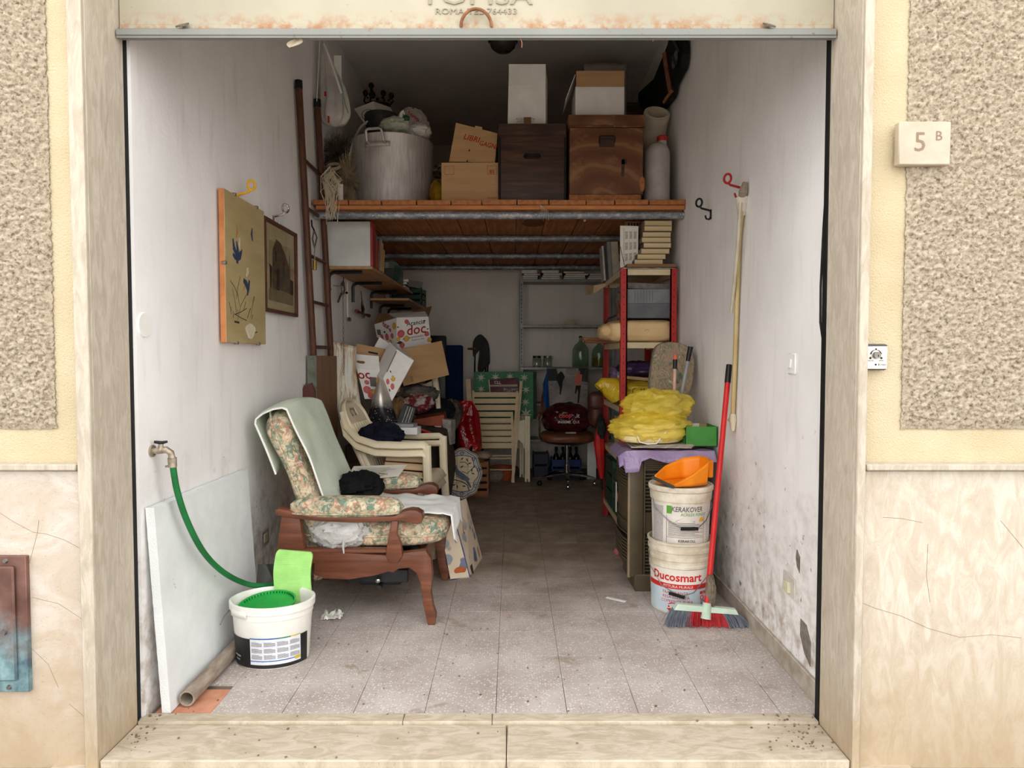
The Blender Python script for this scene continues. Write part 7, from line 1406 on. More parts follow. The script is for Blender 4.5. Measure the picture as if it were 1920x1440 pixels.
# printed sheet on board, calendar board behind
cq = [at(1163, 502, 4.86), at(1196, 496, 4.86), at(1197, 424, 4.84), at(1163, 423, 4.84)]
cs = planebox('printed_score_sheet', 'white board printed with columns of type beside the book stack', cq, (0, 0.012, 0), M['paper'], 'printed board'); F, U, V, Nn = onq(cq, 0.002)
for i in range(3):
    for j in range(3): obj('type_column', B().add([F(.26 + i * .24, .14 + j * .27) + Nn, F(.42 + i * .24, .14 + j * .27) + Nn, F(.42 + i * .24, .32 + j * .27) + Nn, F(.26 + i * .24, .32 + j * .27) + Nn], [(0, 1, 2, 3)]), mat('type_block_print', (206, 198, 184), (156, 148, 136), 0.8, scale=90, stretch=(1, 1, 3), lo=.45, hi=.55) if 'type_block_print' not in bpy.data.materials else bpy.data.materials['type_block_print'], cs, smooth=0)
obj('margin_line', B().add([F(.19, .1) + Nn, F(.21, .1) + Nn, F(.21, .93) + Nn, F(.19, .93) + Nn], [(0, 1, 2, 3)]), M['inkg'], cs, smooth=0)
cq = [at(1171, 480, 5.12), at(1225, 480, 5.12), at(1225, 415, 5.12), at(1171, 415, 5.12)]
cs = planebox('brown_calendar_board', 'brown calendar board standing behind the printed board', cq, (0, 0.012, 0), mat('brown_calendar_card', (150, 124, 92), (128, 104, 76)), 'calendar'); F, U, V, Nn = onq(cq, 0.002)
for i in range(8): obj('date_mark', B().add([F(.12 + i * .1, .86) + Nn, F(.17 + i * .1, .86) + Nn, F(.17 + i * .1, .95) + Nn, F(.12 + i * .1, .95) + Nn], [(0, 1, 2, 3)]), M['ink'], cs, smooth=0)
solo('dark_cord', 'thin dark cord tied round the printed board', 'cord', B().tube([at(1163, 462, 4.82), at(1168, 485, 4.8), at(1171, 498, 4.78)], 0.002, 5), M['ink'])
# standing files further along the top
fl_ = [(1123, 1134, 461, 5.45, (186, 180, 170), 'white lettered box file standing near the far end of the red shelf'), (1135, 1140, 462, 5.43, (34, 32, 32), 'black folder standing between two pale files'), (1140, 1148, 453, 5.38, (120, 120, 118), 'grey folder standing on the red shelf'), (1148, 1161, 453, 5.33, (176, 164, 144), 'cream folder nearest to the printed board')]
for i, (xa, xb, yt, Y, c, lab) in enumerate(fl_):
    a, b_ = at(xa, 0, Y), at(xb, 0, Y); zt_ = at(1130, yt, Y).z
    t = thing('box_file', lab, 'file', ((a.x + b_.x) / 2, Y, ZT), 'files standing on the red shelf'); x0_ = max(a.x, 0.70); sh_ = 0.018
    obj('case', B().hexa([(x0_ + .02, Y, ZT), (b_.x + .02, Y, ZT), (b_.x + .02, Y + 0.16, ZT), (x0_ + .02, Y + 0.16, ZT), (x0_, Y, zt_), (b_.x, Y, zt_), (b_.x, Y + 0.16, zt_), (x0_, Y + 0.16, zt_)]), bookm(c), t, smooth=0)
    if i == 0:
        b = B(); text(b, 'ARCHIVIO', 0.03, plane_fn(((a.x + b_.x) / 2 + .02, Y - .001, ZT + .12), (0, 0, 1), (-1, 0, 0), 0.001)); obj('lettering', b, M['inkg'], t, smooth=0)
solo('brown_paper_roll_end', 'open cream cardboard tray jutting out under the files', 'tray', B().hexa([at(1098, 553, 5.7), at(1112, 551, 5.5), at(1135, 537, 5.5), at(1122, 535, 5.7), at(1096, 537, 5.7), at(1113, 535, 5.5), at(1137, 531, 5.5), at(1122, 532, 5.7)]), mat('cream_tray_card', (186, 164, 128), (160, 138, 104)), smooth=0)
# second compartment
Z3 = SHZ[3] + 0.0235
bagm = mat('beige_leatherette', (222, 192, 144), (200, 168, 120), 0.35, scale=4, bump=0.2, bscale=14)
bb_ = thing('beige_bag', 'beige leatherette bag lying on the middle red shelf', 'bag', (0.9, 4.95, Z3))
obj('body', B().blob(Vector((0.895, 4.93, Z3 + 0.078)), (0.47, 0.4, 0.158), 0.06, 1.6, 5, 48, 26, pw=4.5), bagm, bb_)
obj('end_fold', B().blob(Vector((0.69, 4.93, Z3 + 0.075)), (0.17, 0.3, 0.12), 0.12, 1.8, 9, 32, 20, pw=2.6), bagm, bb_)
obj('strap', B().tube([Vector((0.64, 4.92, Z3 + .1)), Vector((0.68, 4.9, Z3 + .17)), Vector((0.73, 4.88, Z3 + .19))], 0.006, 6), M['black'], bb_)
obj('stamp', B().tube([Vector((0.92 + 0.014 * math.cos(a), 4.731, Z3 + .075 + 0.01 * math.sin(a))) for a in [math.pi * k / 8 for k in range(9)]], 0.0012, 4), M['inkg'], bb_)
for k, dz in enumerate((0, .024)): solo('wood_strip', ('lower', 'upper')[k] + ' of two wooden strips sticking out under the beige bag', 'wood strip', B().box((0.70 - .01 * k, 5.28, Z3 + .012 + dz), (0.30, 0.05, 0.022), (0, 0, 6 - 8 * k), bev=0.002), woc, 'wooden strips on the red shelf')
gbx = mat('grey_lidded_box', (104, 106, 110), (88, 90, 94), 0.45); zg = Z3 + 0.165
g1 = thing('grey_storage_box', 'grey storage box on top of the beige bag', 'box', (0.95, 5.0, zg)); obj('body', B().bb(0.775, 1.112, 4.77, 5.15, zg, zg + 0.105, bev=0.004), gbx, g1); obj('lid', B().bb(0.771, 1.116, 4.766, 5.154, zg + 0.1, zg + 0.20, bev=0.004), mat('grey_box_lid', (130, 132, 136), (112, 114, 118), 0.4), g1)
for k in range(7): obj('ridge', B().bb(0.84 + .02 * k, 0.844 + .02 * k, 4.7645, 4.767, zg + .11, zg + .19), gbx, g1, smooth=0)
solo('flat_printed_box', 'flat grey printed box lying on the grey storage box', 'box', B().box((0.945, 4.98, zg + .222), (0.32, 0.34, 0.04), (0, 2, 4), bev=0.002), mat('grey_printed_lid', (128, 122, 120), (100, 96, 94), 0.5, scale=24))
solo('dark_bottle_neck', 'small dark bottle lying beside the grey storage box', 'bottle', B().tube([Vector((0.755, 4.9, zg + .01)), Vector((0.757, 4.9, zg + .07)), Vector((0.752, 4.91, zg + .09)), Vector((0.745, 4.92, zg + .13))], [0.018, 0.017, 0.008, 0.007], 10), mat('terracotta_flask', (150, 92, 62), (60, 40, 32)))
# third compartment
Z2 = SHZ[2] + 0.0235
solo('purple_bag', 'dark purple plastic bag under the middle red shelf', 'bag', B().blob(Vector((0.93, 5.1, Z2 + 0.25)), (0.32, 0.4, 0.13), 0.16, 2, 4, 36, 22), film('dark_purple_film', (92, 70, 118), (62, 44, 84), 0.95, .3))
solo('lilac_film', 'sheer lilac bag crumpled beside the purple bag', 'bag', B().blob(Vector((0.80, 5.2, Z2 + 0.2)), (0.14, 0.34, 0.17), 0.2, 2, 7, 30, 20), film('sheer_lilac', (160, 142, 176), (126, 108, 146), 0.7))
solo('pine_lath', 'pale pine lath lying on the yellow bag', 'lath', B().box((0.93, 4.93, Z2 + 0.185), (0.36, 0.07, 0.022), (0, 5, -6), bev=0.002), woodm('pale_lath', (206, 172, 122), (180, 146, 98), 0))
yf = thing('yellow_sack', 'full yellow plastic sack stuffed on the red shelf', 'sack', (0.9, 5.05, Z2)); ylm = film('dark_yellow_film', (236, 206, 60), (206, 172, 36), 0.96, 0.28)
obj('film', B().blob(Vector((0.90, 5.06, Z2 + 0.09)), (0.42, 0.62, 0.175), 0.12, 2, 9, 48, 28, flat=Z2 + .001, pw=2.6), ylm, yf)
obj('gathered_neck', B().tube([Vector((0.735, 4.86, Z2 + .1)), Vector((0.68, 4.83, Z2 + .13)), Vector((0.62, 4.81, Z2 + .155)), Vector((0.595, 4.80, Z2 + .13))], [.09, .075, .04, .03], 12), ylm, yf)
b = B(); text(b, 'COMUNE', 0.05, lambda u, v: Vector((0.93 + u, 4.752 + .6 * u * u, Z2 + .09 + v))); obj('lettering', b, M['ink'], yf, smooth=0)
# lower compartments
Z1_ = SHZ[1] + 0.0235; Z0_ = SHZ[0] + 0.0235
solo('tall_brown_carton', 'narrow brown carton standing on the second red shelf', 'box', B().bb(0.742, 0.86, 4.73, 5.0, Z1_, Z1_ + 0.27, bev=0.001), M['card'], smooth=0)
for k, (xa, lab) in enumerate(((0.745, 'front green plastic crate on the bottom red shelf'), )):
    crate('green_storage_crate', lab, 0.75, 1.09, 4.74, 5.12, Z0_, Z0_ + 0.33, gp, 0.012, 3)
crate('green_storage_crate', 'rear green plastic crate on the bottom red shelf', 0.75, 1.09, 5.16, 5.56, Z0_, Z0_ + 0.36, gp, 0.012, 3)
solo('cream_lath', 'short cream lath leaning on the green crate', 'lath', B().bb(0.731, 0.737, 4.84, 4.87, Z0_ + .05, Z0_ + 0.26), M['paper'])
um = thing('red_umbrella', 'folded red umbrella hanging on the side of the red shelf', 'umbrella', (0.70, 5.5, 0.3)); u0, u1 = at(1122, 800, 5.5), at(1128, 897, 5.5)
obj('canopy', B().tube([u0, u0.lerp(u1, .3), u0.lerp(u1, .7), u1], [.012, .045, .034, .015], 8), mat('red_nylon', (196, 36, 34), (160, 24, 24), 0.6), um); obj('handle', B().tube([u0, u0 + Vector((0.005, 0, .06)), u0 + Vector((.02, -.01, .10))], [.012, .016, .012], 8), M['black'], um); obj('tip', B().cyl(u1, u1 + Vector((.004, 0, -.09)), 0.009, n=8), M['black'], um)
solo('black_leaf_garland', 'dark tangle of leaves hung above the red umbrella', 'garland', B().blob(at(1128, 803, 5.46), (0.07, 0.08, 0.16), 0.35, 3, 6, 24, 16), mat('dark_leaves', (40, 52, 44), (24, 28, 26), 0.8))
# patterned cushion on the wall side, broom handles
k = N('paisley_brocade'); w = k.coord(); v1 = k.noise(k.coord(scale=(3, 2, 1.5)), 6.5, 3, 0.5, 2.0); col = k.ramp(v1, [(0.3, srgb(76, 88, 78)), (0.42, srgb(128, 124, 102)), (0.5, srgb(160, 130, 112)), (0.58, srgb(104, 112, 96)), (0.68, srgb(178, 160, 132))]); k.bump(k.noise(w, 300, 2), .3, .002); k.fin(col, .9, spec=.1)
cu = [(1212, 756), (1222, 700), (1230, 655), (1240, 643), (1262, 639), (1290, 643), (1303, 655), (1308, 672), (1304, 710), (1292, 756)]
pc_ = [at(x, y, 4.2) for x, y in cu]; bw = [(p.x, p.z) for p in pc_]; cx_ = sum(p[0] for p in bw) / len(bw); cz_ = sum(p[1] for p in bw) / len(bw)
b = B(); n = len(bw); lay = [(-0.03, .88), (-0.045, .97), (-0.02, 1.0), (0.02, 1.0), (0.045, .97), (0.03, .88)]; vs = []
for (o, s_) in lay: vs += [Vector((min(cx_ + (x - cx_) * s_, 1.135), 4.2 + o + (z - cz_) * 0.22 + 0.08, cz_ + (z - cz_) * s_)) for x, z in bw]
b.add(vs, [(j * n + i, j * n + (i + 1) % n, (j + 1) * n + (i + 1) % n, (j + 1) * n + i) for j in range(5) for i in range(n)] + [tuple(reversed(range(n))), tuple(range(5 * n, 6 * n))])
solo('brocade_cushion', 'green and pink brocade seat cushion leaning on the right wall', 'cushion', b, k.m, sub=2, smooth=180)
def pole(name, lab, top, bot, r, m_shaft, m_grip, gl, tipm=None):
    t = thing(name, lab, 'pole', bot); d = (bot - top).normalized()
    obj('shaft', B().cyl(top + d * gl * .9, bot, r, n=12), m_shaft, t); obj('grip', B().cyl(top, top + d * gl, r * 1.45, r * 1.3, 12), m_grip, t)
    if tipm: obj('tip', B().cyl(top - d * 0.03, top, r * .8, r * 1.1, 12), tipm, t)
HT = 0.775
tA, tB = at(1266, 674, 4.02), at(1295, 650, 4.04)
pole('orange_tipped_pole', 'pinkish pole with a black grip and orange tip before the brocade cushion', tA, Vector((at(1262, 740, 4.0).x, 4.0, HT + .01)), 0.0095, mat('pink_metal', (206, 164, 148), rough=.4), M['blackp'], 0.055, mat('coral_tip', (230, 104, 80)))
pole('grey_telescopic_pole', 'grey telescopic pole with a black grip leaning on the cushion', tB, Vector((at(1262, 745, 4.05).x, 4.08, HT + .01)), 0.0105, mat('grey_metal_pole', (150, 150, 152), rough=.35), M['blackp'], 0.085)
# ---- heater
hm = mat('bronze_brown_enamel', (88, 77, 58), (72, 62, 46), 0.4, scale=6); hx0, hx1, hy0, hy1, hz0, hz1 = 0.632, 1.085, 3.80, 4.22, 0.075, 0.765
ht = thing('gas_heater', 'brown cabinet gas heater with louvred sides behind the paint buckets', 'heater', ((hx0 + hx1) / 2, (hy0 + hy1) / 2, 0))
obj('body', B().bb(hx0 + 0.02, hx1, hy0 + 0.016, hy1, hz0, hz1, bev=0.02, seg=3), hm, ht)
obj('plinth', B().bb(hx0 + 0.045, hx1 - 0.03, hy0 - 0.02, hy1 - 0.03, 0.001, hz0 + 0.02, bev=0.006), hm, ht)
obj('corner_post', B().bb(hx0 + 0.01, hx0 + 0.095, hy0 - 0.004, hy0 + 0.03, hz0, hz1, bev=0.01, seg=2), hm, ht)
obj('corner_edge', B().cyl((hx0 + 0.016, hy0 + 0.004, hz0), (hx0 + 0.016, hy0 + 0.004, hz1), 0.009, n=10), mat('pale_bronze_edge', (140, 124, 98), rough=.35), ht)
obj('top_cap', B().bb(hx0 + 0.005, hx1 + 0.004, hy0 - 0.004, hy1 + 0.004, hz1 - 0.035, hz1 + 0.004, bev=0.012, seg=2), hm, ht)
fr = obj('front_frame', B().bb(hx0 + 0.095, hx0 + 0.103, hy0 - 0.006, hy0 + 0.02, hz0, hz1 - 0.04), hm, ht, smooth=0)
for k in range(5): obj('flute', B().bb(hx0 + .105, hx1 - .02, hy0 + .006, hy0 + .018, hz1 - .05 - k * .011, hz1 - .043 - k * .011), hm, ht, smooth=0)
obj('grille_recess', B().bb(hx0 + .103, hx1 - .02, hy0 + .013, hy0 + .02, hz0 + .02, hz1 - .1), M['black'], ht, smooth=0)
for k in range(11): obj('grille_bar', B().bb(hx0 + .104, hx1 - .02, hy0 + .002, hy0 + .013, hz1 - .122 - k * .0195, hz1 - .112 - k * .0195, bev=.002), hm, ht)
obj('front_panel', B().bb(hx0 + .104, hx1 - .02, hy0 + .006, hy0 + .013, hz0 + .24, hz1 - .33, bev=.002), hm, ht)
for k in range(11): obj('grille_bar', B().bb(hx0 + .104, hx1 - .02, hy0 + .002, hy0 + .013, hz0 + .03 + k * .0185, hz0 + .039 + k * .0185, bev=.002), hm, ht)
for za, zb in ((hz1 - .2, hz1 - .05), (hz0 + .08, hz0 + .215)): obj('louvre_shade_sheet', B().sheet(lambda u, v: Vector((hx0 + .017 - .02 * math.sin(math.pi * u), hy0 + .02 + .38 * u, za + (zb - za) * v)), 12, 1), M['black'], ht, smooth=60)  # black sheets standing in for the shade between the side louvres
for k in range(16):
    z = hz1 - .06 - k * .0165 if k < 9 else hz0 + .2 - (k - 9) * .0185
    obj('side_louvre', B().tube([Vector((hx0 + .016, hy0 + .02, z - .004)), Vector((hx0 - .005, hy0 + .1, z)), Vector((hx0 - .009, hy0 + .21, z + .002)), Vector((hx0 - .005, hy0 + .32, z)), Vector((hx0 + .014, hy1 - .02, z - .003))], .0052, 6), hm, ht)
obj('side_panel', B().sheet(lambda u, v: Vector((hx0 + .018 - .022 * math.sin(math.pi * u), hy0 + .02 + .38 * u, hz0 + .24 + .28 * v)), 12, 2), hm, ht, solid=.004)
for z in (hz0 + .235, hz0 + .30): obj('side_rib', B().tube([Vector((hx0 + .014 - .024 * math.sin(math.pi * u), hy0 + .02 + .38 * u, z)) for u in [k / 10 for k in range(11)]], .004, 5), hm, ht)
obj('badge', B().box((hx0 - .004, hy0 + .30, hz0 + .39), (.004, .07, .05), (0, 0, -8), bev=.001), mat('badge_print', (190, 150, 130), (110, 40, 36), .4, scale=50), ht)
obj('caster', B().blob((hx0 + .09, hy1 - .06, .03), (.05, .03, .055), 0, n=14, m=8), M['blackp'], ht)
solo('pink_crumpled_paper', 'small pink crumpled scrap on the floor beside the heater', 'scrap', B().blob(atz(1160, 1042) + Vector((-.005, 0, .025)), (.05, .04, .05), .3, 2, 3, 16, 10), mat('pink_scrap', (196, 112, 104), (150, 80, 76)))
# ---- on the heater: lilac sheet, papers, tub in yellow bag, green box
lil = film('lilac_plastic_sheet', (196, 174, 212), (164, 142, 186), 0.85, 0.25); HZ = hz1 + 0.005
def lsf(u, v):
    x = hx0 - 0.05 + 0.53 * u; y = hy0 - 0.055 + 0.44 * v; z = HZ + 0.008 + 0.008 * abs(noise.noise(Vector((u * 6, v * 5, 2))))
    if v < 0.1: z -= (0.1 - v) / 0.1 * (0.03 + 0.03 * abs(math.sin(u * 8 + .6)) + (0.05 if .06 < u < .22 else 0)); y -= .004
    if u < 0.09: z -= (0.09 - u) / 0.09 * 0.035
    return Vector((x, y + .012 * noise.noise(Vector((u * 7, 0, 3))), z))
solo('lilac_plastic_sheet', 'crumpled lilac plastic sheet spread over the heater top', 'plastic sheet', B().sheet(lsf, 44, 30), lil, solid=0.0015, smooth=30)
for k in range(4): solo('newspaper', ('lowest', 'second', 'third', 'uppermost')[k] + ' folded newspaper under the yellow bag', 'newspaper', B().box((0.83 + .012 * k, 3.93, HZ + .026 + .005 * k), (0.33 - .02 * k, 0.26, 0.004), (0, 0, -3 + 4 * k)), mat('newsprint_%d' % k, (214 - 12 * k, 200 - 10 * k, 178 - 8 * k), (150, 140, 126), .9, scale=60), 'newspapers on the heater', smooth=0)
TZ = HZ + 0.05; tcx, tcy = at(1228, 0, 3.9).x, 3.93
tub = thing('white_fan_base', 'round white plastic base inside the yellow bag', 'appliance', (tcx, tcy, TZ)); ivp = mat('ivory_appliance', (240, 228, 178), (224, 210, 156), 0.4)
obj('drum', B().lathe([(0.001, 0), (0.165, 0), (0.178, 0.012), (0.180, 0.05), (0.172, 0.07), (0.001, 0.075)], 48, (tcx, tcy, TZ), 1, .8), ivp, tub); obj('lid_step', B().lathe([(0.001, 0.072), (0.12, 0.074), (0.115, 0.095), (0.001, 0.1)], 40, (tcx + .02, tcy, TZ), 1, .8), ivp, tub); obj('foot', B().bb(tcx + .06, tcx + .13, tcy - .12, tcy - .05, TZ + .07, TZ + .105, bev=.01), ivp, tub)
ylw = film('sheer_yellow_film', (255, 240, 110), (250, 226, 80), 0.62, 0.25, .45); yb = thing('yellow_bag', 'sheer yellow plastic bag wrapped round the white base on the heater', 'bag', (tcx, tcy, TZ))
obj('film', B().blob(Vector((tcx, tcy, TZ + 0.075)), (0.45, 0.36, 0.19), 0.2, 2.2, 6, 90, 54, flat=TZ - .003), ylw, yb, smooth=75)
obj('billow', B().blob(Vector((tcx + .045, tcy + .04, TZ + 0.195)), (0.40, 0.3, 0.19), 0.24, 1.9, 11, 90, 54), ylw, yb, smooth=75)
obj('drawstring', B().tube([Vector((tcx - .10, tcy - .15, TZ + .04)), Vector((tcx - .09, tcy - .165, TZ + .012)), Vector((tcx - .05, tcy - .17, TZ + .002)), Vector((tcx - .0, tcy - .168, TZ + .004)), Vector((tcx + .03, tcy - .155, TZ + .04)), Vector((tcx + .07, tcy - .15, TZ + .08))], .004, 6), M['paper'], yb)
gx_ = at(1317, 0, 3.86).x; gb_ = thing('green_shoe_box', 'green cardboard box with a white card inside on the heater', 'box', (gx_, 3.9, HZ + .03)); gcm = mat('leaf_green_card', (74, 146, 66), (62, 128, 56), .6)
x0_, x1_, _, z1_ = ext(1285, 800, 1348, 838, 3.82); z0_ = HZ + .03; x1_ = min(x1_, 1.135)
for nm, a in (('front', (x0_, x1_, 3.82, 3.823)), ('rear', (x0_, x1_, 4.02, 4.023)), ('side', (x0_, x0_ + .003, 3.82, 4.02)), ('side', (x1_ - .003, x1_, 3.82, 4.02))): obj(nm + '_wall', B().bb(*a, z0_, z1_), gcm, gb_, smooth=0)
obj('base', B().bb(x0_, x1_, 3.82, 4.02, z0_, z0_ + .003), gcm, gb_, smooth=0); obj('inside_card', B().box(((x0_ + x1_) / 2 - .03, 3.95, z1_ - .03), (.1, .003, .075), (18, 0, 0)), M['paper'], gb_, smooth=0); obj('lining', B().bb(x0_ + .004, x1_ - .004, 4.015, 4.019, z0_, z1_ - .002), M['card'], gb_, smooth=0)
# ---- buckets
wpd = mat('grimy_white_plastic', (226, 218, 202), (196, 184, 162), 0.45, scale=16); kc1 = Vector((0.872, 3.56, 0.001)); DH = .365
dk_ = thing('red_label_bucket', 'white paint bucket with red and blue label standing on the floor', 'bucket', kc1)
obj('body', B().lathe([(0.001, 0), (0.140, 0), (0.145, 0.006), (0.153, .235), (0.158, .238), (0.158, .25), (.154, .253), (.156, .272), (.161, .275), (.161, .287), (.157, .29), (.158, .312), (.164, .315), (.164, .33), (.160, .333), (.161, .352), (.168, .355), (.169, DH), (.158, DH + .002), (.154, DH - .02), (.001, DH - .02)], 56, kc1), wpd, dk_)
r1 = lambda v: 0.1455 + 0.0075 * v / .235
D1 = wrapc(kc1, r1, off=.0008); D2 = wrapc(kc1, r1, off=.0016)
def band(name, par, fnw, u0, u1, v0, v1, m, nu=20): return obj(name, B().sheet(lambda u, v: fnw(u0 + (u1 - u0) * u, v0 + (v1 - v0) * v), nu, 1), m, par, smooth=60)
lbl = mat('pale_blue_label', (198, 210, 216), (180, 196, 206), .45, scale=10); redl = mat('label_red', (206, 44, 44), (188, 36, 38), .45)
band('blue_field', dk_, D1, -.23, .23, .012, .135, lbl); band('red_band', dk_, D1, -.23, .23, .135, .16, redl); band('white_field', dk_, D1, -.23, .23, .16, .232, mat('label_white', (234, 228, 220), (220, 212, 202), .45))
def wtext(par, fnw, body, size, u, v, m, **kw):
    b = B(); text(b, body, size, lambda a, c: fnw(u + a, v + c), **kw); return obj('lettering', b, m, par, smooth=60)
wtext(dk_, D2, 'Ducosmart', .058, -.055, .176, redl, bold=.025); wtext(dk_, D2, 'PITTURA MURALE', .019, -.045, .141, M['paper']); wtext(dk_, D2, 'TRASPIRANTE', .021, -.06, .108, redl); wtext(dk_, D2, 'RESA ELEVATA', .021, -.055, .086, redl); wtext(dk_, D2, 'COPRENTE PURA', .021, -.05, .064, redl)
obj('shield_logo', B().add([D2(u - .068, v + .018) for u, v in ((-.03, .012), (-.028, .035), (-.012, .046), (.0, .047), (.012, .046), (.028, .035), (.03, .012), (.015, .0), (-.015, .0))], [tuple(range(9))]), redl, dk_, smooth=0)
D3 = wrapc(kc1, r1, off=.0024); wtext(dk_, D3, 'Duco', .027, -.068, .034, M['paper'], bold=.02)
band('info_band', dk_, D2, .07, .15, .108, .122, redl, 8); wtext(dk_, D3, 'BEL 7 IDEE', .011, .11, .111, M['paper']); obj('round_logo', B().tube([D2(.085 + .011 * math.cos(a), .09 + .011 * math.sin(a)) for a in [6.283 * k / 16 for k in range(16)]], .002, 5, closed=True), redl, dk_)
for k in range(5): band('info_line', dk_, D2, .075, .14, .03 + k * .01, .034 + k * .01, M['inkg'], 6)
obj('bail', B().tube([kc1 + Vector((-.165, -.02, .30)), kc1 + Vector((-.17, -.06, .24)), kc1 + Vector((-.12, -.12, .15)), kc1 + Vector((-.04, -.163, .105)), kc1 + Vector((.03, -.163, .125)), kc1 + Vector((.11, -.125, .2)), kc1 + Vector((.15, -.06, .27)), kc1 + Vector((.163, 0, .30))], .0025, 6), M['steel'], dk_)
obj('bail_grip', B().cyl(kc1 + Vector((-.09, -.146, .118)), kc1 + Vector((-.015, -.166, .102)), .008, n=10), M['black'], dk_)
kc2 = kc1 + Vector((0, 0, DH - 0.012)); KH = .29
kk_ = thing('grey_label_bucket', 'white bucket with a grey green label stacked on the lower bucket', 'bucket', kc2)
obj('body', B().lathe([(0.001, 0), (0.138, 0), (0.141, 0.005), (0.149, .215), (.154, .217), (.158, .262), (.155, .265), (.155, KH - .01), (.001, KH - .01)], 56, kc2), wpd, kk_)
obj('lid', B().lathe([(.157, KH - .022), (.163, KH - .022), (.165, KH - .004), (.161, KH + .002), (.152, KH + .002), (.148, KH - .004), (.001, KH - .004)], 56, kc2), wpd, kk_)
r2 = lambda v: 0.1412 + 0.0078 * v / .215
K1 = wrapc(kc2, r2, off=.0006); K2 = wrapc(kc2, r2, off=.0014); K3 = wrapc(kc2, r2, off=.0021)
band('label_field', kk_, K1, -.23, .23, .008, .205, mat('kera_label', (222, 216, 208), (206, 198, 190), .45, scale=14)); gk = mat('kera_green', (96, 166, 60), rough=.5); gyk = mat('kera_grey', (112, 106, 98), rough=.5)
band('text_panel', kk_, K2, -.20, -.125, .01, .195, mat('grey_text_panel', (190, 186, 182), (160, 156, 152), .5, scale=90, stretch=(1, 1, 4)), 6); band('green_badge', kk_, K2, -.105, -.078, .16, .2, gk, 4); wtext(kk_, K2, 'KERAKOVER', .036, .0, .172, gyk, bold=.02, shear=.15, sx=.8); wtext(kk_, K2, 'ACRILEX FONDO', .022, .035, .151, gk, bold=.01, shear=.15, sx=.8)
obj('grey_arrow', B().add([K2(u, v) for u, v in ((-.06, .122), (.03, .122), (.075, .122), (.075, .142), (-.02, .142), (-.045, .13))], [(0, 1, 2, 3, 4, 5)]), gyk, kk_, smooth=0); obj('hard_hat_print', B().sheet(lambda u, v: K3(.075 + .014 * math.cos(math.pi * u) * v, .122 + .022 * math.sin(math.pi * u) * v), 12, 2), mat('hat_yellow', (230, 176, 50)), kk_, smooth=0)
b = B()
for k in range(12): b.sheet(lambda u, v: K2(-.095 + .18 * u * (1 - .25 * ((k * 7) % 3) / 2), .048 + k * .006 + .002 * v), 10, 1)
obj('small_print', b, gyk, kk_, kind='stuff')
for u in (-.105, .092): band('frame_line', kk_, K2, u, u + .0015, .01, .15, M['ink'], 1)
band('frame_line', kk_, K2, -.105, .093, .04, .0415, M['ink']); wtext(kk_, K2, 'KERAKOLL', .018, 0, .018, M['ink'], bold=.02)
for k in range(14): band('scale_mark', kk_, K3, .12, .123, .02 + k * .013, .024 + k * .013, M['ink'], 1)
obj('bail', B().tube([kc2 + Vector((-.152, -.03, .23)), kc2 + Vector((-.15, -.06, .18)), kc2 + Vector((-.09, -.125, .125)), kc2 + Vector((-.03, -.156, .092)), kc2 + Vector((.05, -.153, .092)), kc2 + Vector((.10, -.12, .125)), kc2 + Vector((.148, -.05, .18)), kc2 + Vector((.155, 0, .23))], .0025, 6), M['steel'], kk_); obj('bail_grip', B().cyl(kc2 + Vector((-.035, -.156, .091)), kc2 + Vector((.05, -.155, .091)), .0085, n=10), M['black'], kk_)
# ---- dustpan on the lid
om = mat('orange_plastic', (244, 146, 30), (232, 128, 18), 0.35); dz0 = kc2.z + KH + .004
dp_ = thing('orange_dustpan', 'orange dustpan resting upside on the bucket lid', 'dustpan', (0.89, 3.54, dz0))
pT = [at(x, y, 3.5) for x, y in ((1232, 886), (1252, 878), (1275, 866), (1300, 857), (1325, 853), (1340, 858), (1337, 882), (1330, 906), (1300, 909), (1255, 906))]
Ld, Rd = Vector((0.735, 3.52, dz0 + .028)), Vector((0.80, 3.405, dz0 + .004))
def pan(u, v):      # u round the rim from lip left, behind, to lip right; v from floor to rim
    pts = [(0.73, 3.53, 0.0), (0.80, 3.60, 0), (0.90, 3.64, 0), (0.985, 3.62, 0), (1.01, 3.55, 0), (0.99, 3.47, 0), (0.90, 3.42, 0), (0.80, 3.40, 0)]; hts = [0.035, .075, .11, .125, .125, .115, .06, .008]
    f = u * 7; i = min(6, int(f)); t = f - i; p = Vector(pts[i]).lerp(Vector(pts[i + 1]), t); h = hts[i] + (hts[i + 1] - hts[i]) * t; c = Vector((.88, 3.52, 0))
    p = c + (p - c) * (0.93 + .07 * v); return Vector((p.x, p.y, dz0 + .006 + h * v))
obj('wall', B().sheet(pan, 42, 5), om, dp_, solid=.004); obj('floor', B().add([pan(k / 14, 0) for k in range(15)], [tuple(range(15))]), om, dp_, solid=.004, smooth=0)
obj('rubber_lip', B().tube([Vector((.722, 3.535, dz0 + .03)), Vector((.795, 3.395, dz0 + .007))], .009, 6), mat('grey_rubber', (74, 74, 66)), dp_); obj('socket', B().bb(1.0, 1.03, 3.52, 3.58, dz0 + .03, dz0 + .12, bev=.006), om, dp_); obj('inner_ridge', B().tube([Vector((.80, 3.41, dz0 + .012)), Vector((.9, 3.47, dz0 + .05)), Vector((1.0, 3.5, dz0 + .11))], .004, 5), om, dp_)
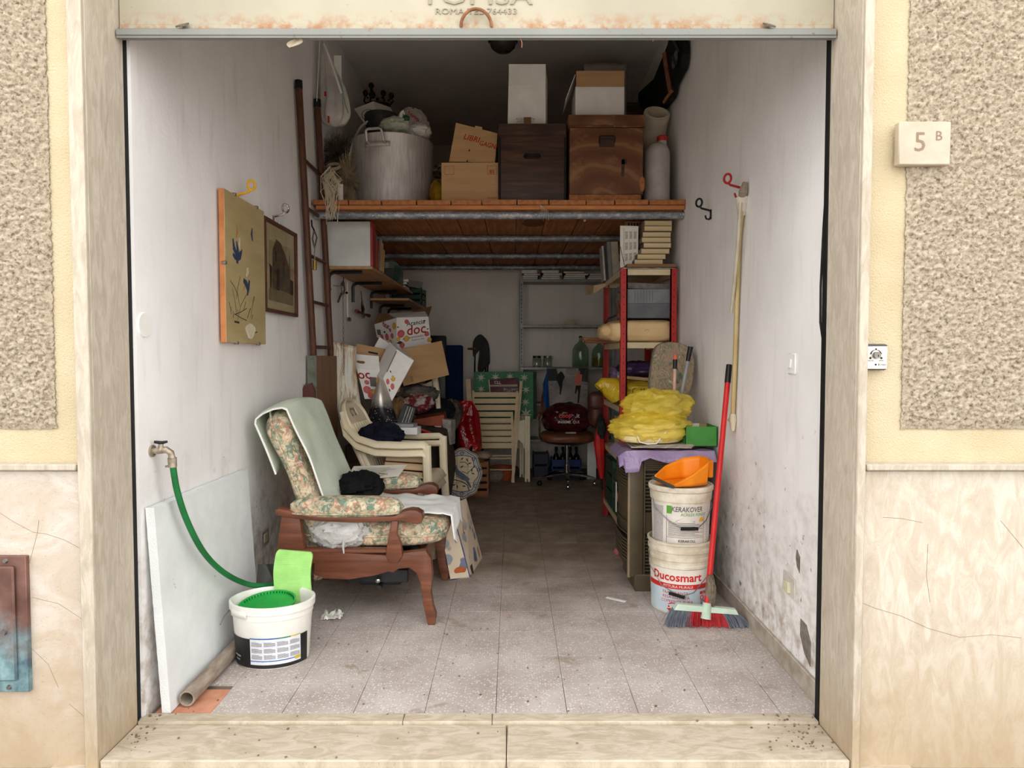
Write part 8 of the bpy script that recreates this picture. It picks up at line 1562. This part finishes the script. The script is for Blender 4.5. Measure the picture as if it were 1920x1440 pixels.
# ---- broom
brm = thing('red_broom', 'broom with a red handle leaning in front of the buckets', 'broom', atz(1320, 1175)); t0 = atx(1365, 684, 1.118); t0.y -= .02; h0 = Vector((at(1325, 1138, 3.3).x, 3.30, at(1325, 1138, 3.3).z)); d = (h0 - t0).normalized()
obj('handle', B().cyl(t0 + d * .08, h0, .0135, .014, 14), mat('red_lacquer', (206, 40, 40), (186, 30, 32), .35), brm); obj('grip', B().cyl(t0, t0 + d * .095, .015, .0155, 14), M['blackp'], brm)
bl_, br2 = at(1262, 1134, 3.31), at(1382, 1160, 3.30); bl_.z, br2.z = .092, .072; mint = mat('mint_plastic', (196, 214, 196), (176, 196, 178), .5, scale=18)
obj('head', B().hexa([bl_ + Vector((0, -.022, -.012)), br2 + Vector((0, -.022, -.012)), br2 + Vector((0, .022, -.012)), bl_ + Vector((0, .022, -.012)), bl_ + Vector((.02, -.014, .014)), br2 + Vector((-.01, -.014, .01)), br2 + Vector((-.01, .014, .01)), bl_ + Vector((.02, .014, .014))]), mint, brm, smooth=0); obj('socket', B().cyl(h0 - d * .02, h0 + d * .055, .02, .026, 14), mint, brm)
grb, rdb = mat('grey_bristle', (122, 130, 140), (88, 94, 104), .7), mat('red_bristle', (200, 52, 56), (160, 34, 40), .7); rnd = random.Random(9)
for nm, f0, f1, m_ in (('grey_bristles', 0, .3, grb), ('red_bristles', .26, .76, rdb), ('grey_bristles', .74, 1.0, grb)):
    b = B()
    for k in range(int(1300 * (f1 - f0))):
        f = rnd.uniform(f0, f1); p = bl_.lerp(br2, f) + Vector((rnd.uniform(-.003, .003), rnd.uniform(-.018, .018), -.01)); sp = (f - .45) * .10
        e = p + Vector((sp * .9 + rnd.gauss(0, .007), rnd.gauss(-.012, .012), 0)); e.z = max(.003, .012 - .02 * rnd.random()); b.tube([p, (p + e) / 2 + Vector((sp * .1, 0, .005)), e], .0012, 3, cap=False)
    obj(nm, b, m_, brm, kind='stuff')
solo('dust_fluff', 'grey dust fluff caught round the foot of the broom handle', 'dust', B().blob(h0 - d * .07 + Vector((.012, -.004, 0)), (.05, .045, .17), .35, 2.4, 5, 24, 18), mat('dust_fluff', (132, 120, 104), (96, 84, 70), .95, scale=40))
# ---- right wall: hooks, siphon tube, switch, socket
def hookr(label, m, px, py):
    c = atx(px, py, XR); return hook('wall_hook', label, m, c, .72, -1)
hookr('black double coat hook alone on the right wall', M['blackp'], 1334, 402); hookr('red double coat hook holding the clear tube', mat('red_hook_enamel', (180, 34, 40), rough=.4), 1391, 360)
tubm = mat('yellowed_pvc_tube', (206, 186, 138), (184, 160, 108), .3, scale=4, alpha=.92); pvc = mat('pale_pvc', (222, 210, 188), (196, 184, 160), .4)
sy = thing('siphon_tube', 'yellowed plastic siphon tube with a funnel hanging on the right wall', 'tube', atx(1374, 808, 1.13)); X_ = XR - .018
T_ = lambda x, y, o=0: atx(x, y, X_ - o)
obj('long_tube', B().tube(smoothp([T_(1392, 395), T_(1386, 450), T_(1382, 560), T_(1378, 680), T_(1374, 780)]), .0115, 10), tubm, sy); obj('short_tube', B().tube(smoothp([T_(1388, 380, .02), T_(1384, 450, .024), T_(1378, 520, .024), T_(1371, 586, .022)]), .0085, 10), mat('cloudy_tube', (214, 204, 180), rough=.3, alpha=.85), sy)
obj('funnel', B().tube([T_(1392, 371), T_(1392, 376), T_(1390, 404)], [.034, .032, .018], 18), mat('white_funnel', (226, 218, 204), rough=.4), sy); obj('rag', B().tube([T_(1397, 342, .0), T_(1393, 360, .01), T_(1391, 372, .005)], [.012, .022, .016], 8), mat('grey_rag', (166, 152, 136), (130, 118, 104)), sy)
obj('valve', B().tube([T_(1374, 776), T_(1374, 788), T_(1374, 808)], [.015, .019, .009], 12).cyl(T_(1366, 787, .01), T_(1374, 787), .008, n=8), pvc, sy)
s = atx(1488, 682, XR); sw_ = thing('light_switch', 'white rocker light switch on the right wall', 'switch', s); obj('plate', B().box((XR - .005, s.y, s.z), (.01, .075, .085), bev=.004), M['white'], sw_); obj('rocker', B().box((XR - .012, s.y + .01, s.z), (.006, .026, .036), (0, 6, 0), bev=.002), M['white'], sw_)
s = atx(1481, 1100, XR); so_ = thing('low_wall_socket', 'cream socket in a chipped patch low on the right wall', 'socket', s); obj('plate', B().box((XR - .003, s.y, s.z + .008), (.008, .12, .085), (4, 0, 0), bev=.002), mat('cream_plate', (214, 208, 196)), so_); obj('insert', B().box((XR - .010, s.y + .005, s.z), (.014, .05, .045), bev=.003), mat('ivory_socket', (226, 218, 188)), so_)
